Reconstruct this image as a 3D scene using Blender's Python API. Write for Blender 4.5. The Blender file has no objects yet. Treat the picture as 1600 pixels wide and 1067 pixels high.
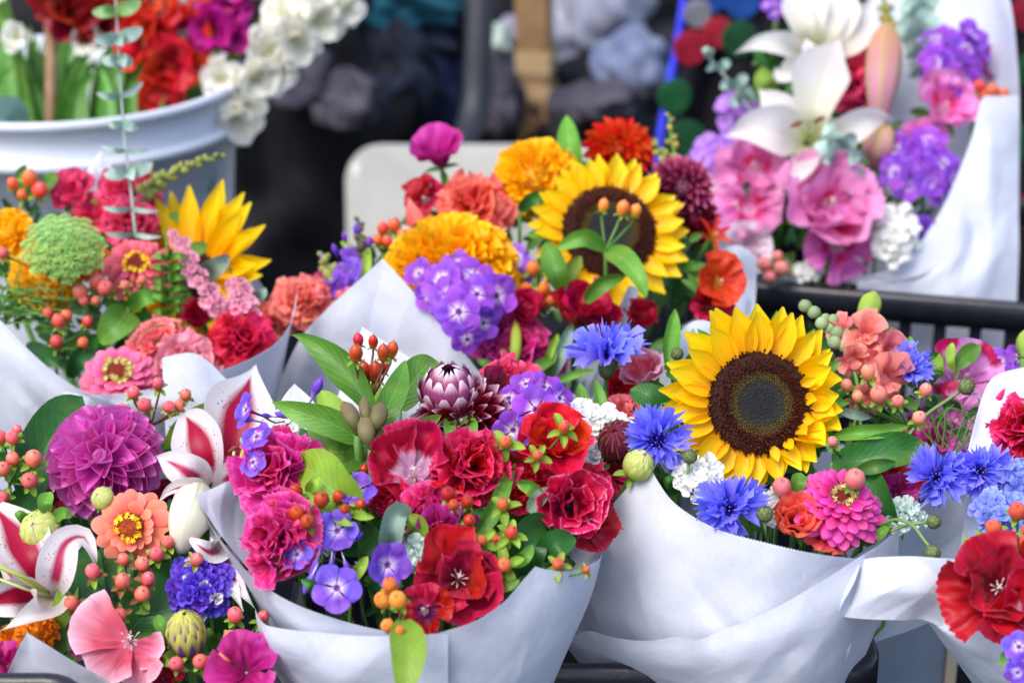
import bpy, math, random
from math import sin, cos, pi, radians as rad, sqrt, exp
from mathutils import Vector, Matrix, Quaternion, noise

S = bpy.context.scene
COL = S.collection
V = Vector
# ------------------------------------------------------------------ camera
PITCH = rad(22.0)
CAM = V((0, 0, 1.70))
FWD = V((0, cos(PITCH), -sin(PITCH)))
UPV = V((0, sin(PITCH), cos(PITCH)))
RGT = V((1, 0, 0))
LENS = 70.0
FPX = 1600 * LENS / 36.0
cam = bpy.data.objects.new('camera', bpy.data.cameras.new('camera'))
COL.objects.link(cam)
cam.location = CAM
cam.rotation_euler = (pi / 2 - PITCH, 0, 0)
cam.data.lens = LENS
cam.data.sensor_width = 36
cam.data.clip_start = 0.05
cam.data.clip_end = 300
cam.data.dof.use_dof = True
cam.data.dof.focus_distance = 1.37
cam.data.dof.aperture_fstop = 5.2
S.camera = cam
# ------------------------------------------------------------------ light
SUN_EL, SUN_AZ = rad(56), rad(-138)     # azimuth measured from +Y towards +X (veiled sun, high behind the viewer's left)
W = bpy.data.worlds.new('World'); S.world = W; W.use_nodes = True
nt = W.node_tree
sky = nt.nodes.new('ShaderNodeTexSky'); sky.sky_type = 'NISHITA'; sky.sun_disc = False
sky.sun_elevation = SUN_EL; sky.sun_rotation = SUN_AZ
sky.air_density = 1.0; sky.dust_density = 2.5; sky.ozone_density = 1.0
bg = nt.nodes['Background']; nt.links.new(sky.outputs[0], bg.inputs[0]); bg.inputs[1].default_value = 0.15
sun = bpy.data.objects.new('sun', bpy.data.lights.new('sun', 'SUN')); COL.objects.link(sun)
sun.data.energy = 1.2; sun.data.angle = rad(32); sun.data.color = (1, 0.95, 0.88)
sd = V((sin(SUN_AZ) * cos(SUN_EL), cos(SUN_AZ) * cos(SUN_EL), sin(SUN_EL)))
sun.rotation_euler = sd.to_track_quat('Z', 'Y').to_euler()
S.view_settings.view_transform = 'Standard'; S.view_settings.look = 'None'
S.view_settings.exposure = 0.98; S.view_settings.gamma = 1.0
S.cycles.use_denoising = True
S.cycles.max_bounces = 7; S.cycles.transparent_max_bounces = 8
S.cycles.transmission_bounces = 5; S.cycles.diffuse_bounces = 4; S.cycles.glossy_bounces = 3

# ------------------------------------------------------------------ helpers
def P(u, v, d):
    return CAM + FWD * d + RGT * ((u - 800) * d / FPX) + UPV * ((533.5 - v) * d / FPX)

def facing(fx, fy, fz=1.0):
    return (RGT * fx + UPV * fy - FWD * fz).normalized()

def lin(h, mul=1.0):
    h = h.lstrip('#'); o = []
    for i in (0, 2, 4):
        c = int(h[i:i + 2], 16) / 255
        o.append((c / 12.92 if c <= .04045 else ((c + .055) / 1.055) ** 2.4) * mul)
    return (o[0], o[1], o[2], 1)

def smooth(a, b, x):
    x = max(0, min(1, (x - a) / (b - a))); return x * x * (3 - 2 * x)

GROUPS = {}
def thing(name, label, cat, loc, face=None, spin=0.0, group=None):
    o = bpy.data.objects.new(name, None); COL.objects.link(o)
    o.empty_display_size = 0.01
    if face is None:
        M = Matrix.Translation(loc)
    else:
        z = face.normalized()
        x = UPV.cross(z)
        if x.length < .05: x = RGT.copy()
        x.normalize(); y = z.cross(x)
        M = Matrix((x, y, z)).transposed().to_4x4()
        M = Matrix.Translation(loc) @ M @ Matrix.Rotation(spin, 4, 'Z')
    o.matrix_basis = M
    o['label'] = label; o['category'] = cat
    if group: o['group'] = group
    return o

def part(name, mesh, parent=None, M=None):
    o = bpy.data.objects.new(name, mesh); COL.objects.link(o)
    if parent is not None: o.parent = parent
    if M is not None: o.matrix_basis = M
    return o

def tag(o, label=None, cat=None, group=None, kind=None):
    if label: o['label'] = label
    if cat: o['category'] = cat
    if group: o['group'] = group
    if kind: o['kind'] = kind
    return o

def mesh(name, verts, faces, mat, uvs=None, smooth_=True):
    m = bpy.data.meshes.new(name)
    m.from_pydata([tuple(v) for v in verts], [], faces)
    if uvs is not None:
        l = m.uv_layers.new(name='UVMap')
        vi = [0] * len(m.loops); m.loops.foreach_get('vertex_index', vi)
        flat = []
        for i in vi: flat += uvs[i]
        l.data.foreach_set('uv', flat)
    if smooth_: m.polygons.foreach_set('use_smooth', [True] * len(m.polygons))
    if mat is not None: m.materials.append(mat)
    m.update()
    return m

def grid(fn, nu, nv):
    vs, uv, fs = [], [], []
    for j in range(nv + 1):
        for i in range(nu + 1):
            s = 2 * i / nu - 1; t = j / nv
            vs.append(fn(s, t)); uv.append((i / nu, t))
    for j in range(nv):
        for i in range(nu):
            a = j * (nu + 1) + i
            fs.append((a, a + 1, a + nu + 2, a + nu + 1))
    return vs, fs, uv

class MB:
    """collects geometry for ONE mesh"""
    def __init__(s): s.v, s.f, s.uv = [], [], []
    def add(s, v, f, uv=None, M=None):
        n = len(s.v)
        s.v += [M @ V(p) for p in v] if M is not None else list(v)
        s.f += [tuple(i + n for i in q) for q in f]
        s.uv += list(uv) if uv else [(.5, .5)] * len(v)
        return s
    def mesh(s, name, mat, sm=True): return mesh(name, s.v, s.f, mat, s.uv, sm)

def catmull(pts, n):
    """n+1 points evenly along a Catmull-Rom curve (by index)"""
    pts = [V(p) for p in pts]
    if len(pts) == 2: return [pts[0].lerp(pts[1], i / n) for i in range(n + 1)]
    ext = [pts[0] * 2 - pts[1]] + pts + [pts[-1] * 2 - pts[-2]]
    dense = []
    K = 12
    for k in range(len(pts) - 1):
        a, b, c, d = ext[k:k + 4]
        for i in range(K):
            t = i / K
            dense.append(.5 * ((2 * b) + (c - a) * t + (2 * a - 5 * b + 4 * c - d) * t * t + (3 * b - a - 3 * c + d) * t ** 3))
    dense.append(pts[-1])
    L = [0]
    for i in range(1, len(dense)): L.append(L[-1] + (dense[i] - dense[i - 1]).length)
    out = []; k = 0
    for i in range(n + 1):
        x = L[-1] * i / n
        while k < len(L) - 2 and L[k + 1] < x: k += 1
        h = L[k + 1] - L[k]
        out.append(dense[k].lerp(dense[k + 1], (x - L[k]) / h if h > 1e-9 else 0))
    return out

def tube(pts, r, sides=6, n=None, cap=True):
    """r: radius, or list of radii along the path"""
    if n: pts = catmull(pts, n)
    pts = [V(p) for p in pts]; m = len(pts)
    rr = r if isinstance(r, (list, tuple)) else [r]
    def R(i):
        x = i / (m - 1) * (len(rr) - 1); k = min(int(x), len(rr) - 2) if len(rr) > 1 else 0
        return rr[0] if len(rr) == 1 else rr[k] + (rr[k + 1] - rr[k]) * (x - k)
    v, f, uv = [], [], []
    T = (pts[1] - pts[0]).normalized()
    N = T.orthogonal().normalized()
    for i in range(m):
        t = (pts[min(i + 1, m - 1)] - pts[max(i - 1, 0)])
        if t.length > 1e-9:
            t.normalize(); N = (N - t * N.dot(t))
            N = N.normalized() if N.length > 1e-6 else t.orthogonal().normalized(); T = t
        B = T.cross(N)
        for k in range(sides):
            a = 2 * pi * k / sides
            v.append(pts[i] + (N * cos(a) + B * sin(a)) * R(i)); uv.append((k / sides, i / (m - 1)))
    for i in range(m - 1):
        for k in range(sides):
            a = i * sides + k; b = i * sides + (k + 1) % sides
            f.append((a, b, b + sides, a + sides))
    if cap:
        f.append(tuple(range(sides))[::-1]); f.append(tuple((m - 1) * sides + k for k in range(sides)))
    return v, f, uv

def lathe(prof, sides=12):
    """prof: (r,z) list, bottom to top"""
    v, f, uv = [], [], []
    m = len(prof)
    for i, (r, z) in enumerate(prof):
        for k in range(sides):
            a = 2 * pi * k / sides
            v.append(V((r * cos(a), r * sin(a), z))); uv.append((k / sides, i / (m - 1)))
    for i in range(m - 1):
        for k in range(sides):
            a = i * sides + k; b = i * sides + (k + 1) % sides
            f.append((a, b, b + sides, a + sides))
    f.append(tuple(range(sides))[::-1]); f.append(tuple((m - 1) * sides + k for k in range(sides)))
    return v, f, uv

def box(x0, x1, y0, y1, z0, z1):
    v = [V((x, y, z)) for z in (z0, z1) for y in (y0, y1) for x in (x0, x1)]
    f = [(0, 2, 3, 1), (4, 5, 7, 6), (0, 1, 5, 4), (2, 6, 7, 3), (0, 4, 6, 2), (1, 3, 7, 5)]
    return v, f, None

def bevel_mod(o, w=.002, seg=2):
    b = o.modifiers.new('bevel', 'BEVEL'); b.width = w; b.segments = seg; b.limit_method = 'ANGLE'
    return o

# ------------------------------------------------------------------ materials
MATS = {}
class NG:
    def __init__(s, m): s.t = m.node_tree; s.n = s.t.nodes; s.l = s.t.links
    def new(s, kind, **kw):
        n = s.n.new(kind)
        for k, v in kw.items():
            if k.startswith('i_'):
                key = k[2:]; key = int(key) if key.isdigit() else key.replace('_', ' ')
                n.inputs[key].default_value = v
            else: setattr(n, k, v)
        return n
    def link(s, a, b): s.l.new(a, b)
    def math(s, op, a, b=None, clamp=False):
        n = s.n.new('ShaderNodeMath'); n.operation = op; n.use_clamp = clamp
        for i, x in enumerate((a, b)):
            if x is None: continue
            if hasattr(x, 'links'): s.l.new(x, n.inputs[i])
            else: n.inputs[i].default_value = x
        return n.outputs[0]
    def mix(s, fac, a, b, mode='MIX'):
        n = s.n.new('ShaderNodeMix'); n.data_type = 'RGBA'; n.blend_type = mode
        for i, x in ((0, fac), (6, a), (7, b)):
            if hasattr(x, 'links'): s.l.new(x, n.inputs[i])
            else: n.inputs[i].default_value = x
        return n.outputs[2]
    def ramp(s, fac, stops, interp='LINEAR'):
        n = s.n.new('ShaderNodeValToRGB'); n.color_ramp.interpolation = interp
        e = n.color_ramp.elements
        while len(e) < len(stops): e.new(.5)
        for k, (p, c) in zip(e, stops): k.position = p; k.color = c if not isinstance(c, str) else lin(c)
        s.l.new(fac, n.inputs[0]); return n.outputs[0]

def newmat(name):
    m = bpy.data.materials.new(name); m.use_nodes = True
    g = NG(m); g.b = g.n['Principled BSDF']; g.o = g.n['Material Output']
    return m, g

def petal_mat(name, stops, edge=None, edge_w=.1, stripe=None, stripe_w=.12, spots=None, eye=None, trans=.3, rough=.45,
              vein=.25, var=.12, hue=.012, bump=.25, tint=None, vfreq=26, sheen=.0, blotch=None):
    """colour along a petal by its UV (u across, v from base to tip); optional edge, centre stripe, spots, base blotch"""
    if name in MATS: return MATS[name]
    m, g = newmat(name); MATS[name] = m
    uv = g.new('ShaderNodeUVMap'); sep = g.new('ShaderNodeSeparateXYZ'); g.link(uv.outputs[0], sep.inputs[0])
    u, v = sep.outputs[0], sep.outputs[1]
    oi = g.new('ShaderNodeObjectInfo')
    cu = g.math('ABSOLUTE', g.math('SUBTRACT', u, .5))
    # soft irregularity of the gradient
    mp = g.new('ShaderNodeMapping'); g.link(uv.outputs[0], mp.inputs[0]); mp.inputs['Scale'].default_value = (vfreq, 2.2, 1)
    cmb = g.new('ShaderNodeCombineXYZ'); g.link(g.math('MULTIPLY', oi.outputs['Random'], 37.0), cmb.inputs[0]); g.link(cmb.outputs[0], mp.inputs['Location'])
    nz = g.new('ShaderNodeTexNoise', i_Scale=1.0, i_Detail=2.0); g.link(mp.outputs[0], nz.inputs['Vector'])
    streak = nz.outputs[0]
    vv = g.math('ADD', v, g.math('MULTIPLY', g.math('SUBTRACT', streak, .5), .22))
    c = g.ramp(vv, stops)
    if blotch:   # coloured blotch with a streaky border: (colour, v_start, v_end, half width)
        col, a, b, wd = blotch
        k = g.math('MULTIPLY', g.math('MULTIPLY', g.math('SUBTRACT', vv, a), 9, True), g.math('MULTIPLY', g.math('SUBTRACT', b, vv), 9, True))
        k = g.math('MULTIPLY', k, g.math('MULTIPLY', g.math('SUBTRACT', wd, cu), 9, True))
        c = g.mix(k, c, lin(col))
    if stripe:
        col, a, b = stripe
        # half width shrinks towards the tip
        wv = g.math('MULTIPLY', g.math('SUBTRACT', 1.05, g.math('POWER', v, 2.2)), stripe_w)
        k = g.math('MULTIPLY', g.math('ADD', g.math('SUBTRACT', wv, cu), g.math('MULTIPLY', g.math('SUBTRACT', streak, .5), .07)), 9, True)
        k = g.math('MULTIPLY', k, g.math('MULTIPLY', g.math('SUBTRACT', b, v), 8, True))
        k = g.math('MULTIPLY', k, g.math('MULTIPLY', g.math('SUBTRACT', v, a), 8, True))
        c = g.mix(k, c, lin(col))
    if spots:
        mp2 = g.new('ShaderNodeMapping'); g.link(uv.outputs[0], mp2.inputs[0]); mp2.inputs['Scale'].default_value = (15, 26, 1)
        vo = g.new('ShaderNodeTexVoronoi', i_Scale=1.0); g.link(mp2.outputs[0], vo.inputs['Vector'])
        k = g.math('MULTIPLY', g.math('SUBTRACT', .24, vo.outputs['Distance']), 12, True)
        k = g.math('MULTIPLY', k, g.math('MULTIPLY', g.math('SUBTRACT', .62, v), 6, True))
        k = g.math('MULTIPLY', k, g.math('MULTIPLY', g.math('SUBTRACT', .43, cu), 12, True))
        c = g.mix(g.math('MULTIPLY', k, .85), c, lin(spots))
    if edge:
        k = g.math('MULTIPLY', g.math('SUBTRACT', g.math('MAXIMUM', g.math('MULTIPLY', cu, 2), vv), 1 - edge_w), 1 / edge_w * .9, True)
        c = g.mix(k, c, lin(edge))
    # streaks and per-piece variation
    k = g.math('ADD', 1 - vein * .5, g.math('MULTIPLY', streak, vein))
    k = g.math('MULTIPLY', k, g.math('ADD', 1 - var, g.math('MULTIPLY', oi.outputs['Random'], 2 * var)))
    hs = g.new('ShaderNodeHueSaturation'); g.link(c, hs.inputs['Color']); g.link(k, hs.inputs['Value'])
    r2 = g.new('ShaderNodeTexWhiteNoise', noise_dimensions='1D'); g.link(g.math('MULTIPLY', oi.outputs['Random'], 91.7), r2.inputs['W'])
    g.link(g.math('ADD', .5 - hue, g.math('MULTIPLY', r2.outputs['Value'], 2 * hue)), hs.inputs['Hue'])
    c = hs.outputs[0]
    g.link(c, g.b.inputs['Base Color'])
    g.b.inputs['Roughness'].default_value = rough
    g.b.inputs['Specular IOR Level'].default_value = .35
    if sheen: g.b.inputs['Sheen Weight'].default_value = sheen
    bp = g.new('ShaderNodeBump', i_Strength=bump, i_Distance=.0012)
    g.link(streak, bp.inputs['Height']); g.link(bp.outputs[0], g.b.inputs['Normal'])
    if trans:
        tr = g.new('ShaderNodeBsdfTranslucent'); g.link(c, tr.inputs[0])
        mx = g.new('ShaderNodeMixShader', i_0=trans)
        g.link(g.b.outputs[0], mx.inputs[1]); g.link(tr.outputs[0], mx.inputs[2]); g.link(mx.outputs[0], g.o.inputs[0])
    return m

def leaf_mat(name, base, tip=None, rib='#b9c98a', trans=.22, rough=.42, var=.2, rib_k=.55, blush=None):
    if name in MATS: return MATS[name]
    m, g = newmat(name); MATS[name] = m
    uv = g.new('ShaderNodeUVMap'); sep = g.new('ShaderNodeSeparateXYZ'); g.link(uv.outputs[0], sep.inputs[0])
    u, v = sep.outputs[0], sep.outputs[1]
    oi = g.new('ShaderNodeObjectInfo')
    cu = g.math('ABSOLUTE', g.math('SUBTRACT', u, .5))
    tc = g.new('ShaderNodeTexCoord')
    nz = g.new('ShaderNodeTexNoise', i_Scale=55.0, i_Detail=4.0); g.link(tc.outputs['Object'], nz.inputs['Vector'])
    c = g.ramp(g.math('ADD', v, g.math('MULTIPLY', g.math('SUBTRACT', nz.outputs[0], .5), .8)), [(0, base), (1, tip or base)])
    if blush:
        k = g.math('MULTIPLY', g.math('SUBTRACT', g.math('ADD', cu, g.math('MULTIPLY', nz.outputs[0], .15)), .47), 9, True)
        c = g.mix(g.math('MULTIPLY', k, .8), c, lin(blush))
    # side veins, curving towards the tip
    ph = g.math('SUBTRACT', g.math('MULTIPLY', v, 62), g.math('MULTIPLY', cu, 34))
    sv = g.math('POWER', g.math('MULTIPLY', g.math('ADD', g.math('SINE', ph), 1), .5), 9)
    mid = g.math('SUBTRACT', 1, g.math('MULTIPLY', cu, 55), True)
    vein = g.math('MAXIMUM', mid, g.math('MULTIPLY', sv, .3))
    c = g.mix(g.math('MULTIPLY', vein, rib_k), c, lin(rib))
    n4 = g.new('ShaderNodeTexNoise', i_Scale=24.0, i_Detail=5.0); g.link(tc.outputs['Object'], n4.inputs['Vector'])
    c = g.mix(g.math('MULTIPLY', g.math('MULTIPLY', g.math('SUBTRACT', n4.outputs[0], .58), 7, True), .35), c, lin('#a8a04a'))
    n5 = g.new('ShaderNodeTexNoise', i_Scale=160.0, i_Detail=2.0); g.link(tc.outputs['Object'], n5.inputs['Vector'])
    c = g.mix(g.math('MULTIPLY', g.math('MULTIPLY', g.math('SUBTRACT', n5.outputs[0], .70), 14, True), .7), c, lin('#5a4a24'))
    k = g.math('MULTIPLY', g.math('ADD', .7, g.math('MULTIPLY', nz.outputs[0], .6)), g.math('ADD', 1 - var, g.math('MULTIPLY', oi.outputs['Random'], 2 * var)))
    hs = g.new('ShaderNodeHueSaturation'); g.link(c, hs.inputs['Color']); g.link(k, hs.inputs['Value'])
    c = hs.outputs[0]
    g.link(c, g.b.inputs['Base Color'])
    g.b.inputs['Roughness'].default_value = rough; g.b.inputs['Specular IOR Level'].default_value = .4
    bp = g.new('ShaderNodeBump', i_Strength=.35, i_Distance=.0012, invert=True)
    g.link(g.math('ADD', vein, g.math('MULTIPLY', nz.outputs[0], .5)), bp.inputs['Height']); g.link(bp.outputs[0], g.b.inputs['Normal'])
    tr = g.new('ShaderNodeBsdfTranslucent'); g.link(c, tr.inputs[0])
    mx = g.new('ShaderNodeMixShader', i_0=trans)
    g.link(g.b.outputs[0], mx.inputs[1]); g.link(tr.outputs[0], mx.inputs[2]); g.link(mx.outputs[0], g.o.inputs[0])
    return m

def solid_mat(name, col, rough=.5, col2=None, scale=30, spec=.4, bump=0, var=0, metal=0, bscale=None, trans=0, coat=0):
    if name in MATS: return MATS[name]
    m, g = newmat(name); MATS[name] = m
    tc = g.new('ShaderNodeTexCoord')
    nz = g.new('ShaderNodeTexNoise', i_Scale=scale, i_Detail=5.0); g.link(tc.outputs['Object'], nz.inputs['Vector'])
    c = g.ramp(nz.outputs[0], [(.3, col), (.7, col2 or col)])
    if var:
        oi = g.new('ShaderNodeObjectInfo')
        hs = g.new('ShaderNodeHueSaturation'); g.link(c, hs.inputs['Color'])
        g.link(g.math('ADD', 1 - var, g.math('MULTIPLY', oi.outputs['Random'], 2 * var)), hs.inputs['Value']); c = hs.outputs[0]
    g.link(c, g.b.inputs['Base Color'])
    g.b.inputs['Roughness'].default_value = rough; g.b.inputs['Specular IOR Level'].default_value = spec; g.b.inputs['Metallic'].default_value = metal
    if coat: g.b.inputs['Coat Weight'].default_value = coat
    if bump:
        n2 = g.new('ShaderNodeTexNoise', i_Scale=bscale or scale * 2, i_Detail=4.0); g.link(tc.outputs['Object'], n2.inputs['Vector'])
        bp = g.new('ShaderNodeBump', i_Strength=bump, i_Distance=.002)
        g.link(n2.outputs[0], bp.inputs['Height']); g.link(bp.outputs[0], g.b.inputs['Normal'])
    if trans:
        tr = g.new('ShaderNodeBsdfTranslucent'); g.link(c, tr.inputs[0])
        mx = g.new('ShaderNodeMixShader', i_0=trans)
        g.link(g.b.outputs[0], mx.inputs[1]); g.link(tr.outputs[0], mx.inputs[2]); g.link(mx.outputs[0], g.o.inputs[0])
    return m

def berry_mat(name, base, tip, foot, rough=.22):
    """berry: UV v runs from the foot to the tip"""
    if name in MATS: return MATS[name]
    m, g = newmat(name); MATS[name] = m
    uv = g.new('ShaderNodeUVMap'); sep = g.new('ShaderNodeSeparateXYZ'); g.link(uv.outputs[0], sep.inputs[0])
    oi = g.new('ShaderNodeObjectInfo')
    tc = g.new('ShaderNodeTexCoord')
    nz = g.new('ShaderNodeTexNoise', i_Scale=1.6, i_Detail=3.0); g.link(tc.outputs['Object'], nz.inputs['Vector'])
    v = g.math('ADD', sep.outputs[1], g.math('MULTIPLY', g.math('SUBTRACT', nz.outputs[0], .5), .5))
    c = g.ramp(v, [(.05, foot), (.3, base), (.72, tip), (.86, tip), (.93, '#6a3420'), (1, '#3a2018')])
    hs = g.new('ShaderNodeHueSaturation'); g.link(c, hs.inputs['Color'])
    g.link(g.math('ADD', .85, g.math('MULTIPLY', oi.outputs['Random'], .3)), hs.inputs['Value'])
    r2 = g.new('ShaderNodeTexWhiteNoise', noise_dimensions='1D'); g.link(g.math('MULTIPLY', oi.outputs['Random'], 55.1), r2.inputs['W'])
    g.link(g.math('ADD', .488, g.math('MULTIPLY', r2.outputs['Value'], .026)), hs.inputs['Hue'])
    g.link(hs.outputs[0], g.b.inputs['Base Color']); g.b.inputs['Roughness'].default_value = rough
    g.b.inputs['Specular IOR Level'].default_value = .5
    g.b.inputs['Subsurface Weight'].default_value = .15; g.b.inputs['Subsurface Radius'].default_value = (.004, .002, .001); g.b.inputs['Subsurface Scale'].default_value = .5
    n2 = g.new('ShaderNodeTexNoise', i_Scale=5.0, i_Detail=3.0); g.link(tc.outputs['Object'], n2.inputs['Vector'])
    bp = g.new('ShaderNodeBump', i_Strength=.12, i_Distance=.02); g.link(n2.outputs[0], bp.inputs['Height']); g.link(bp.outputs[0], g.b.inputs['Normal'])
    return m
# ------------------------------------------------------------------ bouquets and petals
class Bouquet:
    def __init__(s, what, D, vc, slope, base):
        s.what, s.D, s.vc, s.slope = what, D, vc, slope
        s.base = P(base[0], base[1], D + base[2])
    def d(s, v, off=0.0): return s.D - s.slope * (v - s.vc) * s.D / FPX + off
    def p(s, u, v, off=0.0): return P(u, v, s.d(v, off))
    def m(s, px, v=None): return px * (s.D if v is None else s.d(v)) / FPX

def pf_lance(t): return max(.0, sin(pi * min(1, .06 + .94 * t) ** .85)) ** .8
def pf_ray(t): return (smooth(-.25, .35, t) * .9) * (1 - smooth(.55, 1.05, t)) ** .75 + .03
def pf_oval(t): return max(.02, sin(pi * (.05 + .95 * t) ** .95)) ** .62 if t < 1 else .02
def pf_lily(t): return (.35 + .65 * smooth(0, .45, t)) * max(0, 1 - smooth(.36, 1.02, t)) ** .86 + .012
def pf_scale(t): return (.35 + .65 * smooth(0, .5, t)) * max(0, 1 - smooth(.45, 1.03, t)) ** .62 + .015
def pf_spoon(t): return .22 + .78 * smooth(.05, .62, t)
def pf_fan(t): return .10 + .90 * t ** .8
def pf_dahl(t): return (.35 + .65 * smooth(0, .5, t)) * (1 - smooth(.62, 1.04, t)) ** .55 + .02
def pf_corn(t): return .10 + .9 * t ** 1.35

_PM = {}
def petal_mesh(kind, mat, var=0):
    """unit petal along +Y from the origin, face up +Z; shared by all alike pieces"""
    key = (kind, mat.name, var)
    if key in _PM: return _PM[key]
    r = random.Random(hash_str(kind) + var * 17)
    K = dict(nu=6, nv=8, W=.4, prof=pf_ray, cup=.0, bend0=0., bend=.0, bp=1.0, ruf=0., rf=6., teeth=0., tn=5, rnd=.0, groove=0., twist=0., curl=0., crump=0.)
    K.update(PETALS[kind]); K = type('K', (), K)
    ph, ph2 = r.uniform(0, 6), r.uniform(0, 6)
    bend = K.bend + r.uniform(-.25, .25) * abs(K.bend) + r.uniform(-.05, .05); tw = K.twist * r.uniform(-1, 1)
    Wd = K.W * r.uniform(.92, 1.08)
    N = 24; ys, zs, an = [0.], [0.], []
    for i in range(N):
        b = K.bend0 + bend * ((i + .5) / N) ** K.bp; an.append(b)
        ys.append(ys[-1] + cos(b) / N); zs.append(zs[-1] + sin(b) / N)
    an.append(an[-1])
    def fn(s, t):
        tt = t * (1 - K.rnd * s * s * smooth(.2, 1, t))
        if K.teeth: tt *= 1 + K.teeth * (abs(((s * .5 + .5) * K.tn + ph * .1) % 1 - .5) * 2 - .5) * smooth(.55, 1, t) * (1 + .5 * sin(7 * s + ph))
        x = min(max(tt, 0), 1.0) * N; k = min(int(x), N - 1); f = x - k
        over = max(0, tt - 1)
        y = ys[k] + (ys[k + 1] - ys[k]) * f + over * cos(an[-1]); z = zs[k] + (zs[k + 1] - zs[k]) * f + over * sin(an[-1])
        b = an[k]
        w = K.prof(t) * Wd * .5
        n = K.cup * s * s * w * 2 * (.4 + .6 * smooth(0, .4, t)) + K.ruf * (sin(K.rf * s + ph + 2 * t) + .5 * sin(K.rf * 1.9 * s + ph2 + 4 * t)) * t ** 1.6
        n += K.groove * (abs(s) ** 1.5 - .5 * cos(s * 9)) * w
        if K.crump: n += K.crump * smooth(0, .5, t) * (noise.noise(V((s * 1.7 + var * 9.1, t * 2.6, ph))) + .6 * noise.noise(V((s * 3.9, t * 4.5 + var * 5.3, ph2))))
        xs = s * w * (1 - .35 * abs(K.cup) * s * s * .6)
        # twist
        ca, sa = cos(tw * t), sin(tw * t)
        X = xs * ca - n * sa; Nn = xs * sa + n * ca
        return V((X, y - sin(b) * Nn, z + cos(b) * Nn))
    v, f, uv = grid(fn, K.nu, K.nv)
    _PM[key] = mesh(kind + '_petal', v, f, mat, uv)
    return _PM[key]

def hash_str(s): return sum((i + 1) * ord(c) for i, c in enumerate(s))

PETALS = dict(
    sun=dict(nu=6, nv=9, W=.40, prof=pf_ray, cup=.28, bend=.35, bend0=-.08, groove=.16, twist=.25),
    suncurl=dict(nu=6, nv=9, W=.56, prof=pf_ray, cup=.35, bend=.9, bend0=.0, bp=1.2, groove=.12, twist=.9),
    zin=dict(nu=5, nv=6, W=.46, prof=pf_spoon, cup=-.22, bend=-.45, bend0=.12, rnd=.30),
    zinflat=dict(nu=6, nv=6, W=.60, prof=pf_spoon, cup=-.10, bend=-.25, bend0=.05, rnd=.26, ruf=.012, rf=4),
    dahl=dict(nu=8, nv=9, W=.82, prof=pf_dahl, cup=.55, bend=.30, bend0=-.12),
    dahlflat=dict(nu=6, nv=7, W=.36, prof=pf_dahl, cup=.75, bend=-.25, bend0=.1),
    bract=dict(nu=4, nv=6, W=.42, prof=pf_dahl, cup=.5, bend=.9, bend0=-.35),
    fan=dict(nu=22, nv=13, W=1.30, prof=pf_fan, cup=.25, bend=-.6, bend0=.25, ruf=.05, rf=6, rnd=.20, teeth=.045, tn=11, crump=.20),
    fancup=dict(nu=22, nv=13, W=1.28, prof=pf_fan, cup=.34, bend=.45, bend0=-.15, ruf=.045, rf=5, rnd=.22, teeth=.04, tn=11, crump=.19),
    broad=dict(nu=14, nv=9, W=1.15, prof=pf_fan, cup=.2, bend=-.35, bend0=.2, ruf=.035, rf=4, rnd=.28, teeth=.02, tn=9, crump=.12),
    frill=dict(nu=26, nv=10, W=1.55, prof=pf_fan, cup=.16, bend=-.3, bend0=.1, ruf=.085, rf=5, rnd=.2, teeth=.045, tn=13, crump=.24),
    frillin=dict(nu=24, nv=10, W=1.5, prof=pf_fan, cup=.34, bend=.3, bend0=-.1, ruf=.10, rf=5, rnd=.18, teeth=.045, tn=12, crump=.26),
    phlox=dict(nu=8, nv=7, W=1.0, prof=lambda t: .16 + .84 * smooth(0, .7, t), cup=-.06, bend=-.25, bend0=.08, rnd=.28, ruf=.02, rf=3, crump=.14),
    corn=dict(nu=12, nv=7, W=.78, prof=pf_corn, cup=.75, bend=-.45, bend0=.35, teeth=.42, tn=5, ruf=.02),
    cornin=dict(nu=8, nv=6, W=.42, prof=pf_corn, cup=.9, bend=-.2, bend0=.2, teeth=.5, tn=4),
    mari=dict(nu=9, nv=5, W=1.0, prof=pf_fan, cup=.35, bend=.1, ruf=.08, rf=5, rnd=.22, teeth=.05, tn=5, crump=.12),
    spider=dict(nu=4, nv=8, W=.26, prof=pf_lance, cup=.3, bend=-.5, bend0=.25, twist=.4),
    snap=dict(nu=10, nv=8, W=1.2, prof=pf_fan, cup=.35, bend=-1.1, bend0=.5, ruf=.05, rf=4, rnd=.28, crump=.14),
    sepal=dict(nu=4, nv=6, W=.5, prof=pf_oval, cup=.25, bend=-.5, bend0=.3),
    lanc=dict(nu=4, nv=6, W=.34, prof=pf_lance, cup=.3, bend=-.4, bend0=.3),
    glad=dict(nu=10, nv=8, W=1.05, prof=lambda t: .2 + .8 * smooth(0, .75, t), cup=.3, bend=-.6, bend0=.35, ruf=.06, rf=4, rnd=.36, crump=.22),
)

def PMx(a, el, r0=0., z0=0., sc=1.0, roll=0., scx=None):
    """petal placement: azimuth a (0 = +X, counter-clockwise), raised by el, rooted r0 from the axis"""
    M = Matrix.Rotation(a - pi / 2, 4, 'Z') @ Matrix.Translation((0, r0, z0)) @ Matrix.Rotation(el, 4, 'X')
    if roll: M = M @ Matrix.Rotation(roll, 4, 'Y')
    return M @ Matrix.Diagonal((scx if scx else sc, sc, sc, 1))

def local(t, p): return t.matrix_basis.inverted() @ p

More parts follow.
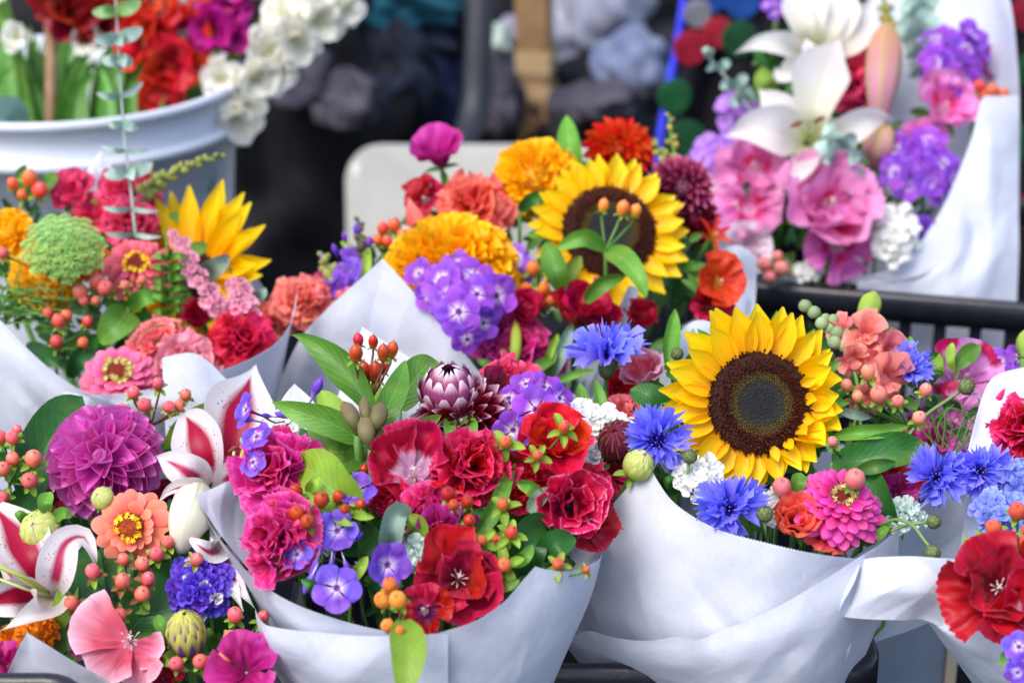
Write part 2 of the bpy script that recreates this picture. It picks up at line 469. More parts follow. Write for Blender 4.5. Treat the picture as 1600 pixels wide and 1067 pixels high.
def add_stem(bq, t, r=.002, mat=None, drop=.05, end=None):
    """curved stem from the head back into the binding point of the bunch"""
    e = local(t, bq.base if end is None else end)
    z = V((0, 0, -1))
    k = e.length
    dn = local(t, t.matrix_basis.translation + V((0, .03, -.10))) 
    p = [V((0, 0, 0)), z * min(drop * .5, k * .15), z * min(drop, k * .2) + dn.normalized() * k * .2, e.lerp(z * drop, .3), e]
    v, f, uv = tube(p, r, 6, 8)
    part('stem', mesh('stem', v, f, mat or M_STEM, uv), t)

def head(bq, name, cat, label, u, v, face, off, spin=0., group=None):
    return thing(name, label, cat, bq.p(u, v, off), facing(*face), spin, group)

# ---- shared materials
M_STEM = leaf_mat('stem_green', '#5c8a3a', '#4a7a30', rib_k=.1, trans=.05)
M_LEAF = leaf_mat('leaf_mid', '#4c8424', '#68a236', rib='#b4d080')
M_LEAFD = leaf_mat('leaf_dark', '#245a22', '#36742c', rib='#4f8a4a', rib_k=.4, rough=.38)
M_LEAFL = leaf_mat('leaf_light', '#7aa22c', '#93b83c', rib='#c9dc88', rib_k=.35)
M_LEAFY = leaf_mat('leaf_sepal', '#93a83c', '#a9b84a', rib='#c8d078', rib_k=.3, blush='#a86a3a')
M_LEAFR = leaf_mat('leaf_sepal_red', '#8c7038', '#9a6a3c', rib='#b89858', rib_k=.3, blush='#9a4a34')
M_LEAFG = leaf_mat('leaf_grey', '#6f8f7c', '#93b0a0', rib='#c4d6cc', rib_k=.3, rough=.55)
M_EUC = leaf_mat('leaf_eucalyptus', '#84a596', '#aec8bc', rib='#d4e4dc', rib_k=.25, rough=.6)
M_BUDG = leaf_mat('bud_green', '#8fae3c', '#b4cc5a', rib='#d4e088', rib_k=.2)
M_SUN = petal_mat('sunflower_yellow', [(0, '#f6a800'), (.28, '#ffc600'), (.7, '#ffda0c'), (1, '#ffe22c')], vein=.42, trans=.35, hue=.008, var=.07)
M_FIL = solid_mat('filament_cream', '#d8cfa0', .5)
M_ANTH = solid_mat('anther_brown', '#7a3a1c', .7)

_BERRY = {}
def berry_mesh(mat):
    if mat.name not in _BERRY:
        prof = [(0.02, -1.12), (.42, -1.0), (.78, -.62), (.97, -.12), (1.0, .2), (.92, .55), (.70, .88), (.40, 1.08), (.14, 1.17), (.06, 1.38), (.01, 1.46)]
        v, f, uv = lathe(prof, 14)
        v = [V((p.x * (1 + .035 * cos(3 * math.atan2(p.y, p.x))), p.y, p.z)) for p in v]
        _BERRY[mat.name] = mesh('berry', v, f, mat, uv)
    return _BERRY[mat.name]

def hyp(bq, label, joint, berries, mat, sep=None, off=-.02, leaves=(), smat=None, up=.75, sl=1.5, name='hypericum_sprig', asp=1.17):
    """sprig of hypericum: berries (u, v, radius px[, offset]) on stalks from one joint; each berry sits on its calyx"""
    rng = random.Random(int(joint[0] * 31 + joint[1]))
    sep = sep or M_LEAFY
    jo = joint[2] if len(joint) > 2 else off + .02
    t = thing(name, label, 'berry sprig', bq.p(joint[0], joint[1], jo), group='berry sprigs of hypericum')
    J = V((0, 0, 0)); ov = t.matrix_basis.translation
    for b in berries:
        bu, bv, br = b[:3]; bo = off + (b[3] if len(b) > 3 else rng.uniform(-.006, .006))
        c = bq.p(bu, bv, bo); R = bq.m(br, bv) * rng.uniform(.79, .93)
        dirv = (c - ov)
        if dirv.length < 1e-4: dirv = UPV.copy()
        ax = (dirv.normalized() * .55 + UPV * up * .5 + facing(0, 0) * .58 + V((rng.uniform(-.2, .2), rng.uniform(-.2, .2), rng.uniform(-.2, .2)))).normalized()
        q = ax.to_track_quat('Z', 'Y').to_matrix().to_4x4()
        bm = part('berry', berry_mesh(mat), t, Matrix.Translation(c - ov) @ q @ Matrix.Rotation(rng.uniform(0, 6), 4, 'Z') @ Matrix.Diagonal((R, R, R * asp * rng.uniform(.93, 1.09), 1)))
        n = 5; a0 = rng.uniform(0, 6)
        for i in range(n):
            part('sepal', petal_mesh('sepal', sep if rng.random() < .75 else M_LEAFL, i % 3), bm,
                 Matrix.Translation((0, 0, -1.02)) @ PMx(a0 + i * 2 * pi / n + rng.uniform(-.2, .2), rng.uniform(-.55, .25), .1, 0, sl * rng.uniform(.85, 1.15)))
        foot = c - ov - ax * R * 1.1
        p1 = foot - ax * R * 1.4
        v, f, uv = tube([foot, p1, J.lerp(p1, .35), J], bq.m(2.0), 5, 7)
        part('stalk', mesh('stalk', v, f, smat or M_STEM, uv), t)
    for lf in leaves: leaf_part(bq, t, *lf)
    add_stem(bq, t, bq.m(2.6), smat or M_STEM)
    return t

def ribbon(pts, width, prof=pf_lance, cup=.25, ruf=0., rf=5., nu=8, nv=14, nhint=None, side=None, roll=0., seed=0, fold=0., serr=0.):
    """leaf or petal blade along a path of world points; its face towards nhint (towards the camera if None)"""
    C = catmull(pts, nv); vs, uv, fs = [], [], []
    rg = random.Random(seed); ph = rg.uniform(0, 6)
    for j, c in enumerate(C):
        t = j / nv
        T = (C[min(j + 1, nv)] - C[max(j - 1, 0)]).normalized()
        if side is not None: Sd = (side - T * side.dot(T)).normalized()
        else:
            nh = (CAM - c).normalized() if nhint is None else nhint
            Sd = T.cross(nh)
            Sd = Sd.normalized() if Sd.length > 1e-4 else RGT.copy()
        N = Sd.cross(T)
        rl = roll if not isinstance(roll, (tuple, list)) else roll[0] + (roll[1] - roll[0]) * t
        if rl: q = Quaternion(T, rl); Sd = q @ Sd; N = q @ N
        w = width * .5 * prof(t)
        for i in range(nu + 1):
            s = 2 * i / nu - 1
            ww = w * (1 + (serr * ((j % 2) * 2 - 1) if abs(s) > .95 else 0))
            n = cup * ww * s * s * 1.0 - fold * ww * (1 - abs(s)) * .6 + ruf * width * sin(rf * t * 2 + ph + (1.5 if s > 0 else 0)) * abs(s) ** 1.5 * smooth(0, .3, t)
            vs.append(c + Sd * ww * s * (1 - .2 * abs(cup) * s * s) + N * n); uv.append((i / nu, t))
    for j in range(nv):
        for i in range(nu):
            a = j * (nu + 1) + i; fs.append((a, a + 1, a + nu + 2, a + nu + 1))
    return vs, fs, uv

def leaf_part(bq, t, pts, w, mat=None, cup=.2, name='leaf', prof=pf_oval, **kw):
    """pts: (u, v, off) list, base to tip"""
    inv = t.matrix_basis.inverted()
    wp = [bq.p(*p) for p in pts]
    rl = random.Random(int(pts[0][0] * 3 + pts[-1][1] * 7))
    kw.setdefault('ruf', rl.uniform(.01, .035)); kw.setdefault('rf', rl.uniform(3, 7)); kw.setdefault('roll', (rl.uniform(-.3, .3), rl.uniform(-.55, .55)))
    v, f, uv = ribbon(wp, bq.m(w, pts[0][1]), prof, cup, seed=int(pts[0][0]), fold=kw.pop('fold', .25), **kw)
    return part(name, mesh(name, [inv @ p for p in v], f, mat or M_LEAF, uv), t)

def leafy(bq, label, leaves, name='leaf_sprig', cat='leaves', stem=True):
    b = leaves[0][0][0]
    t = thing(name, label, cat, bq.p(*b), group='leafy sprigs')
    for lf in leaves:
        kw = lf[4] if len(lf) > 4 else {}
        leaf_part(bq, t, lf[0], lf[1], lf[2] if len(lf) > 2 else None, lf[3] if len(lf) > 3 else .2, **kw)
    if stem: add_stem(bq, t, bq.m(3), M_STEM)
    return t

# ------------------------------------------------------------------ flower heads
M_DISC = None
def disc_mat():
    global M_DISC
    if M_DISC: return M_DISC
    m, g = newmat('sunflower_disc'); M_DISC = m
    uv = g.new('ShaderNodeUVMap'); sep = g.new('ShaderNodeSeparateXYZ'); g.link(uv.outputs[0], sep.inputs[0])
    tc = g.new('ShaderNodeTexCoord')
    vo = g.new('ShaderNodeTexVoronoi', i_Scale=900.0); g.link(tc.outputs['Object'], vo.inputs['Vector'])
    c = g.ramp(sep.outputs[1], [(0, '#3a1206'), (.45, '#4a1808'), (.52, '#4a3a10'), (.62, '#32341a'), (.72, '#1c2026'), (1, '#181a24')])
    c = g.mix(g.math('MULTIPLY', vo.outputs['Distance'], .9, True), c, lin('#140806'))
    g.link(c, g.b.inputs['Base Color']); g.b.inputs['Roughness'].default_value = .7
    bp = g.new('ShaderNodeBump', i_Strength=.8, i_Distance=.002, invert=True); g.link(vo.outputs['Distance'], bp.inputs['Height']); g.link(bp.outputs[0], g.b.inputs['Normal'])
    return m

def sunflower(bq, label, u, v, Rpx, rdisc, face, off=0., shape=None, spin=0., n=(23, 22, 18), disc=True, group='sunflowers', wid=1.0):
    rng = random.Random(int(u * 7 + v))
    t = head(bq, 'sunflower', 'sunflower', label, u, v, face, off, spin, group)
    R = bq.m(Rpx, v); rd = R * rdisc
    shape = shape or (lambda a: (1., 0., 0.))
    for k, (cnt, rr, el, zz) in enumerate(((n[0], 1.0, .04, -.006), (n[1], .93, .17, -.002), (n[2], .66, .42, .004))):
        for i in range(cnt):
            a = 2 * pi * (i + .5 * k) / cnt + rng.uniform(-.10, .10)
            lm, curl, de = shape(a + spin)
            L = (R * rr - rd * .86) * lm * rng.uniform(.9, 1.06)
            if k == 2 and curl < .2: continue
            kind = 'suncurl' if rng.random() < curl else 'sun'
            part('petal', petal_mesh(kind, M_SUN, rng.randrange(4)), t,
                 PMx(a, el + de + rng.uniform(-.10, .12), rd * .86, zz, L, rng.uniform(-.25, .25), L * wid * rng.uniform(1.0, 1.25) * (1.25 if k < 2 else 1.35)))
    for i in range(14):
        part('sepal', petal_mesh('lanc', M_LEAF, i % 3), t, PMx(2 * pi * i / 14, -.15, rd * .8, -.012, R * .55))
    h = rd * .20
    prof = [(rd * .98, -.008), (rd, -.001), (rd * .93, h * .35), (rd * .78, h * .75), (rd * .62, h * .95), (rd * .56, h * .9), (rd * .42, h * .80), (rd * .22, h * .72), (rd * .02, h * .70)]
    vv, ff, uvv = lathe(prof, 40)
    uvv = [(a, 1 - sqrt(p.x ** 2 + p.y ** 2) / rd) for (a, b), p in zip(uvv, vv)]
    part('disc', mesh('disc', vv, ff, disc_mat(), uvv), t)
    def hz(q): return h * (.0 + 1.0 * smooth(1.02, .62, q)) if q > .6 else h * (.7 + .25 * smooth(.2, .6, q))
    for nm, q0, q1, cnt, hh, ww, mt in (('outer_florets', .60, 1.0, 620, .11, .022, solid_mat('floret_brown', '#35100a', .8, '#6a2a10', 700, .2)),
                                        ('ring_florets', .46, .62, 260, .035, .018, solid_mat('floret_olive', '#4a4a12', .7, '#7a6a1c', 700, .2)),
                                        ('inner_florets', .03, .47, 260, .022, .018, solid_mat('floret_dark', '#191c26', .6, '#2c3440', 900, .3))):
        b = MB()
        for i in range(cnt):
            q = sqrt(q0 * q0 + (q1 * q1 - q0 * q0) * (i + .5) / cnt); a = i * 2.39996
            w = rd * ww * rng.uniform(.8, 1.2); L = rd * hh * rng.uniform(.5, 1.2)
            c = V((cos(a) * q * rd, sin(a) * q * rd, hz(q) - .0005))
            ax = (V((cos(a) * (q - .45) * 1.1, sin(a) * (q - .45) * 1.1, .8)) + V((rng.uniform(-.3, .3), rng.uniform(-.3, .3), 0))).normalized()
            e1 = ax.orthogonal().normalized(); e2 = ax.cross(e1)
            vs = [c + (e1 * cos(x) + e2 * sin(x)) * w for x in (0, 2.1, 4.2)] + [c + ax * L * .7 + (e1 * cos(x) + e2 * sin(x)) * w * 1.15 for x in (0, 2.1, 4.2)] + [c + ax * L]
            b.add(vs, [(0, 1, 4, 3), (1, 2, 5, 4), (2, 0, 3, 5), (3, 4, 6), (4, 5, 6), (5, 3, 6)])
        tag(part(nm, b.mesh(nm, mt, False), t), kind='stuff')
    add_stem(bq, t, .005)
    return t

_STAR = {}
def star_mesh(mat):
    if mat.name not in _STAR:
        v = [V((0, 0, .25))]; f = []
        for i in range(10):
            a = pi * i / 5; r = 1 if i % 2 == 0 else .42
            v.append(V((cos(a) * r, sin(a) * r, .45 if i % 2 == 0 else .35)))
        for i in range(10): f.append((0, 1 + i, 1 + (i + 1) % 10))
        n = len(v); v += [V((cos(2 * pi * i / 5) * .35, sin(2 * pi * i / 5) * .35, -1.2)) for i in range(5)]
        for i in range(5): f.append((1 + 2 * i, n + i, n + (i + 1) % 5, 1 + (2 * i + 2) % 10))
        _STAR[mat.name] = mesh('floret', v, f, mat, None, False)
    return _STAR[mat.name]

M_ZY = solid_mat('zinnia_floret_yellow', '#f7bd10', .5, '#ffd83a', 400)
M_ZC = solid_mat('zinnia_floret_cream', '#c8b860', .6, '#e0cc88', 400)
def zinnia(bq, label, u, v, Rpx, face, mat, off=0., rows=4, n0=18, flo=M_ZY, cone='#c2561c', kind='zin', rin=.42, spin=0., tall=False, nf=16):
    rng = random.Random(int(u * 3 + v))
    t = head(bq, 'zinnia', 'zinnia', label, u, v, face, off, spin, 'zinnias')
    R = bq.m(Rpx, v)
    for k in range(rows):
        q = k / max(1, rows - 1); cnt = int(n0 * (1 - .18 * q)); rr = 1 - (1 - rin - .22) * q
        for i in range(cnt):
            a = 2 * pi * (i + .5 * (k % 2)) / cnt + rng.uniform(-.06, .06)
            L = R * (rr - rin * .55) * rng.uniform(.86, 1.07)
            part('petal', petal_mesh(kind, mat, rng.randrange(4)), t, PMx(a + rng.uniform(-.06, .06), -.10 + .42 * q + rng.uniform(-.13, .13), R * rin * .55, R * (.10 * k - .06), L, rng.uniform(-.35, .35), max(L, R * .55 * (1 - .15 * q)) * rng.uniform(.85, 1.08)))
    rc = R * rin * .78
    prof = [(rc, 0), (rc * 1.02, R * .12), (rc * .8, R * .26), (rc * .45, R * .33), (rc * .05, R * .30)]
    vv, ff, uvv = lathe(prof, 20)
    part('disc', mesh('disc', vv, ff, solid_mat('cone' + cone, cone, .7, '#7a2412', 500, .3, .8, 0, 0, 1400), uvv), t)
    for i in range(nf):
        a = i * 2.39996 + rng.uniform(-.2, .2); q = rng.uniform(.62, 1.02)
        M = Matrix.Translation((cos(a) * rc * q, sin(a) * rc * q, R * (.36 - .12 * q))) @ Matrix.Rotation(rng.uniform(-.4, .4), 4, 'X') @ Matrix.Rotation(rng.uniform(.1, .6), 4, V((-sin(a), cos(a), 0))) @ Matrix.Rotation(rng.uniform(0, 6), 4, 'Z')
        s = R * .085 * rng.uniform(.8, 1.2)
        part('floret', star_mesh(flo), t, M @ Matrix.Diagonal((s, s, s * (2.4 if tall else 1.2), 1)))
    for i in range(10): part('sepal', petal_mesh('sepal', M_LEAFD, i % 3), t, PMx(i * .63, -.9, R * .1, -R * .1, R * .3))
    add_stem(bq, t, .0028)
    return t

def dahlia(bq, label, u, v, Rpx, face, mat, off=0., n=150, kind='dahl', th0=8, th1=118, flat=1.0, tail=1.0, spin=0., name='dahlia', group='dahlias', root=.3, power=.62, lean=(1., 0.)):
    rng = random.Random(int(u * 5 + v))
    t = head(bq, name, 'dahlia', label, u, v, face, off, spin, group)
    R = bq.m(Rpx, v)
    for i in range(n):
        q = ((i + .5) / n) ** power
        th = rad(th0 + (th1 - th0) * q); a = i * 2.39996
        L = R * (1 - root) * (.42 + .58 * smooth(0, .6, q)) * rng.uniform(.94, 1.05)
        dr = V((sin(th * lean[0]) * cos(a), sin(th * lean[0]) * sin(a), cos(th * lean[0]) * flat))
        # petal axis leans further out than its root; face towards the pole
        ta = th * lean[0] + lean[1] * smooth(0, .5, q)
        y = V((sin(ta) * cos(a), sin(ta) * sin(a), cos(ta) * flat)).normalized(); zt = V((0, 0, 1)) - y * y.z
        z = zt.normalized() if zt.length > .05 else V((cos(a), sin(a), 0)) * -1
        if th > rad(88): pass
        x = y.cross(z)
        M = Matrix((x, y, z)).transposed().to_4x4()
        rt = dr * R * (root + .12 * (1 - smooth(0, .6, q)))
        part('petal', petal_mesh(kind, mat, rng.randrange(4)), t, Matrix.Translation(rt) @ M @ Matrix.Rotation(rng.uniform(-.12, .12), 4, 'X') @ Matrix.Rotation(rng.uniform(-.2, .2), 4, 'Y') @ Matrix.Diagonal((L * tail, L, L, 1)))
    vv, ff, uvv = lathe([(.01, -R * .45), (R * .25, -R * .4), (R * .34, -R * .1), (R * .3, R * .15 * flat), (.01, R * .3 * flat)], 12)
    part('receptacle', mesh('receptacle', vv, ff, mat, uvv), t)
    for i in range(6): part('sepal', petal_mesh('sepal', M_LEAF, i % 3), t, PMx(i * 1.05, -.5, R * .15, -R * .5, R * .45))
    add_stem(bq, t, .0035)
    return t

_BR = {}
def bract_mesh(mat, k, var, op):
    """scale of a closed bud: a strip that follows the unit ball from its foot up to its own tip"""
    key = (mat.name, k, var, op)
    if key in _BR: return _BR[key]
    end = rad(62 - 56 * k); hw = .44 - .06 * k; rr = 1.0 - .07 * k
    def fn(s_, t_):
        th = pi * .96 + (end - pi * .96) * t_
        w = hw * pf_dahl(.12 + .88 * t_) * (1 + .2 * var)
        lo = s_ * w * (1.0 if th > pi / 2 else 1 / max(.45, sin(th)))
        r = rr * (1 - .06 * s_ * s_ + op * .9 * t_ ** 3)
        return V((sin(th) * cos(lo) * r + op * t_ ** 2 * .5, sin(th) * sin(lo) * r, cos(th) * r * (1 + op * .8 * t_)))
    v, f, uv = grid(fn, 6, 10)
    _BR[key] = mesh('bract', v, f, mat, uv)
    return _BR[key]

def dahlia_bud(bq, label, u, v, Rpx, face, mat, off=0., n=34, tall=1.1, spin=0., sep=M_LEAF, nsep=5, open_=0.0, leaves=()):
    rng = random.Random(int(u * 11 + v))
    t = head(bq, 'dahlia_bud', 'flower bud', label, u, v, face, off, spin, 'flower buds')
    R = bq.m(Rpx, v)
    vv, ff, uvv = lathe([(R * .12, -R * .86 * tall), (R * .42, -R * .7 * tall), (R * .64, -R * .25 * tall), (R * .62, R * .2 * tall), (R * .45, R * .56 * tall), (R * .08, R * .80 * tall)], 16)
    part('core', mesh('core', vv, ff, mat, uvv), t)
    nr = max(2, n // 11)
    for i in range(nr * 11):
        ring = i // 11; an = i * 2 * pi / 11 + ring * .29 + rng.uniform(-.05, .05)
        part('bract', bract_mesh(mat, ring / (nr - 1), rng.randrange(2), open_), t, Matrix.Rotation(an, 4, 'Z') @ Matrix.Diagonal((R, R, R * tall * rng.uniform(.95, 1.04), 1)))
    for i in range(nsep): part('sepal', petal_mesh('sepal', sep, i % 3), t, PMx(i * 2 * pi / nsep + .3, rng.uniform(-.5, .3), R * .2, -R * .95 * tall, R * rng.uniform(.8, 1.15)))
    for lf in leaves: leaf_part(bq, t, *lf)
    add_stem(bq, t, .003)
    return t
PETALS['budscale'] = dict(nu=4, nv=9, W=.42, prof=pf_scale, cup=.35, bend=1.55, bend0=-.05, bp=1.1)

def godetia(bq, label, u, v, Rpx, face, mat, off=0., n=4, el=.6, spin=.3, kind='fan', rows=1, stamens=True, cat='flower', name='godetia', group='godetia blooms', jit=.15, sizes=None, az=None, stig='#c8a0a8', fil=None):
    rng = random.Random(int(u * 13 + v))
    t = head(bq, name, cat, label, u, v, face, off, spin, group)
    R = bq.m(Rpx, v)
    for k in range(rows):
        cnt = n if k == 0 else max(3, n - k)
        for i in range(cnt):
            a = 2 * pi * (i + .5 * (k % 2)) / cnt + rng.uniform(-jit, jit)
            if az: a = az[i % len(az)] + .6 * k
            L = R * (1 - .2 * k) * (sizes[i % len(sizes)] if sizes else rng.uniform(.9, 1.08))
            part('petal', petal_mesh(kind if k == 0 else ('fancup' if kind == 'fan' else kind), mat, rng.randrange(5)), t,
                 PMx(a, el + .38 * k + rng.uniform(-jit, jit), R * .03, R * .02 * k, L / cos(min(.9, el * .5)), rng.uniform(-.2, .2)))
    if stamens:
        for i in range(8):
            a = i * pi / 4 + rng.uniform(-.2, .2); L = R * rng.uniform(.3, .42); th = rng.uniform(.2, .5)
            e = V((cos(a) * sin(th), sin(a) * sin(th), cos(th))) * L * .8
            b = MB().add(*tube([V((0, 0, 0)), e * .55 + V((0, 0, .002)), e], R * .008, 4))
            b.add(*tube([e, e + V((cos(a), sin(a), .3)) * R * .06], [R * .02, R * .012], 5))
            part('stamen', b.mesh('stamen', fil or solid_mat('stamen' + stig, stig, .6)), t)
        b = MB()
        b.add(*tube([V((0, 0, 0)), V((0, 0, R * .5))], R * .014, 5))
        for i in range(4):
            a = i * pi / 2 + .4
            b.add(*tube([V((0, 0, R * .5)), V((cos(a) * R * .05, sin(a) * R * .05, R * .53))], [R * .016, R * .011], 5))
        part('pistil', b.mesh('pistil', solid_mat('stigma_cream', '#dcc6c0', .6)), t)
    for i in range(3): part('sepal', petal_mesh('lanc', M_LEAF, i), t, PMx(i * 2.1 + .5, -.5, R * .05, -R * .08, R * .6))
    add_stem(bq, t, .0022)
    return t

def carnation(bq, label, u, v, Rpx, face, mat, off=0., rows=(7, 6, 6, 4, 3), spin=.2, name='carnation', group='ruffled double blooms', deep=1.0):
    rng = random.Random(int(u * 17 + v))
    t = head(bq, name, 'flower', label, u, v, face, off, spin, group)
    R = bq.m(Rpx, v)
    for k, cnt in enumerate(rows):
        q = k / max(1, len(rows) - 1)
        for i in range(cnt):
            a = 2 * pi * (i + .37 * k) / cnt + rng.uniform(-.2, .2)
            L = R * (1.0 - .30 * q) * rng.uniform(.88, 1.1)
            part('petal', petal_mesh('frill' if q < .5 else 'frillin', mat, rng.randrange(6)), t,
                 PMx(a, .12 + 1.12 * q * deep + rng.uniform(-.14, .14), R * .02, R * (-.12 + .08 * k), L, rng.uniform(-.35, .35), L * rng.uniform(.8, 1.05)))
    for i in range(5): part('sepal', petal_mesh('lanc', M_LEAF, i % 3), t, PMx(i * 1.26, -.6, R * .05, -R * .25, R * .5))
    add_stem(bq, t, .0025)
    return t

def marigold(bq, label, u, v, Rpx, face, mat, off=0., n=150, flat=.75, group='marigolds', th1=100):
    rng = random.Random(int(u * 19 + v))
    t = head(bq, 'marigold', 'marigold', label, u, v, face, off, 0, group)
    R = bq.m(Rpx, v)
    for i in range(n):
        q = sqrt((i + .5) / n); th = rad(4 + th1 * q); a = i * 2.39996
        dr = V((sin(th) * cos(a), sin(th) * sin(a), cos(th) * flat))
        y = dr.normalized(); zt = V((0, 0, 1)) - y * y.z
        z = zt.normalized() if zt.length > .1 else V((-cos(a), -sin(a), 0))
        M = Matrix((y.cross(z), y, z)).transposed().to_4x4()
        L = R * .40 * rng.uniform(.8, 1.15)
        part('petal', petal_mesh('mari', mat, rng.randrange(6)), t, Matrix.Translation(dr * R * rng.uniform(.58, .66)) @ M @ Matrix.Rotation(rng.uniform(-.3, .3), 4, 'X') @ Matrix.Rotation(rng.uniform(-.6, .6), 4, 'Y') @ Matrix.Diagonal((L * .95, L, L, 1)))
    vv, ff, uvv = lathe([(.01, -R * .3), (R * .6, -R * .15), (R * .64, R * .1), (R * .4, R * .48 * flat), (.01, R * .62 * flat)], 12)
    part('receptacle', mesh('receptacle', vv, ff, mat, uvv), t)
    add_stem(bq, t, .003)
    return t

_TUBE = {}
def floret_eye(mat):
    if mat.name not in _TUBE:
        v, f, uv = lathe([(.05, -1.35), (.07, -.7), (.11, -.06), (.13, .02), (.075, .03), (.02, -.12)], 8)
        _TUBE[mat.name] = mesh('floret_tube', v, f, mat, uv)
    return _TUBE[mat.name]

M_PHEYE = solid_mat('phlox_eye', '#6a1a8a', .5)
def phlox(bq, label, c, florets, mat, buds=(), off=-.01, base_off=.03, group='phlox heads', name='phlox', eye=None, leaves=(), npet=5, kind='phlox', el=.06):
    """phlox head: florets (u, v, R px, fx, fy[, off]) each of a tube and five petals, on stalks from one joint"""
    rng = random.Random(int(c[0] * 23 + c[1]))
    t = thing(name, label, 'phlox' if name == 'phlox' else 'flower', bq.p(c[0], c[1], base_off), group=group)
    o = t.matrix_basis.translation
    for fl in florets:
        u, v, R = fl[:3]; fx, fy = (fl[3], fl[4]) if len(fl) > 4 else ((u - c[0]) / 60, (c[1] - v) / 60 + .3)
        fo = fl[5] if len(fl) > 5 else off
        p = bq.p(u, v, fo); fz = facing(fx, fy)
        x = UPV.cross(fz).normalized(); y = fz.cross(x)
        M = Matrix.Translation(p - o) @ Matrix((x, y, fz)).transposed().to_4x4() @ Matrix.Rotation(rng.uniform(0, 6), 4, 'Z')
        Rm = bq.m(R, v)
        f = part('floret', floret_eye(eye or M_PHEYE), t, M @ Matrix.Diagonal((Rm, Rm, Rm * .8, 1)))
        ef = el + rng.choice((-.12, 0., .05, .18, .4)); droop = rng.uniform(0, 6)
        for i in range(npet):
            part('petal', petal_mesh(kind, mat, rng.randrange(6)), f, PMx(2 * pi * i / npet + rng.uniform(-.09, .09), ef + .16 * sin(2 * pi * i / npet + droop) + rng.uniform(-.12, .14), .07, .01, rng.uniform(.88, .98), rng.uniform(-.14, .14)))
        e = p - o - fz * Rm * 1.05
        vv, ff, uvv = tube([e, e * .5 + V((0, 0, -.004)), V((0, 0, 0))], Rm * .05, 4, 4)
        part('stalk', mesh('stalk', vv, ff, solid_mat('phlox_stalk', '#4a3048', .6, '#5a6a3a', 60), uvv), t)
    for bu in buds:
        u, v, L, ang = bu[:4]
        p = bq.p(u, v, off); ax = (RGT * cos(ang) + UPV * sin(ang) + facing(0, 0) * .3).normalized(); l = bq.m(L, v)
        vv, ff, uvv = lathe([(.05 * l, -l * .9), (.06 * l, -l * .3), (.2 * l, .05 * l), (.24 * l, .3 * l), (.14 * l, .55 * l), (.01 * l, .72 * l)], 8)
        part('bud', mesh('bud', vv, ff, mat, uvv), t, Matrix.Translation(p - o) @ ax.to_track_quat('Z', 'Y').to_matrix().to_4x4())
    for lf in leaves: leaf_part(bq, t, *lf)
    add_stem(bq, t, .0022)
    return t

def phlox_ball(bq, label, u, v, Rpx, mat, n=14, rf=.36, off=-.01, lift=.35, **kw):
    rng = random.Random(int(u * 29 + v)); fl = []
    for i in range(n):
        q = sqrt((i + .5) / n); a = i * 2.39996 + rng.uniform(-.5, .5); q *= rng.uniform(.8, 1.12)
        du, dv = cos(a) * q * Rpx * .78, sin(a) * q * Rpx * .72
        fl.append((u + du, v - dv, Rpx * rf * rng.uniform(.85, 1.12), cos(a) * q * 1.0, sin(a) * q * .9 + lift, off - .006 * (1 - q * q) * Rpx / 30 + rng.uniform(-.006, .006)))
    return phlox(bq, label, (u, v + Rpx * .2), fl, mat, off=off, base_off=off + bq.m(Rpx) * .9, **kw)

M_CORN = petal_mat('cornflower_blue', [(0, '#5044cc'), (.4, '#6e68f0'), (1, '#9898ff')], trans=.3, vein=.3, var=.1, hue=.012)
M_CORNI = petal_mat('cornflower_inner', [(0, '#2a1a90'), (.5, '#3a30c8'), (1, '#5a50f0')], trans=.2)
M_CSTAM = None
def cornflower(bq, label, u, v, Rpx, face, off=-.01, n=11, spin=0., el=.35, pale=False, stem=None, leaves=()):
    rng = random.Random(int(u * 31 + v))
    t = head(bq, 'cornflower', 'cornflower', label, u, v, face, off, spin, 'blue cornflowers')
    R = bq.m(Rpx, v)
    mat = M_CORN
    for k, (cnt, rr, e) in enumerate(((n, 1.0, el), (n - 2, .82, el + .35))):
        for i in range(cnt):
            a = 2 * pi * (i + .5 * k) / cnt + rng.uniform(-.15, .15)
            L = R * rr * rng.uniform(.86, 1.06)
            part('petal', petal_mesh('corn', mat, rng.randrange(5)), t, PMx(a, e + rng.uniform(-.18, .18), R * .05, 0, L, rng.uniform(-.5, .5), L * rng.uniform(.85, 1.1)))
    for i in range(10):
        a = i * 2.39996
        part('petal', petal_mesh('cornin', M_CORNI, rng.randrange(4)), t, PMx(a, .95 + rng.uniform(-.2, .2), R * .04, 0, R * .52 * rng.uniform(.8, 1.1)))
    b, b2 = MB(), MB()
    for i in range(34):
        q = sqrt((i + .5) / 34); a = i * 2.39996; th = q * .85 + rng.uniform(-.1, .1)
        dr = V((sin(th) * cos(a), sin(th) * sin(a), cos(th))); L = R * rng.uniform(.42, .58)
        b.add(*tube([dr * R * .05, dr * L * .6, dr * L], [R * .022, R * .026, R * .02], 4))
        b2.add(*tube([dr * L, dr * (L + R * .045)], [R * .024, R * .012], 4))
    tag(part('stamens', b.mesh('stamens', solid_mat('cornflower_stamen', '#1c1266', .5, '#382a9a', 300)), t), kind='stuff')
    tag(part('stamen_tips', b2.mesh('stamen_tips', solid_mat('cornflower_pollen', '#b9aee0', .6)), t), kind='stuff')
    vv, ff, uvv = lathe([(R * .06, -R * .62), (R * .2, -R * .5), (R * .25, -R * .28), (R * .17, -R * .05), (R * .12, R * .02)], 12)
    part('calyx', mesh('calyx', vv, ff, solid_mat('cornflower_calyx', '#4f6a38', .6, '#3a3a2a', 250), uvv), t)
    for lf in leaves: leaf_part(bq, t, *lf)
    add_stem(bq, t, .0016, end=stem)
    return t

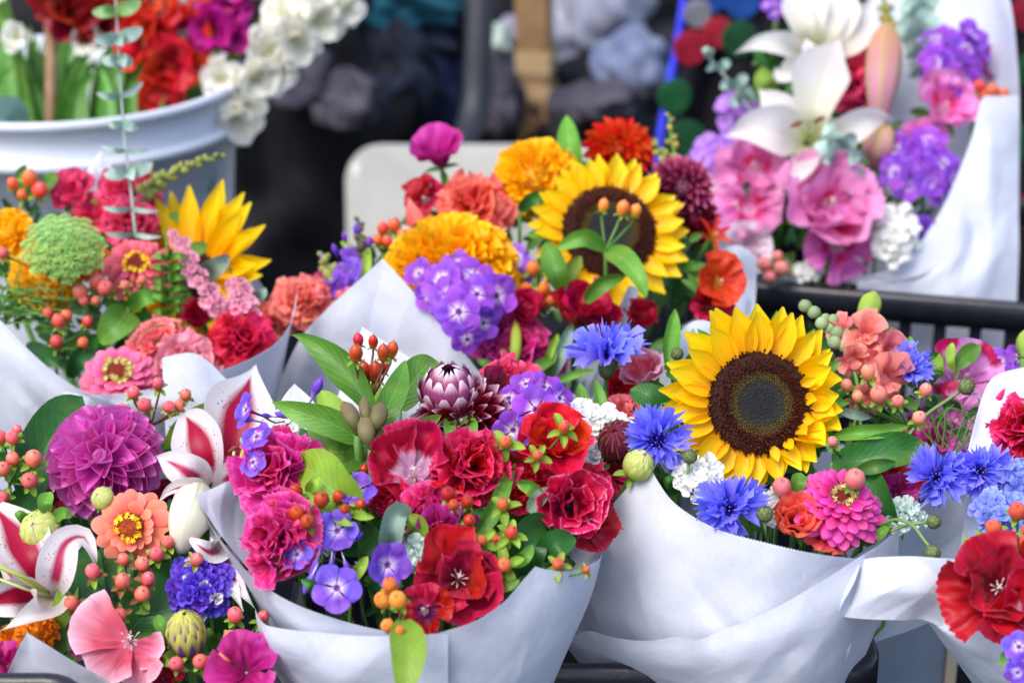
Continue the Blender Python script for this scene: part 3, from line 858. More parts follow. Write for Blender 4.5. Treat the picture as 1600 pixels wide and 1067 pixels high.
_CUP = {}
def cup_mesh(mat, var=0):
    if (mat.name, var) not in _CUP:
        rng = random.Random(var); b = MB()
        for i in range(5):
            a = 2 * pi * i / 5 + rng.uniform(-.2, .2)
            v, f, uv = grid(lambda s, t: V((s * .55 * (.2 + .8 * t) * (1 - .2 * t), t * (1 - .25 * s * s), .45 * t + .18 * s * s * t + .08 * sin(5 * s + i))), 4, 3)
            b.add(v, f, uv, PMx(a, rng.uniform(-.1, .35), 0, 0, 1))
        _CUP[(mat.name, var)] = b.mesh('small_floret', mat)
    return _CUP[(mat.name, var)]

M_WHITE = petal_mat('statice_white', [(0, '#d8e0c0'), (.35, '#f2f4ee'), (1, '#fbfbf8')], trans=.3, vein=.08, hue=.0, var=.06, bump=.1)
def cluster(bq, label, u, v, rx, ry, rpx, n, mat, off=-.005, face=(0, .6), name='statice', cat='statice', rot=0., group='clusters of tiny blooms', eye=None, dome=.8):
    """flat cluster of tiny cup florets filling an ellipse"""
    rng = random.Random(int(u * 37 + v))
    t = thing(name, label, cat, bq.p(u, v, off + bq.m(rx) * .8), group=group); o = t.matrix_basis.translation
    for i in range(n):
        q = sqrt((i + .5) / n); a = i * 2.39996 + rng.uniform(-.3, .3)
        x, y = cos(a) * q * rx, sin(a) * q * ry
        x, y = x * cos(rot) - y * sin(rot), x * sin(rot) + y * cos(rot)
        p = bq.p(u + x, v - y, off - bq.m(min(rx, ry)) * dome * (1 - q * q) + rng.uniform(-.002, .002))
        fz = facing(face[0] + x / rx * .7 + rng.uniform(-.4, .4), face[1] + y / max(rx, ry) * .7 + rng.uniform(-.4, .4))
        s = bq.m(rpx) * rng.uniform(.8, 1.2)
        f = part('floret', cup_mesh(mat, i % 4), t, Matrix.Translation(p - o) @ fz.to_track_quat('Z', 'Y').to_matrix().to_4x4() @ Matrix.Rotation(rng.uniform(0, 6), 4, 'Z') @ Matrix.Diagonal((s, s, s, 1)))
        if eye and i % eye[1] == 0:
            part('corolla', cup_mesh(eye[0], i % 4), f, Matrix.Translation((0, 0, .45)) @ Matrix.Scale(.7, 4))
    b = MB()
    for i in range(7):
        a = i * 2.4; e = bq.p(u + cos(a) * rx * .6, v - sin(a) * ry * .6, off) - o
        b.add(*tube([V((0, 0, 0)), e], bq.m(1.6), 4))
    part('branches', b.mesh('branches', M_STEM), t)
    add_stem(bq, t, .0018)
    return t

def scaly_bud(bq, label, u, v, Rpx, axis, off=-.03, stem=None, mat=None, dark='#6a4a44', name='seed_bud', sw=2.6):
    """round scaly green bud on a thin stem; axis: image direction it points to"""
    rng = random.Random(int(u * 41 + v))
    ax = (RGT * axis[0] + UPV * axis[1] + facing(0, 0) * (axis[2] if len(axis) > 2 else .4)).normalized()
    t = thing(name, label, 'flower bud', bq.p(u, v, off), group='round buds on thin stems')
    q = ax.to_track_quat('Z', 'Y').to_matrix().to_4x4(); R = bq.m(Rpx, v)
    vv, ff, uvv = lathe([(.15 * R, -.95 * R), (.6 * R, -.8 * R), (.95 * R, -.25 * R), (.95 * R, .25 * R), (.6 * R, .72 * R), (.1 * R, .85 * R)], 14)
    part('core', mesh('core', vv, ff, solid_mat('bud_core', '#6a8048', .6, '#4a5a34', 300), uvv), t, q)
    sm = leaf_mat('bud_scale', '#7c9a50', dark, rib='#3a2a28', rib_k=.2, trans=.1)
    for i in range(46):
        f = (i + .5) / 46; th = pi * (.92 - .86 * f); a = i * 2.39996
        p = V((sin(th) * cos(a), sin(th) * sin(a), cos(th))) * R * .93
        n = p.normalized(); y = (V((0, 0, 1)) - n * n.z); y = y.normalized() if y.length > .05 else V((1, 0, 0))
        M = Matrix((y.cross(n), y, n)).transposed().to_4x4()
        part('scale', petal_mesh('scale', sm, i % 3), t, q @ Matrix.Translation(p - y * R * .2) @ M @ Matrix.Rotation(.16, 4, 'X') @ Matrix.Scale(R * .52, 4))
    st = stem or []
    pts = [bq.p(u, v, off) - ax * R * .9] + [bq.p(*s) for s in st]
    o = t.matrix_basis.translation
    if not st: pts += [pts[0] - ax * R * 3, pts[0].lerp(bq.base, .4), bq.base]
    vv, ff, uvv = tube([p - o for p in pts], bq.m(sw), 6, 16)
    part('stem', mesh('stem', vv, ff, leaf_mat('bud_stem', '#86a860', '#7a9a50', rib_k=.1), uvv), t)
    return t
PETALS['scale'] = dict(nu=2, nv=3, W=.7, prof=pf_dahl, cup=.1, bend=-.3)

def path_lily(bq, label, petals, mat, center, stamens=(), pistil=None, group='lilies', bud=False, off=0., fil='#c8d088'):
    """lily whose petals follow image paths: (pts[(u,v,off)], width px, cup, roll, [mat])"""
    t = thing('lily', label, 'lily', bq.p(*center), group=group); inv = t.matrix_basis.inverted()
    for k, pt in enumerate(petals):
        pts, w, cup, roll = pt[:4]; kw = dict(pt[5]) if len(pt) > 5 else {}
        wp = [bq.p(*q) for q in pts]
        v, f, uv = ribbon(wp, bq.m(w), kw.pop('prof', pf_lily), cup, ruf=kw.pop('ruf', .04), rf=kw.pop('rf', 4.), nu=14, nv=22, fold=kw.pop('fold', .22), roll=roll, seed=k, **kw)
        part('petal', mesh('petal', [inv @ p for p in v], f, (pt[4] if len(pt) > 4 and pt[4] else mat), uv), t)
    for s in stamens:
        wp = [inv @ bq.p(*q) for q in s]
        v, f, uv = tube(wp, bq.m(2.4), 6, 8)
        fl = part('stamen', mesh('stamen', v, f, solid_mat('filament' + fil, fil, .5), uv), t)
        e = wp[-1]; sd = RGT * bq.m(9) + UPV * bq.m(4)
        vv, ff, uvv = tube([e - sd, e + V((0, 0, .001)), e + sd], [bq.m(2), bq.m(4.5), bq.m(2)], 6)
        part('anther', mesh('anther', vv, ff, M_ANTH, uvv), fl)
    if pistil:
        wp = [inv @ bq.p(*q) for q in pistil]
        v, f, uv = tube(wp, [bq.m(3.4), bq.m(3.2), bq.m(3.4)], 8, 8)
        pl = part('pistil', mesh('pistil', v, f, solid_mat('style_green', '#a9b25a', .5), uv), t)
        vv, ff, uvv = lathe([(bq.m(3), -bq.m(7)), (bq.m(9.5), -bq.m(3)), (bq.m(9), bq.m(3)), (bq.m(4), bq.m(6))], 12)
        part('stigma', mesh('stigma', vv, ff, solid_mat('stigma_grey', '#8e9a8a', .7, '#a8b09a', 200), uvv), pl, Matrix.Translation(wp[-1]))
    add_stem(bq, t, .003)
    return t

def pod(bq, label, pts, w, mat, name='lily_bud', cat='flower bud', ribs=6, group='flower buds', prof=None, leaves=()):
    """closed bud along a path, with lengthwise seams"""
    t = thing(name, label, cat, bq.p(*pts[0]), group=group); inv = t.matrix_basis.inverted()
    C = catmull([bq.p(*q) for q in pts], 14); R = bq.m(w) * .5
    pr = prof or (lambda t: (.35 + .65 * smooth(0, .45, t)) * (1 - smooth(.6, 1.08, t)) ** .6 + .04)
    sides = ribs * 4
    v, f, uv = tube([inv @ c for c in C], [R * pr(i / 14) for i in range(15)], sides)
    for j in range(15):
        c = inv @ C[j]
        for k in range(sides):
            q = v[j * sides + k]; v[j * sides + k] = c + (q - c) * (1 + .07 * abs(sin(pi * k / 4)) ** .6 - .04); uv[j * sides + k] = ((k / 4) % 1 if k % 4 else 0, j / 14)
    part('bud', mesh('bud', v, f, mat, uv), t)
    for lf in leaves: leaf_part(bq, t, *lf)
    add_stem(bq, t, .003)
    return t

def snapdragon(bq, label, florets, mat, buds, bmat, stem, group='snapdragon spikes', off=-.01):
    """spike: florets (u,v,R,fx,fy), buds (u,v,R), stem path"""
    t = thing('snapdragon', label, 'snapdragon', bq.p(*stem[0]), group=group); o = t.matrix_basis.translation
    rng = random.Random(int(stem[0][0] * 43))
    for (u, v, R, fx, fy) in florets:
        fz = facing(fx, fy); x = UPV.cross(fz).normalized(); y = fz.cross(x); Rm = bq.m(R, v)
        M = Matrix.Translation(bq.p(u, v, off) - o) @ Matrix((x, y, fz)).transposed().to_4x4()
        vv, ff, uvv = lathe([(Rm * .12, -Rm * .8), (Rm * .3, -Rm * .5), (Rm * .36, 0), (Rm * .3, Rm * .1)], 10)
        fo = part('floret', mesh('floret', vv, ff, mat, uvv), t, M)
        for a, el, s in ((1.1, .75, .95), (2.05, .75, .95), (-.45, .1, .8), (-1.57, -.05, .85), (-2.7, .1, .8), (-1.2, .8, .5), (-1.95, .8, .5)):
            part('petal', petal_mesh('snap', mat, rng.randrange(4)), fo, PMx(a, el + rng.uniform(-.15, .15), Rm * .12, 0, Rm * s * rng.uniform(.9, 1.1)))
    for (u, v, R) in buds:
        Rm = bq.m(R, v); ax = facing(rng.uniform(-.7, .5), rng.uniform(.2, 1.0), .8)
        b = lathe([(Rm * .3, -Rm), (Rm * .85, -Rm * .5), (Rm, 0), (Rm * .75, Rm * .6), (Rm * .2, Rm)], 10)
        bd = part('bud', mesh('bud', b[0], b[1], bmat, b[2]), t, Matrix.Translation(bq.p(u, v, off + rng.uniform(-.004, .004)) - o) @ ax.to_track_quat('Z', 'Y').to_matrix().to_4x4())
        for i in range(3): part('sepal', petal_mesh('sepal', M_BUDG, i), bd, PMx(i * 2.1, 1.0, Rm * .4, -Rm * .8, Rm * 1.3))
    vv, ff, uvv = tube([bq.p(*q) - o for q in stem], bq.m(3), 6, 10)
    part('stem', mesh('stem', vv, ff, M_STEM, uvv), t)
    return t

def filler(bq, label, poly, n, size=26, off=.035, depth=.05, mats=None, seed=1):
    """mass of small leaves behind the blooms, inside an image polygon"""
    rng = random.Random(seed)
    us = [p[0] for p in poly]; vs = [p[1] for p in poly]
    def inside(u, v):
        c = False; j = len(poly) - 1
        for i in range(len(poly)):
            (x1, y1), (x2, y2) = poly[i], poly[j]
            if (y1 > v) != (y2 > v) and u < (x2 - x1) * (v - y1) / (y2 - y1) + x1: c = not c
            j = i
        return c
    b = MB(); k = 0
    while k < n:
        u, v = rng.uniform(min(us), max(us)), rng.uniform(min(vs), max(vs))
        if not inside(u, v): continue
        k += 1
        c = bq.p(u, v, off + rng.uniform(0, depth)); L = bq.m(size) * rng.uniform(.7, 1.6)
        dr = (RGT * rng.uniform(-1, 1) + UPV * rng.uniform(-.4, 1) + facing(0, 0) * rng.uniform(-.3, .8)).normalized()
        vv, ff, uvv = ribbon([c - dr * L * .5, c + UPV * L * .08, c + dr * L * .5], L * rng.uniform(.35, .6), pf_oval, .2, nu=4, nv=6, roll=rng.uniform(-.7, .7))
        b.add(vv, ff, uvv)
    o = part('foliage', b.mesh('foliage', mats or M_LEAFD))
    return tag(o, label, 'foliage', None, 'stuff')

# ------------------------------------------------------------------ paper
def paper_mat():
    if 'paper' in MATS: return MATS['paper']
    m, g = newmat('white_wrapping_paper'); MATS['paper'] = m
    tc = g.new('ShaderNodeTexCoord')
    n1 = g.new('ShaderNodeTexNoise', i_Scale=9.0, i_Detail=5.0, i_Roughness=.6); g.link(tc.outputs['Object'], n1.inputs['Vector'])
    n2 = g.new('ShaderNodeTexNoise', i_Scale=330.0, i_Detail=3.0); g.link(tc.outputs['Object'], n2.inputs['Vector'])
    c = g.ramp(n1.outputs[0], [(.25, '#e0e4f0'), (.75, '#ebeef6')])
    c = g.mix(g.math('MULTIPLY', g.math('SUBTRACT', n2.outputs[0], .45), .9, True), c, lin('#cdd2e0'))
    g.link(c, g.b.inputs['Base Color']); g.b.inputs['Roughness'].default_value = .62; g.b.inputs['Specular IOR Level'].default_value = .25
    bp = g.new('ShaderNodeBump', i_Strength=.07, i_Distance=.001); g.link(n2.outputs[0], bp.inputs['Height'])
    n3 = g.new('ShaderNodeTexNoise', i_Scale=22.0, i_Detail=3.0, i_Distortion=.6); g.link(tc.outputs['Object'], n3.inputs['Vector'])
    b2 = g.new('ShaderNodeBump', i_Strength=.16, i_Distance=.01); g.link(n3.outputs[0], b2.inputs['Height']); g.link(bp.outputs[0], b2.inputs['Normal'])
    # crumple: facets that meet in crisp ridges
    nd = g.new('ShaderNodeTexNoise', i_Scale=7.0, i_Detail=2.0); g.link(tc.outputs['Object'], nd.inputs['Vector'])
    va = g.new('ShaderNodeVectorMath', operation='MULTIPLY_ADD'); g.link(nd.outputs['Color'], va.inputs[0]); va.inputs[1].default_value = (.12, .12, .12); g.link(tc.outputs['Object'], va.inputs[2])
    v1 = g.new('ShaderNodeTexVoronoi', i_Scale=13.0); g.link(va.outputs[0], v1.inputs['Vector'])
    v2 = g.new('ShaderNodeTexVoronoi', i_Scale=31.0); g.link(va.outputs[0], v2.inputs['Vector'])
    b3 = g.new('ShaderNodeBump', i_Strength=.20, i_Distance=.014); g.link(g.math('ADD', v1.outputs['Distance'], g.math('MULTIPLY', v2.outputs['Distance'], .35)), b3.inputs['Height']); g.link(b2.outputs[0], b3.inputs['Normal'])
    g.link(b3.outputs[0], g.b.inputs['Normal'])
    tr = g.new('ShaderNodeBsdfTranslucent'); g.link(c, tr.inputs[0])
    mx = g.new('ShaderNodeMixShader', i_0=.36)
    g.link(g.b.outputs[0], mx.inputs[1]); g.link(tr.outputs[0], mx.inputs[2]); g.link(mx.outputs[0], g.o.inputs[0])
    return m

def rowcurve(bq, r, n):
    """a row of points; a fourth element marks a sharp corner of the sheet"""
    runs, cur = [], []
    for k, q in enumerate(r):
        cur.append(P(q[0], q[1], bq.D + q[2]))
        if len(q) > 3 and 0 < k < len(r) - 1: runs.append(cur); cur = [cur[-1]]
    runs.append(cur)
    ls = [sum((a[i + 1] - a[i]).length for i in range(len(a) - 1)) for a in runs]
    tot = sum(ls); out = []; left = n
    for i, (a, l) in enumerate(zip(runs, ls)):
        k = left if i == len(runs) - 1 else max(2, round(n * l / tot)); left -= k
        out += catmull(a, k)[(0 if i == 0 else 1):]
    return out

def sheet(bq, t, rows, teeth=(1, 0), nu=220, nv=46, wr=.0026, seed=0, creases=9):
    """sheet of paper through rows of image points (u, v, depth offset), first row = its cut edge; zigzag cut on it"""
    inv = t.matrix_basis.inverted()
    R = [rowcurve(bq, r, nu) for r in rows]
    cols = [catmull([r[i] for r in R], nv) for i in range(nu + 1)]
    vs, uv, fs = [], [], []
    rg = random.Random(seed * 7 + 3); mid = nv // 2
    wid = sum((cols[i + 1][mid] - cols[i][mid]).length for i in range(nu)); hei = (cols[nu // 2][0] - cols[nu // 2][nv]).length
    CR = []
    for k in range(creases):
        a = rg.uniform(-.9, .9) + (pi / 2 if rg.random() < .45 else 0)
        CR.append((rg.uniform(0, wid), rg.uniform(.1, .9) * hei, cos(a), sin(a), rg.uniform(.012, .035), rg.choice((-1, 1)) * rg.uniform(.0022, .0055), rg.uniform(.04, .10)))
    fd = facing(0, .2)
    for j in range(nv + 1):
        for i in range(nu + 1):
            p = cols[i][j].copy(); t_ = j / nv
            X, Y = i / nu * wid, t_ * hei; hc = 0
            for (cx, cy, ca, sa, w_, am, ln) in CR:
                dx, dy = X - cx, Y - cy
                al = abs(dx * ca + dy * sa)
                if al < ln:
                    ds = abs(-dx * sa + dy * ca)
                    if ds < w_: hc += am * (1 - ds / w_) * (1 - (al / ln) ** 2)
            p += fd * hc
            q = p * 11 + V((seed * 3.7, 0, 0))
            w = noise.noise(q) + .6 * (abs(noise.noise(q * 2.1 + V((5, 1, 2)))) - .25) * 1.6
            w *= wr * smooth(0, .12, t_) if True else 1
            p += fd * w
            if j == 0 and teeth[0]: p += (cols[i][0] - cols[i][1]).normalized() * (.00042 if i % 2 else -.00042)
            if j == nv and teeth[1]: p += (cols[i][nv] - cols[i][nv - 1]).normalized() * (.00042 if i % 2 else -.00042)
            vs.append(inv @ p); uv.append((i / nu, t_))
    for j in range(nv):
        for i in range(nu):
            a = j * (nu + 1) + i; fs.append((a, a + 1, a + nu + 2, a + nu + 1))
    o = part('sheet', mesh('sheet', vs, fs, paper_mat(), uv), t)
    sm = o.modifiers.new('thickness', 'SOLIDIFY'); sm.thickness = .0002; sm.offset = 0; sm.use_rim = False
    return o

def wrap(bq, label, sheets):
    t = thing('paper_wrap', label, 'paper wrap', bq.base, group='white paper wraps of the bouquets')
    for k, s in enumerate(sheets):
        rows, kw = (s, {}) if isinstance(s, list) else s
        sheet(bq, t, rows, seed=k + int(bq.vc), **kw)
    return t
# ------------------------------------------------------------------ setting: ground, table, things behind
def big_plane():
    m, g = newmat('asphalt')
    tc = g.new('ShaderNodeTexCoord')
    n = g.new('ShaderNodeTexNoise', i_Scale=140.0, i_Detail=6.0); g.link(tc.outputs['Object'], n.inputs['Vector'])
    c = g.ramp(n.outputs[0], [(.3, '#24242a'), (.7, '#3c3c42')]); g.link(c, g.b.inputs['Base Color']); g.b.inputs['Roughness'].default_value = .9
    bp = g.new('ShaderNodeBump', i_Strength=.4, i_Distance=.004); g.link(n.outputs[0], bp.inputs['Height']); g.link(bp.outputs[0], g.b.inputs['Normal'])
    o = part('ground', mesh('ground', [(-60, -60, 0), (60, -60, 0), (60, 60, 0), (-60, 60, 0)], [(0, 1, 2, 3)], m))
    tag(o, kind='structure')
big_plane()
TZ = .75
M_BLACKP = solid_mat('black_plastic', '#181920', .3, '#22232c', 40, .5, .15, .0, 0, 260)
M_CLOTHB = solid_mat('black_tablecloth', '#0e0e12', .9, '#16161c', 60, .2, .2, 0, 0, 900)
t = thing('market_table', 'long market table under a black cloth that carries the flower crates', 'table', V((0, 1.65, 0)))
part('tablecloth', MB().add(*box(-1.45, 1.45, -.85, .80, .715, .75)).mesh('tablecloth', M_CLOTHB, False), t)
v, f, uv = grid(lambda s, q: V((1.45 * s, .80 + .03 * sin(28 * s) * q + .004, .748 - .50 * q)), 90, 6)
part('cloth_drop', mesh('cloth_drop', v, f, M_CLOTHB, uv), t)
for sx in (-1.35, 1.35):
    for sy in (-.75, .72):
        part('leg', MB().add(*tube([V((sx, sy, 0)), V((sx, sy, .715))], .016, 10)).mesh('leg', M_BLACKP), t)

def crate(label, xf, yf, w, dpt, h, rot=0., z0=None, nslot=9, lip=.012):
    """slotted black plastic crate; its front wall centre at (xf, yf)"""
    z0 = TZ + .002 if z0 is None else z0
    t = thing('plastic_crate', label, 'crate', V((xf, yf, z0)), group='black plastic crates'); t.rotation_euler = (0, 0, rot)
    t.matrix_basis = Matrix.Translation((xf, yf, z0)) @ Matrix.Rotation(rot, 4, 'Z')
    th = .006
    part('base', MB().add(*box(-w / 2 + .01, w / 2 - .01, .01, dpt - .01, 0, .008)).mesh('base', M_BLACKP, False), t)
    # rim: rounded frame
    b = MB(); r = .03; pts = []
    for cx, cy, a0 in ((w / 2 - r, r, -pi / 2), (w / 2 - r, dpt - r, 0), (-w / 2 + r, dpt - r, pi / 2), (-w / 2 + r, r, pi)):
        for k in range(6): a = a0 + k * pi / 10; pts.append((cx + r * cos(a), cy + r * sin(a), cx + (r - lip) * cos(a), cy + (r - lip) * sin(a)))
    n = len(pts); vs = []
    prof = [(0, h - .028), (0, h - .004), (.3, h), (.75, h), (1, h - .004), (1, h - .028)]
    for x0, y0, x1, y1 in pts:
        for q, z in prof: vs.append(V((x0 + (x1 - x0) * q, y0 + (y1 - y0) * q, z)))
    fs = []
    for i in range(n):
        for k in range(6):
            a = i * 6 + k; c = i * 6 + (k + 1) % 6; a2 = ((i + 1) % n) * 6 + k; c2 = ((i + 1) % n) * 6 + (k + 1) % 6
            fs.append((a, a2, c2, c))
    part('rim', mesh('rim', vs, fs, M_BLACKP, None, True), t)
    for sx in (-1, 1):
        for y in (.004, dpt - .016):
            part('corner_post', MB().add(*box(sx * (w / 2 - .018) - .014, sx * (w / 2 - .018) + .014, y, y + .012, .008, h - .028)).mesh('post', M_BLACKP, False), t)
    slat = MB().add(*box(-.006, .006, 0, th, .05, h - .028)).mesh('slat', M_BLACKP, False)
    for y in (.006, dpt - .012):
        for i in range(nslot):
            part('slat', slat, t, Matrix.Translation((-w / 2 + w * (i + 1) / (nslot + 1), y, 0)))
        part('panel', MB().add(*box(-w / 2 + .03, w / 2 - .03, y - .001, y + th + .001, .008, .05)).mesh('panel', M_BLACKP, False), t)
    ns = max(3, int(nslot * dpt / w))
    for x in (-w / 2 + .006, w / 2 - .006):
        for i in range(ns):
            part('slat', slat, t, Matrix.Translation((x, dpt * (i + 1) / (ns + 1), 0)) @ Matrix.Rotation(pi / 2, 4, 'Z'))
        part('panel', MB().add(*box(x - .004, x + .004, .03, dpt - .03, .008, .05)).mesh('panel', M_BLACKP, False), t)
    return t

def at_z(u, v, z):
    """point on the horizontal plane z under the image point"""
    d = P(u, v, 1) - CAM
    return CAM + d * ((z - CAM.z) / d.z)
q = at_z(1385, 1050, .978)
crate('black plastic crate holding the sunflower bouquet, its front corner showing below the paper', q.x - .21, q.y, .42, .34, .978 - TZ)
q = at_z(150, 1050, 1.05)
crate('black plastic crate of which only the rim shows in the bottom left corner', q.x - .22, q.y - .34, .44, .34, 1.05 - TZ)
q = at_z(1440, 470, 1.02)
crate('black slotted crate under the white lily bouquet', q.x + .02, q.y, .40, .34, 1.02 - TZ, rad(-13), nslot=11)
q = at_z(1215, 455, .96)
crate('black crate behind the sunflower, left of the crate with the white lily bouquet', q.x, q.y + .06, .17, .30, .96 - TZ, rad(12), nslot=5)

# blue grey bin in the gap on the right
q = P(1400, 960, 1.66)
M_BIN = solid_mat('bin_bluegrey', '#7d8798', .55, '#8b95a6', 25, .4, .1)
t = thing('storage_bin', 'plain blue grey plastic bin with a beige corner strip, in the gap at lower right', 'bin', V((q.x, q.y, TZ + .002)))
x1 = P(1486, 1000, 1.66).x - q.x
b = MB()
b.add(*box(-.16, x1, 0, .008, 0, .16)); b.add(*box(-.16, -.152, .008, .24, 0, .16)); b.add(*box(x1 - .008, x1, .008, .24, 0, .16)); b.add(*box(-.152, x1 - .008, .232, .24, 0, .16)); b.add(*box(-.152, x1 - .008, .008, .232, 0, .008))
bevel_mod(part('wall', b.mesh('wall', M_BIN, False), t), .002)
part('corner_strip', MB().add(*box(x1 - .001, x1 + .008, -.004, .006, 0, .162)).mesh('strip', solid_mat('beige_strip', '#c9b79a', .6), False), t)

# ---- the white bucket with gladioli (out of focus)
K = Bouquet('bucket of gladioli', 2.25, 120, .25, (95, 420, 0))
c = P(95, 119, 2.25); R0 = 279 * 2.25 / FPX
M_BUCK = solid_mat('white_bucket', '#dfe3ea', .45, '#c6ccd8', 7, .4)
bk = thing('flower_bucket', 'large white plastic bucket full of gladioli', 'bucket', V((c.x, c.y, TZ + .002)))
H = c.z - TZ
prof = [(.01, .0), (R0 * .80, 0), (R0 * .83, .012)] 
zz = lambda k: R0 * (.83 + .15 * k / H)
prof += [(zz(H * .5), H * .5), (zz(H - .058), H - .058), (zz(H) + .010, H - .054), (zz(H) + .010, H - .046), (zz(H - .04), H - .042), (zz(H - .012), H - .012), (R0 + .004, H - .010), (R0 + .004, H - .002), (R0, H), (R0 - .006, H - .002), (R0 * .9 - .004, H * .4), (R0 * .8, .02), (.01, .018)]
v, f, uv = lathe(prof, 64); f = f[:-2] + f[-2:]
part('body', mesh('body', v, f, M_BUCK, uv), bk)
part('handle_lug', MB().add(*box(R0 * .94, R0 * 1.06, -.03, .03, H - .075, H - .02)).mesh('lug', M_BUCK, False), bk)

M_GLW = petal_mat('gladiolus_white', [(0, '#e8eab8'), (.4, '#f4f2e2'), (1, '#fbf8ee')], trans=.35, vein=.1)
M_GLR = petal_mat('gladiolus_red', [(0, '#7a0410'), (.5, '#b80c14'), (1, '#d82a18')], trans=.3)
M_GLM = petal_mat('gladiolus_magenta', [(0, '#7a0860'), (1, '#c81a90')], trans=.3)
M_STALKB = solid_mat('stalk_brown', '#8a6a50', .7, '#a8886a', 40)
def gladiolus(label, path, blooms, mat, w=9, smat=None, face=(0, 0)):
    t = thing('gladiolus', label, 'gladiolus', K.p(*path[0]), group='gladioli in the white bucket'); inv = t.matrix_basis.inverted(); rng = random.Random(int(path[0][0]))
    v, f, uv = tube([inv @ K.p(*q) for q in path], K.m(w), 8, 12); part('stem', mesh('stem', v, f, smat or leaf_mat('glad_green', '#5f9a2c', '#8fbc4a', rib_k=.2), uv), t)
    for (u, vv, R, fx, fy) in blooms:
        fz = facing(fx, fy); x = UPV.cross(fz).normalized(); y = fz.cross(x)
        M = Matrix.Translation(K.p(u, vv, -.02) - t.matrix_basis.translation) @ Matrix((x, y, fz)).transposed().to_4x4(); Rm = K.m(R) * (1.32 if mat is M_GLW else 1.35)
        fo = part('bloom', MB().add(*lathe([(Rm * .05, -Rm * .7), (Rm * .22, -Rm * .1), (Rm * .2, 0)], 8)).mesh('throat', mat), t, M)
        for i in range(6): part('petal', petal_mesh('glad', mat, rng.randrange(4)), fo, PMx(i * pi / 3 + rng.uniform(-.1, .1), .5 + .3 * (i % 2) + rng.uniform(-.15, .15), Rm * .08, 0, Rm * rng.uniform(.9, 1.1)))
    return t
gladiolus('white gladiolus spike leaning out of the bucket to the right', [(262, 215, .06), (330, 130, .02), (400, 50, 0), (470, -30, 0)],
          [(352, 128, 34, -.2, .2), (368, 178, 34, .4, -.9), (398, 118, 36, .5, -.5), (415, 78, 36, .3, -.2), (455, 62, 36, .6, -.6), (448, 30, 34, -.2, .4), (492, 30, 36, .6, -.4), (495, -5, 34, .2, .2), (535, 12, 26, .7, -.3), (385, 158, 26, .2, -.8), (430, 108, 26, .5, -.8)], M_GLW, 10)
gladiolus('red gladiolus with its blooms above the bucket rim', [(250, 210, .05), (262, 90, .0), (255, -40, 0)], [(265, 110, 46, .2, 0), (238, 70, 44, -.4, .2), (285, 60, 44, .5, 0), (255, 20, 46, 0, .2), (290, 0, 40, .3, .3), (225, 15, 40, -.5, .1), (250, 145, 34, .1, -.3)], M_GLR, 8)
gladiolus('dark red gladiolus above the bucket, left of the eucalyptus sprig', [(130, 200, .10), (125, 80, .08), (120, -60, .08)], [(120, 15, 46, .2, 0, ), (150, 35, 40, .4, -.2), (95, 5, 38, -.4, .2), (145, -10, 40, .2, .2)], petal_mat('gladiolus_dark', [(0, '#5a0210'), (1, '#9a0a1c')], trans=.25), 8)
gladiolus('white gladiolus standing upright between the red ones', [(200, 205, .09), (280, 60, .06), (290, -60, .06)], [(272, 22, 34, -.1, 0), (282, -15, 34, .2, .2), (265, 52, 26, .1, -.4), (140, 62, 26, 0, 0), (28, 60, 24, 0, 0)], M_GLW, 7)
gladiolus('magenta gladiolus at the right of the bucket', [(280, 205, .1), (345, 60, .1), (365, -60, .1)], [(335, 52, 36, 0, 0), (355, 20, 34, .3, .1), (375, -10, 34, 0, .3), (362, 55, 26, .4, -.2)], M_GLM, 7)
gladiolus('brown upright stalk in the bucket', [(78, 260, .03), (80, 100, 0), (75, -50, 0)], [], M_GLW, 10, M_STALKB)
gladiolus('thick pale green stem leaning left in the bucket', [(58, 250, .0), (22, 90, 0), (-10, -40, 0)], [(-5, -10, 30, -.3, 0)], M_GLW, 13)
M_BLADE = leaf_mat('blade_green', '#3c7428', '#5f9a38', rib_k=.1)
rng = random.Random(4)
tb = thing('gladiolus_leaves', 'upright green blade leaves packed inside the bucket', 'leaves', K.p(150, 230, .05))
for i in range(85):
    u = rng.uniform(-80, 330); o_ = rng.uniform(-.04, .16)
    leaf_part(K, tb, [(u + rng.uniform(-15, 15), 300, o_), (u, 150, o_), (u + rng.uniform(-25, 40), rng.uniform(10, 120), o_)], rng.uniform(20, 44), M_BLADE, .2, 'blade', pf_lance)
leaf_part(K, tb, [(40, 200, -.06), (15, 175, -.09), (-20, 190, -.13)], 50, M_LEAFG, .1)

# ---- white folding chair
M_CHAIR = solid_mat('chair_white', '#d4d4ce', .5, '#bebeb8', 9)
pc = P(770, 232, 3.0); cw = .45
t = thing('folding_chair', 'white folding chair with a rounded backrest, behind the bouquets', 'chair', V((pc.x, pc.y, 0)))
def rrect(w, h, r, th, bulge=.02):
    pts = []
    for cx, cz, a0 in ((w / 2 - r, h / 2 - r, 0), (-w / 2 + r, h / 2 - r, pi / 2), (-w / 2 + r, -h / 2 + r, pi), (w / 2 - r, -h / 2 + r, 1.5 * pi)):
        for k in range(7): a = a0 + k * pi / 12; pts.append((cx + r * cos(a), cz + r * sin(a)))
    n = len(pts); vs = [V((x, -bulge * (1 - (2 * x / w) ** 2), z)) for x, z in pts] + [V((x, th - bulge * (1 - (2 * x / w) ** 2), z)) for x, z in pts]
    vs += [V((0, -bulge, 0)), V((0, th - bulge, 0))]
    fs = [(i, (i + 1) % n, n + (i + 1) % n, n + i)[::-1] for i in range(n)] + [(2 * n, i, (i + 1) % n)[::-1] for i in range(n)] + [(2 * n + 1, n + (i + 1) % n, n + i)[::-1] for i in range(n)]
    return vs, fs, None
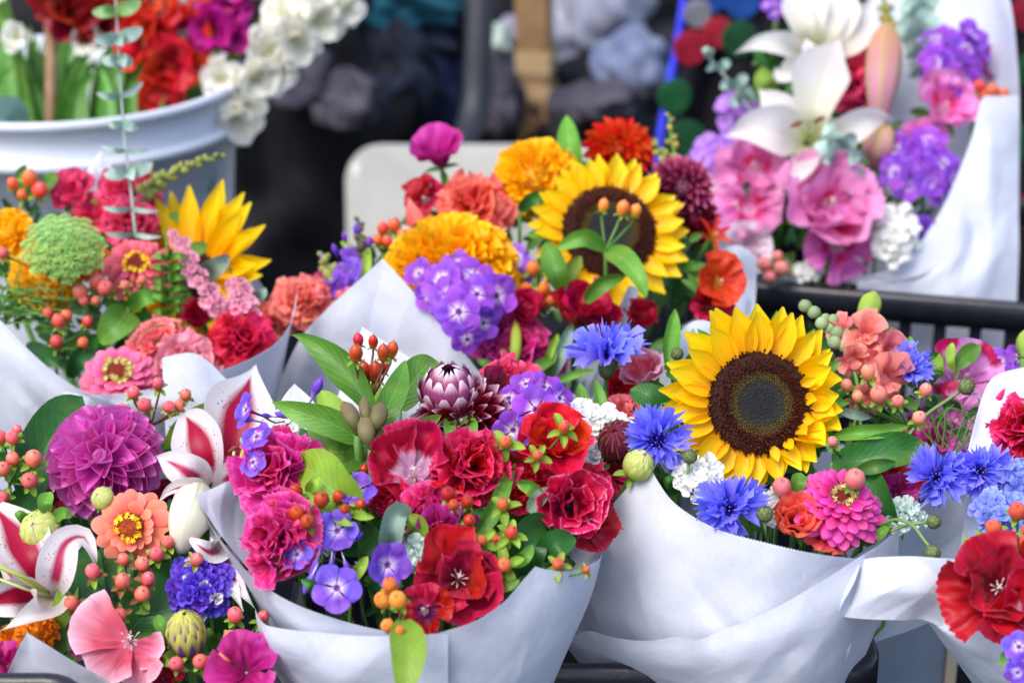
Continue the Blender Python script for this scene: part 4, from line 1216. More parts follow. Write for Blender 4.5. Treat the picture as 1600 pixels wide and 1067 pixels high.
part('backrest', MB().add(*rrect(cw, .30, .055, .018)).mesh('backrest', M_CHAIR, False), t, Matrix.Translation((0, 0, pc.z - .15)) @ Matrix.Rotation(rad(-9), 4, 'X'))
part('seat', MB().add(*rrect(.40, .40, .06, .02, 0)).mesh('seat', M_CHAIR), t, Matrix.Translation((0, .22, .45)) @ Matrix.Rotation(rad(90), 4, 'X'))
for sx in (-1, 1):
    part('leg', MB().add(*tube([V((sx * .205, .02, pc.z - .03)), V((sx * .205, .10, .45)), V((sx * .215, .42, .0))], .011, 8)).mesh('leg', M_CHAIR), t)
    part('leg', MB().add(*tube([V((sx * .19, .40, .45)), V((sx * .20, -.02, .0))], .011, 8)).mesh('leg', M_CHAIR), t)

# ---- wooden post, dark tube frame, bags and cloths
M_WOOD = solid_mat('post_wood', '#b08a64', .7, '#8e6b4a', 20, .3, .2)
a, b_ = P(833, -60, 3.3), P(858, 262, 3.3); e = (b_ - a); base = a + e * ((0 - a.z) / e.z)
base = V((P(862, 300, 3.3).x, P(862, 300, 3.3).y + .25, 0))
t = thing('wooden_post', 'light brown wooden post with a pale tape band, standing behind the chair', 'post', base)
ax = (a - base); L = ax.length * 1.15; q = ax.to_track_quat('Z', 'Y').to_matrix().to_4x4(); hw = 27 * 3.3 / FPX
bevel_mod(part('beam', MB().add(*box(-hw, hw, -.02, .02, 0, L)).mesh('beam', M_WOOD, False), t, q), .003)
k = (P(845, 128, 3.3) - base).length; part('tape_band', MB().add(*box(-hw - .002, hw + .002, -.022, .022, k - .02, k + .02)).mesh('tape', solid_mat('tape_tan', '#c7a97c', .5), False), t, q)
k = (P(845, 190, 3.3) - base).length; part('tape_band', MB().add(*box(-hw - .002, hw + .002, -.022, .022, k - .012, k + .012)).mesh('tape', solid_mat('tape_tan', '#c7a97c', .5), False), t, q)
M_TUBE = solid_mat('frame_grey', '#2a2b31', .5, '#33343a', 20)
g0 = P(748, 120, 3.15); t = thing('hand_cart', 'dark grey tube frame of a hand cart, left of the wooden post', 'cart', V((g0.x, g0.y, 0)))
o_ = V((g0.x, g0.y, 0))
part('frame_tube', MB().add(*tube([P(752, -80, 3.15) - o_, P(748, 60, 3.15) - o_, P(742, 170, 3.15) - o_, P(715, 235, 3.1) - o_, P(640, 275, 3.05) - o_], 23 * 3.15 / FPX, 12, 20)).mesh('frame_tube', M_TUBE), t)
part('base_tube', MB().add(*tube([P(640, 275, 3.05) - o_, V((-.35, .05, .25)), V((-.3, .1, .03))], .018, 10, 12)).mesh('base_tube', M_TUBE), t)

def lump(name, label, cat, c, rx, ry, rz, mat, seed, amp=.3, fr=3., rough=2, extra=None):
    """crumpled bag or folded cloth standing on the ground"""
    t_ = 0; vs = []; n1, n2 = 72, 40
    for j in range(n2 + 1):
        th = pi * j / n2
        for i in range(n1):
            a = 2 * pi * i / n1; d = V((sin(th) * cos(a), sin(th) * sin(a), cos(th)))
            s = V((seed * 3.1, seed, 0))
            k = 1 + amp * noise.noise(d * fr + s) + amp * .5 * (abs(noise.noise(d * fr * 2.2 + s)) - .2) + amp * .25 * noise.noise(d * fr * 5 + s)
            if 'cloth' in name or 'plastic' in name: k = 1 + .30 * noise.noise(d * 1.6 + s) + .13 * sin(a * 6 + d.z * 4 + 3 * noise.noise(d * 2 + s)) * sin(th) + .06 * sin(a * 13 + d.z * 9)
            p = V((d.x * rx * k, d.y * ry * k, max(d.z * rz * k, -rz * .55)))
            vs.append(p)
    fs = []
    for j in range(n2):
        for i in range(n1):
            a = j * n1 + i; b = j * n1 + (i + 1) % n1; fs.append((a, a + n1, b + n1, b))
    o = part(name, mesh(name, vs, fs, mat), None, Matrix.Translation(c))
    return tag(o, label, cat)
M_BAG = solid_mat('black_bag', '#09090d', .6, '#16161d', 14, .25, .4, 0, 0, 25)
M_NAVY = solid_mat('navy_cloth', '#12161f', .85, '#232a3c', 9, .2, .3, 0, 0, 30)
M_TEAL = solid_mat('teal_cloth', '#2b6d80', .8, '#1d4c5c', 9, .2, .3, 0, 0, 30)
M_GREYB = solid_mat('grey_white_plastic', '#a4a6b4', .5, '#787c92', 10, .4, .3, 0, 0, 25)
def gz(u, v, d): return P(u, v, d)
t = thing('rear_table', 'low table under a black cloth behind the chair, heaped with bags and cloths', 'table', V((-.25, 3.75, 0)))
part('tabletop', MB().add(*box(-1.1, 1.1, -.5, .75, .52, .55)).mesh('tabletop', M_CLOTHB, False), t)
v, f, uv = grid(lambda s, q: V((1.1 * s, -.504 - .02 * sin(30 * s) * q - .02 * q, .548 - .5 * q)), 80, 5)
part('cloth_drop', mesh('cloth_drop', v, f, M_CLOTHB, uv), t)
for sx in (-1.0, 1.0):
    for sy in (-.42, .68): part('leg', MB().add(*tube([V((sx, sy, 0)), V((sx, sy, .52))], .016, 8)).mesh('leg', M_BLACKP), t)
lump('black_bag', 'large black bag between the white bucket and the white chair', 'bag', gz(430, 300, 3.5), .26, .2, .5, M_BAG, 1)
lump('black_bag', 'black bag between the chair and the post, under the dark blue cloth', 'bag', gz(690, 240, 3.7), .22, .2, .38, M_BAG, 3)
lump('navy_cloth', 'crumpled dark navy cloth lying against the black bags', 'cloth', gz(610, 135, 3.38), .08, .06, .10, M_NAVY, 4, .4)
lump('navy_cloth', 'blackish navy coat under the teal cloth', 'cloth', gz(610, 58, 3.45), .12, .08, .05, M_NAVY, 14, .35)
lump('teal_cloth', 'teal cloth bundle on top of the dark cloths, left of the hand cart', 'cloth', gz(600, 4, 3.4), .13, .08, .055, M_TEAL, 5, .35)
lump('plastic_bag', 'crumpled white and grey plastic bag right of the wooden post', 'bag', gz(925, 50, 3.6), .10, .1, .12, M_GREYB, 7, .3, 1.8)
lump('plastic_bag', 'small pale plastic bag left of the wooden post', 'bag', gz(792, 78, 3.5), .035, .04, .05, M_GREYB, 8, .3, 1.8)
lump('black_bag', 'black bag under the white plastic bag, right of the wooden post', 'bag', gz(960, 215, 3.5), .17, .16, .14, M_BAG, 9)
M_LILG = solid_mat('lilac_grey_cloth', '#3a3742', .85, '#57535e', 12, .2, .3, 0, 0, 30)
M_BLUE = solid_mat('blue_cloth', '#141c32', .85, '#222f50', 12, .2, .3, 0, 0, 30)
lump('cloth_bundle', 'small lilac grey cloth bundle on the black bag left of the chair', 'cloth', gz(545, 165, 3.22), .05, .05, .05, M_LILG, 21, .5)
lump('cloth_bundle', 'blue denim cloth bundle left of the hand cart frame', 'cloth', gz(668, 150, 3.45), .075, .05, .10, M_BLUE, 22, .5)
lump('cloth_bundle', 'lilac grey cloth bundle right of the hand cart frame', 'cloth', gz(782, 165, 3.4), .04, .05, .07, M_LILG, 23, .5)
lump('cloth_bundle', 'dark lilac cloth bundle beside the white gladiolus', 'cloth', gz(462, 125, 3.22), .06, .05, .06, M_LILG, 24, .5)
lump('cloth_bundle', 'grey lilac cloth under the white plastic bag', 'cloth', gz(930, 160, 3.3), .07, .05, .035, M_LILG, 25, .5)
lump('cloth_bundle', 'pale blue cloth right of the white plastic bag', 'cloth', gz(985, 110, 3.4), .06, .05, .07, solid_mat('pale_blue_cloth', '#6a7494', .8, '#868eaa', 12, .2), 26, .3, 1.8)
lump('cloth_bundle', 'pale mint cloth at the left of the wooden post', 'cloth', gz(772, 62, 3.45), .03, .04, .03, solid_mat('mint_cloth', '#9ab0a4', .8, '#c0ccc4', 12, .2), 27, .45)
lump('black_bag', 'low black bag in the far background behind the plastic bag', 'bag', gz(1000, 60, 4.2), .3, .2, .25, M_BAG, 11)
lump('black_bag', 'black bag in the far background behind the bucket', 'bag', gz(200, 60, 4.2), .6, .2, .35, M_BAG, 12)

# ---- black cloth with coiled rosettes behind the lilies
M_BCLOTH = solid_mat('black_cotton', '#0f0f14', .9, '#17171e', 30, .2, .3, 0, 0, 500)
D5 = 2.62
o_ = P(1300, 200, D5); t = thing('rosette_cloth', 'black cloth with coiled red and green rosettes and blue edge, behind the lily bouquet', 'cloth', o_)
def cl(s, q):
    u = (1072 - 45 * smooth(0, .55, q) + 20 * smooth(.5, 1, q)) * (1 - (s + 1) / 2) + 1700 * (s + 1) / 2
    return P(u, -60 + 620 * q, D5 + .015 * sin(s * 14) + .01 * sin(s * 31 + q * 4)) - o_
v, f, uv = grid(cl, 80, 30)
sm = part('cloth', mesh('cloth', v, f, M_BCLOTH, uv), t).modifiers.new('thickness', 'SOLIDIFY'); sm.thickness = .003
part('blue_edge', MB().add(*tube([cl(-1, i / 20) + V((0, -.004, 0)) for i in range(21)], 7 * D5 / FPX, 8)).mesh('blue_edge', solid_mat('blue_trim', '#2a2fc8', .7, '#3a44e0', 60)), t)
def coil(u, v, R, col):
    p = [];
    for i in range(120):
        a = i * .42; r = R * (1 - i / 124); p.append(V((cos(a) * r, 0, sin(a) * r * 1.08)))
    Rm = D5 / FPX
    b = MB().add(*tube([q * Rm for q in p], R * Rm / 26, 5)); b2 = MB().add(*lathe([(.001, -.001), (R * Rm, -.001), (R * Rm, .001), (.001, .001)], 24), M=Matrix.Rotation(pi / 2, 4, 'X') @ Matrix.Translation((0, 0, -.003)))
    ro = part('rosette', b.mesh('rosette', solid_mat('rosette' + col, col, .85, None, 60)), t, Matrix.Translation(P(u, v, D5 - .025) - o_))
    dk = '#' + ''.join('%02x' % int(int(col[k:k + 2], 16) * .55) for k in (1, 3, 5))
    part('backing', b2.mesh('backing', solid_mat('rosette_back' + col, dk, .9, None, 60)), ro)
for u, v, R, c_ in ((1079, 76, 27, '#b81c3a'), (1121, 52, 24, '#c22840'), (1090, 22, 22, '#9a9aa4'), (1054, 152, 27, '#1f6a3c'), (1072, 222, 33, '#1c5c36'), (1155, 62, 28, '#1f5c38'), (1160, 0, 30, '#2a62c0'), (1108, -4, 28, '#2458b8'), (1060, 285, 30, '#1c5c36'), (1598, 225, 30, '#1f5c38'), (1604, 22, 26, '#a81c3a'), (1603, 330, 26, '#8a1c34'), (1610, 110, 26, '#1f5c38')):
    coil(u, v, R, c_)
# ------------------------------------------------------------------ flower colours
pm = petal_mat
P_DAHL = pm('dahlia_magenta', [(0, '#c434a8'), (.4, '#de4cbc'), (1, '#ee88d4')], edge='#ee90da', edge_w=.05, trans=.3, vein=.12, hue=.016, var=.1)
P_ZCOR = pm('zinnia_coral', [(0, '#e0563a'), (.5, '#f47c60'), (1, '#fb9c84')], trans=.3, vein=.2)
P_ZPINK = pm('zinnia_pink', [(0, '#c83070'), (.5, '#e8588c'), (1, '#f484ac')], trans=.3, vein=.2)
P_ZROSE = pm('zinnia_rose', [(0, '#c82c4a'), (.5, '#e4506a'), (1, '#f27a86')], trans=.3, vein=.2)
P_ZMAG = pm('zinnia_magenta', [(0, '#b0126a'), (.5, '#dc2488'), (1, '#ea58b0')], trans=.3, vein=.2, hue=.02)
P_RED = pm('godetia_red', [(0, '#6a0418'), (.5, '#a60420'), (1, '#c00a2c')], edge='#d02c4c', edge_w=.06, trans=.3, vein=.35, sheen=.1)
P_REDW = pm('godetia_red_pale_base', [(0, '#d8a0cc'), (.34, '#e2b4d4'), (.44, '#b80a26'), (1, '#cc1034')], edge='#e05080', edge_w=.06, trans=.3, vein=.3)
P_REDM = pm('ruffled_red', [(0, '#7c0420'), (.5, '#c00a28'), (.85, '#d8143c'), (1, '#e8407c')], edge='#e64a84', edge_w=.05, trans=.3, vein=.3)
P_REDV = pm('godetia_red_violet', [(0, '#3a1048'), (.3, '#6a1450'), (.45, '#a80824'), (1, '#bc0c28')], edge='#d83050', edge_w=.05, trans=.3, vein=.3)
P_SCAR = pm('godetia_scarlet', [(0, '#a00a20'), (.5, '#d80c1c'), (1, '#e8202c')], edge='#f0506c', edge_w=.05, trans=.32, vein=.25)
P_CRIMW = pm('godetia_crimson_white_edge', [(0, '#a0408a'), (.25, '#8c1040'), (.6, '#c00a34'), (1, '#dc2458')], edge='#ec88ac', edge_w=.05, trans=.3, vein=.3)
P_MAG = pm('carnation_magenta', [(0, '#9a0a50'), (.5, '#d81470'), (.9, '#e63894'), (1, '#ee62aa')], edge='#f06ab0', edge_w=.05, trans=.32, vein=.25, hue=.018)
P_MAGV = pm('godetia_violet_magenta', [(0, '#7a0a4c'), (.5, '#b41478'), (1, '#cc3a9c')], trans=.3, vein=.35)
P_HOT = pm('stock_hot_pink', [(0, '#a80c3c'), (.5, '#e02c62'), (1, '#f05c88')], trans=.3, vein=.2)
P_PINKG = pm('godetia_pink', [(0, '#e8a8c0'), (.15, '#e06080'), (.5, '#e0607c'), (.85, '#f0a0b8'), (1, '#f8c8d8')], trans=.32, vein=.3)
P_ORCH = pm('godetia_orchid', [(0, '#f0b8d8'), (.2, '#e060a8'), (.45, '#e878bc'), (1, '#f0a0d4')], blotch=('#d82868', .18, .52, .26), trans=.35, vein=.22)
P_ORCHD = pm('godetia_orchid_deep', [(0, '#f2c4dc'), (.2, '#d848a0'), (.5, '#e060b4'), (1, '#ee88cc')], blotch=('#d01c58', .16, .5, .28), trans=.35, vein=.22)
P_LAVP = pm('godetia_lavender', [(0, '#c85aa0'), (.4, '#e08cd0'), (1, '#e8acE0')], blotch=('#c82060', .7, 1.2, .3), trans=.35, vein=.2)
P_COR = pm('carnation_coral', [(0, '#c81c14'), (.55, '#f0402c'), (1, '#fb9080')], trans=.32, vein=.2)
P_SALM = pm('salmon', [(0, '#e84a34'), (.5, '#f47860'), (1, '#fa9c90')], trans=.35, vein=.18)
P_CRED = pm('coral_red', [(0, '#c82a20'), (.5, '#ea4c3a'), (1, '#f57460')], trans=.35, vein=.2)
P_PINKC = pm('carnation_pink', [(0, '#d84a6a'), (.5, '#f08098'), (1, '#f8b0bc')], trans=.32, vein=.2)
P_PCOR = pm('carnation_pink_coral', [(0, '#d03048'), (.5, '#ee6a74'), (1, '#f79490')], trans=.32, vein=.2)
P_CRIM = pm('carnation_crimson', [(0, '#8a0424'), (.5, '#cc0c38'), (1, '#e02c54')], trans=.3, vein=.25)
P_PHL = pm('phlox_violet', [(0, '#5a2a9c'), (.13, '#e4d6fa'), (.28, '#a884ee'), (.45, '#7446cc'), (1, '#8a60e2')], trans=.32, vein=.3, var=.2, hue=.018)
P_PHP = pm('phlox_purple', [(0, '#7a2a94'), (.13, '#f4e6fc'), (.26, '#cc98ea'), (.42, '#9044ca'), (1, '#a256da')], trans=.32, vein=.3, var=.2, hue=.018)
P_PHW = pm('phlox_purple_white', [(0, '#f4ecf8'), (.45, '#f0e6f8'), (.6, '#8a40c8'), (1, '#9a58dc')], trans=.32, vein=.2)
P_SNP = pm('snap_purple', [(0, '#5a2a9a'), (.5, '#7a40c4'), (1, '#9a62dc')], trans=.3)
P_LIL = pm('lily_white', [(0, '#d0d690'), (.18, '#e6e4cc'), (.45, '#ece8e4'), (1, '#f0ece8')], stripe=('#d0d4a0', .0, .95), stripe_w=.05, vfreq=40, trans=.4, vein=.12, var=.03, hue=0, bump=.15, rough=.4)
P_LILC = pm('lily_crimson', [(0, '#c8cc80'), (.1, '#e8c8d0'), (.4, '#f0e6e8'), (1, '#f4f0f0')], stripe=('#b40c3c', .04, .92), stripe_w=.30, spots='#7a0c30', vfreq=40, trans=.36, vein=.14, var=.03, hue=0, bump=.15, rough=.4)
P_LILP = pm('lily_pale_crimson', [(0, '#e0ccd2'), (.4, '#f0e8ea'), (1, '#f4f0f0')], stripe=('#c02a5c', .15, .85), stripe_w=.2, spots='#a83a60', vfreq=40, trans=.36, vein=.14, var=.03, hue=0, bump=.15, rough=.4)
P_MARY = pm('marigold_yellow', [(0, '#f09400'), (.5, '#ffb800'), (1, '#ffcc18')], trans=.32, vein=.15, hue=.008)
P_MARO = pm('marigold_orange', [(0, '#c84a00'), (.5, '#ee7a08'), (1, '#f8961c')], trans=.3, vein=.15)
P_ORED = pm('dahlia_orange_red', [(0, '#a01408'), (.5, '#dc3212'), (1, '#ee5424')], trans=.3, vein=.2)
P_BURG = pm('dahlia_burgundy_tip', [(0, '#3c0410'), (.55, '#740a20'), (.76, '#8c1030'), (.88, '#e0a8bc'), (1, '#f8eaf0')], trans=.25, vein=.25)
P_BURP = pm('dahlia_burgundy_pink', [(0, '#3c0412'), (.55, '#78102c'), (.8, '#c04878'), (1, '#e890b4')], trans=.25, vein=.25)
P_BURD = pm('dahlia_burgundy', [(0, '#3c0410'), (.5, '#6a0a20'), (1, '#8c1638')], trans=.25, vein=.25)
P_BUDB = pm('bud_burgundy_white', [(0, '#8a9a3c'), (.42, '#b4b46c'), (.58, '#8a4a60'), (.70, '#7a2458'), (.86, '#9a4470'), (.95, '#e8c8d8'), (1, '#fbf4f6')], stripe=('#b89a80', .3, .8), stripe_w=.10, trans=.2, vein=.3)
P_BUDY = pm('bud_yellow_purple', [(0, '#8a9a30'), (.4, '#b4b84c'), (1, '#ccc868')], stripe=('#8a4a94', .3, .85), stripe_w=.3, trans=.2, vein=.3)
P_BUDD = pm('bud_burgundy_yellow', [(0, '#4a0a20'), (.7, '#5a1028'), (1, '#7a2038')], stripe=('#c8bc70', .25, 1.1), stripe_w=.12, trans=.2, vein=.3)
P_BUDL = pm('bud_lime', [(0, '#7a9a2a'), (.5, '#b0c648'), (1, '#cfd878')], edge='#d8c8a0', edge_w=.15, trans=.2, vein=.2)
P_STAT = pm('statice_violet', [(0, '#4226a0'), (.5, '#5636c4'), (1, '#7a58e0')], trans=.25, vein=.2, hue=.014)
P_SCAB = pm('scabiosa_blue', [(0, '#6a78d8'), (.5, '#8494ea'), (1, '#a8b6f6')], trans=.32, vein=.2)
P_MINT = pm('statice_mint', [(0, '#b4d8c8'), (.5, '#cfe8de'), (1, '#e2f2ec')], trans=.3, vein=.1, hue=0)
P_GREYW = pm('statice_grey', [(0, '#9a98a4'), (1, '#c4c4ce')], trans=.2, vein=.1, hue=0)
P_PSPK = pm('pink_spike', [(0, '#c86a90'), (.5, '#e898b4'), (1, '#f4b8cc')], trans=.3, vein=.15)
P_AMMI = pm('ammi_green', [(0, '#6a9a40'), (.6, '#98c864'), (1, '#bfe094')], trans=.2, vein=.2, hue=.01)
P_SNC = pm('snap_coral', [(0, '#e85a5a'), (.5, '#f0807c'), (1, '#f6a096')], trans=.35, vein=.18, hue=.015)
P_TUL = pm('tulip_crimson', [(0, '#7a0a30'), (.5, '#a80a30'), (1, '#c01848')], trans=.25, vein=.3)
P_ALST = pm('alstroemeria_red', [(0, '#d87a10'), (.3, '#cc3010'), (1, '#e03418')], trans=.3, vein=.3)
P_LBUD = pm('lily_bud_pink', [(0, '#b06a8c'), (.3, '#d08aa0'), (.8, '#d8a86a'), (1, '#c8b040')], stripe=('#b8b050', .0, 1.2), stripe_w=.14, trans=.15, vein=.4)
P_LBUDG = pm('lily_bud_green', [(0, '#7aa030'), (.6, '#a8c048'), (1, '#e0c840')], trans=.15, vein=.3)
P_LBUDW = pm('lily_bud_white', [(0, '#dce0b0'), (.5, '#e6e4d0'), (1, '#e4e0d0')], stripe=('#a8b448', 0, 1.2), stripe_w=.09, trans=.2, vein=.1, var=.03, hue=0)
P_BUDV = pm('phlox_bud_hairy', [(0, '#5a6a34'), (.5, '#7a6a48'), (1, '#8a7450')], trans=.1, vein=.3)
P_PALEP = pm('petal_pale_pink', [(0, '#e8b0cc'), (.5, '#f4d4e4'), (1, '#faeaf2')], trans=.35, vein=.15)
B_COR = berry_mat('berry_coral', '#ea5654', '#f27670', '#c8a050')
B_RED = berry_mat('berry_red', '#b02414', '#be3620', '#b88a3a')
B_RY = berry_mat('berry_red_yellow', '#d8483a', '#e06650', '#dcc45a')
B_ORG = berry_mat('berry_orange', '#da5c2c', '#e2644a', '#d8b040')
B_YEL = berry_mat('berry_yellow', '#ea9030', '#ee8438', '#dcb84a')
B_PCH = berry_mat('berry_peach', '#ee8a6c', '#f0907e', '#d8c080')
B_PNK = berry_mat('berry_pink', '#e4706a', '#ea8a86', '#d0b080')
# ================================================================== A: front centre bouquet
A = Bouquet('front centre', 1.35, 770, .75, (660, 1230, .04))
wrap(A, 'white paper round the front centre bouquet, a pale green leaf hanging over its edge', [
    [[(304, 775, -.01), (330, 822, -.035), (365, 868, -.06), (400, 905, -.075), (450, 938, -.092), (520, 965, -.105), (600, 985, -.112), (700, 995, -.112)],
     [(345, 850, 0), (400, 930, -.04), (450, 985, -.065), (520, 1020, -.085), (600, 1040, -.09), (700, 1045, -.09)],
     [(470, 1060, .01), (520, 1100, -.03), (570, 1120, -.05), (620, 1130, -.06), (700, 1130, -.06)],
     [(560, 1250, .03), (600, 1260, 0), (650, 1265, -.01), (700, 1260, -.02)]],
    [[(560, 1000, -.105), (630, 997, -.116), (690, 987, -.120, 1), (740, 971, -.118), (785, 942, -.112), (812, 912, -.106), (836, 885, -.10, 1), (862, 891, -.092), (890, 892, -.082), (920, 884, -.062), (937, 872, -.035), (943, 856, -.005)],
     [(560, 1040, -.10), (640, 1045, -.105), (720, 1040, -.105), (790, 1010, -.10), (840, 985, -.09), (890, 970, -.065), (922, 935, -.01)],
     [(580, 1120, -.07), (660, 1130, -.08), (740, 1125, -.08), (800, 1110, -.065), (845, 1095, -.04), (872, 1050, .0)],
     [(620, 1260, -.03), (700, 1270, -.03), (760, 1260, -.02), (800, 1230, .02)]],
    [[(399, 951, -.055), (406, 966, -.072), (418, 977, -.084), (450, 983, -.098), (500, 988, -.108), (560, 993, -.117), (620, 993, -.122), (700, 989, -.1245)],
     [(404, 980, -.05), (425, 1010, -.08), (470, 1030, -.095), (540, 1045, -.108), (620, 1050, -.112), (700, 1048, -.112)],
     [(425, 1040, -.03), (470, 1080, -.06), (530, 1110, -.08), (600, 1125, -.088), (700, 1130, -.088)],
     [(520, 1200, .0), (580, 1230, -.02), (640, 1240, -.03), (700, 1240, -.03)]],
    # inner face of the left side
    [[(304, 775, -.012), (330, 764, .005), (360, 752, .02), (390, 743, .035), (440, 735, .05)],
     [(345, 835, -.025), (375, 820, .01), (400, 810, .03), (450, 800, .05)],
     [(400, 903, -.065), (430, 900, -.02), (470, 900, .01), (520, 900, .04)]],
    # right inner side
    [[(943, 858, -.008), (940, 842, .02), (925, 838, .05), (890, 842, .07)],
     [(925, 882, -.05), (905, 890, .0), (880, 900, .04), (850, 900, .06)]],
    # back corners behind the blooms
    ([[(425, 660, .10), (442, 622, .10), (459, 598, .10, 1), (482, 618, .095), (510, 650, .09)],
      [(430, 740, .08), (450, 740, .08), (470, 740, .08), (500, 740, .08)]], dict(teeth=(0, 0), nu=80)),
    ([[(525, 625, .115), (545, 565, .12), (566, 510, .125, 1), (610, 540, .12), (655, 567, .115), (700, 592, .11), (760, 625, .10)],
      [(540, 740, .09), (580, 740, .09), (640, 740, .09), (740, 740, .08)]], dict(nu=120)),
])
filler(A, 'dark green foliage between the blooms of the front centre bouquet', [(400, 700), (470, 640), (700, 600), (880, 600), (945, 780), (900, 880), (800, 930), (680, 985), (560, 965), (430, 900)], 330, 26, .03, .06, None, 11)

# red and magenta ruffles
godetia(A, 'crimson godetia with pale lilac base petals, in the middle of the front centre bouquet', 650, 752, 92, (-.05, .55), P_REDW, -.03, n=4, el=.62, spin=0, kind='fancup', az=(2.7, 1.2, .05, 4.5), sizes=(1.0, 1.05, .8, .7))
carnation(A, 'ruffled red double bloom right of the crimson godetia, three berries below it', 735, 735, 66, (.35, .35), P_REDM, -.035)
carnation(A, 'small dark red ruffled bloom at the lower left of the crimson godetia', 608, 778, 34, (-.5, .1), P_REDM, -.03, rows=(6, 5, 4))
carnation(A, 'magenta red ruffled bloom below the crimson godetia', 668, 800, 44, (.0, -.1), P_MAG, -.03, rows=(7, 6, 4))
godetia(A, 'violet red godetia folded downwards, under the ruffled red bloom', 690, 838, 66, (.3, -.3), P_MAGV, -.02, n=4, el=.45, spin=.2, kind='fan', stamens=False)
godetia(A, 'deep red godetia at the lower right of the front centre bouquet, above the paper edge', 715, 908, 84, (.1, .35), P_RED, -.035, n=4, el=.6, spin=.55, kind='fancup', rows=2)
godetia(A, 'dark red godetia with a violet throat, lying on the lower paper edge', 668, 958, 46, (-.3, .5), P_REDV, -.045, n=4, el=.4, spin=.2, kind='fan')
godetia(A, 'bright scarlet godetia at the upper right, behind the small green calyx stars', 862, 705, 74, (.1, .6), P_SCAR, -.01, n=4, el=.7, spin=.3, kind='fancup', rows=2, stamens=False)
godetia(A, 'scarlet godetia seen from its side, behind the leaf right of the ruffled red bloom', 800, 740, 52, (-.3, .3), P_SCAR, .0, n=4, el=.7, spin=.9, kind='fancup', stamens=False)
godetia(A, 'crimson godetia with white edged petals at the far right of the front centre bouquet', 888, 790, 70, (.2, .1), P_CRIMW, -.025, n=5, el=.75, spin=.3, kind='fancup', rows=2, stamens=False)
godetia(A, 'crimson godetia at the right end, leaning on the paper of the sunflower bouquet', 912, 815, 52, (.7, -.1), P_RED, -.015, n=4, el=.5, spin=.6, kind='fan', stamens=False)
carnation(A, 'large magenta carnation at the left of the front centre bouquet, right of the pale lily', 437, 738, 70, (-.35, .4), P_MAG, -.02)
carnation(A, 'magenta carnation under the larger one, on the left paper edge', 440, 838, 62, (-.55, .2), P_MAG, -.045)
godetia(A, 'magenta petal fan tucked behind the left paper edge', 428, 880, 36, (-.8, -.3), P_MAG, -.045, n=4, el=.8, spin=.2, kind='fan', stamens=False)
carnation(A, 'hot pink ruffled bloom behind the purple phlox of the front centre bouquet', 795, 598, 48, (.0, .7), P_HOT, .02, rows=(7, 6, 5))
# dahlias
dahlia(A, 'burgundy dahlia with white petal tips, under the half open striped bud', 728, 672, 88, (.0, .6), P_BURG, .0, n=90, kind='dahlflat', th1=100, root=.25)
dahlia_bud(A, 'half open dahlia bud in burgundy, white and green, seen from its side', 703, 618, 41, (-.05, 1.6), P_BUDB, -.015, n=33, tall=.9, open_=.28, nsep=4,
           leaves=[([(706, 655, -.02), (702, 672, -.04), (704, 690, -.04)], 26, M_LEAF), ([(725, 655, -.02), (735, 668, -.03), (738, 684, -.03)], 28, M_LEAF)])
godetia(A, 'burgundy petals with a white edge beside the striped bud', 770, 612, 44, (.9, .4), P_BURD, .0, n=4, el=.3, spin=.5, kind='broad', stamens=False)
# phlox
phlox(A, 'purple phlox head with white starred blooms, right of the half open striped bud', (835, 660, .05), [
    (837, 640, 38, .1, .25, -.035), (802, 672, 36, -.25, -.2, -.03), (795, 622, 30, -.5, .6), (850, 605, 30, .2, .9), (874, 622, 27, .7, .5), (822, 600, 28, -.2, 1.0), (768, 650, 26, -.8, .2, .01), (780, 640, 28, -.6, .5, .0), (860, 655, 24, .6, -.2, -.01), (785, 605, 24, -.4, .9, .01)], P_PHP, off=-.01)
phlox(A, 'loose violet phlox with dark buds, at the lower left of the front centre bouquet', (520, 870), [
    (527, 829, 37, .0, .2, -.05), (605, 882, 41, .5, .2, -.055), (526, 918, 39, .05, .35, -.06), (556, 768, 34, .1, 1.0, -.05), (464, 866, 26, -.4, .5, -.05)],
    P_PHL, buds=[(492, 880, 30, -1.9), (518, 878, 22, -1.6), (485, 905, 34, -2.0), (502, 860, 20, 2.4), (540, 880, 22, -1.2), (570, 885, 20, -.4), (480, 838, 34, 2.6), (522, 862, 18, 1.6), (556, 842, 22, .8), (510, 845, 20, 2.0)], off=-.045, base_off=.0)
phlox(A, 'violet phlox flowers seen from the side, over the pale lily at the left', (450, 655), [
    (385, 640, 30, -1.3, .6, -.05), (402, 682, 28, -.5, .9, -.05), (395, 722, 24, -.4, .4, -.045)], P_PHL, buds=[(388, 655, 30, 2.9), (445, 650, 24, 2.8), (492, 612, 36, 1.1), (420, 650, 18, 3.0)], off=-.04, base_off=.02)
cluster(A, 'small white phlox flowers behind the long leaves, at the left of the front centre bouquet', 470, 655, 34, 30, 11, 16, M_WHITE, .02, (-.2, .5), group='clusters of tiny blooms')
cluster(A, 'pale mint statice beside the right violet phlox flower', 650, 862, 32, 26, 12, 20, P_MINT, -.03, (.2, .4))
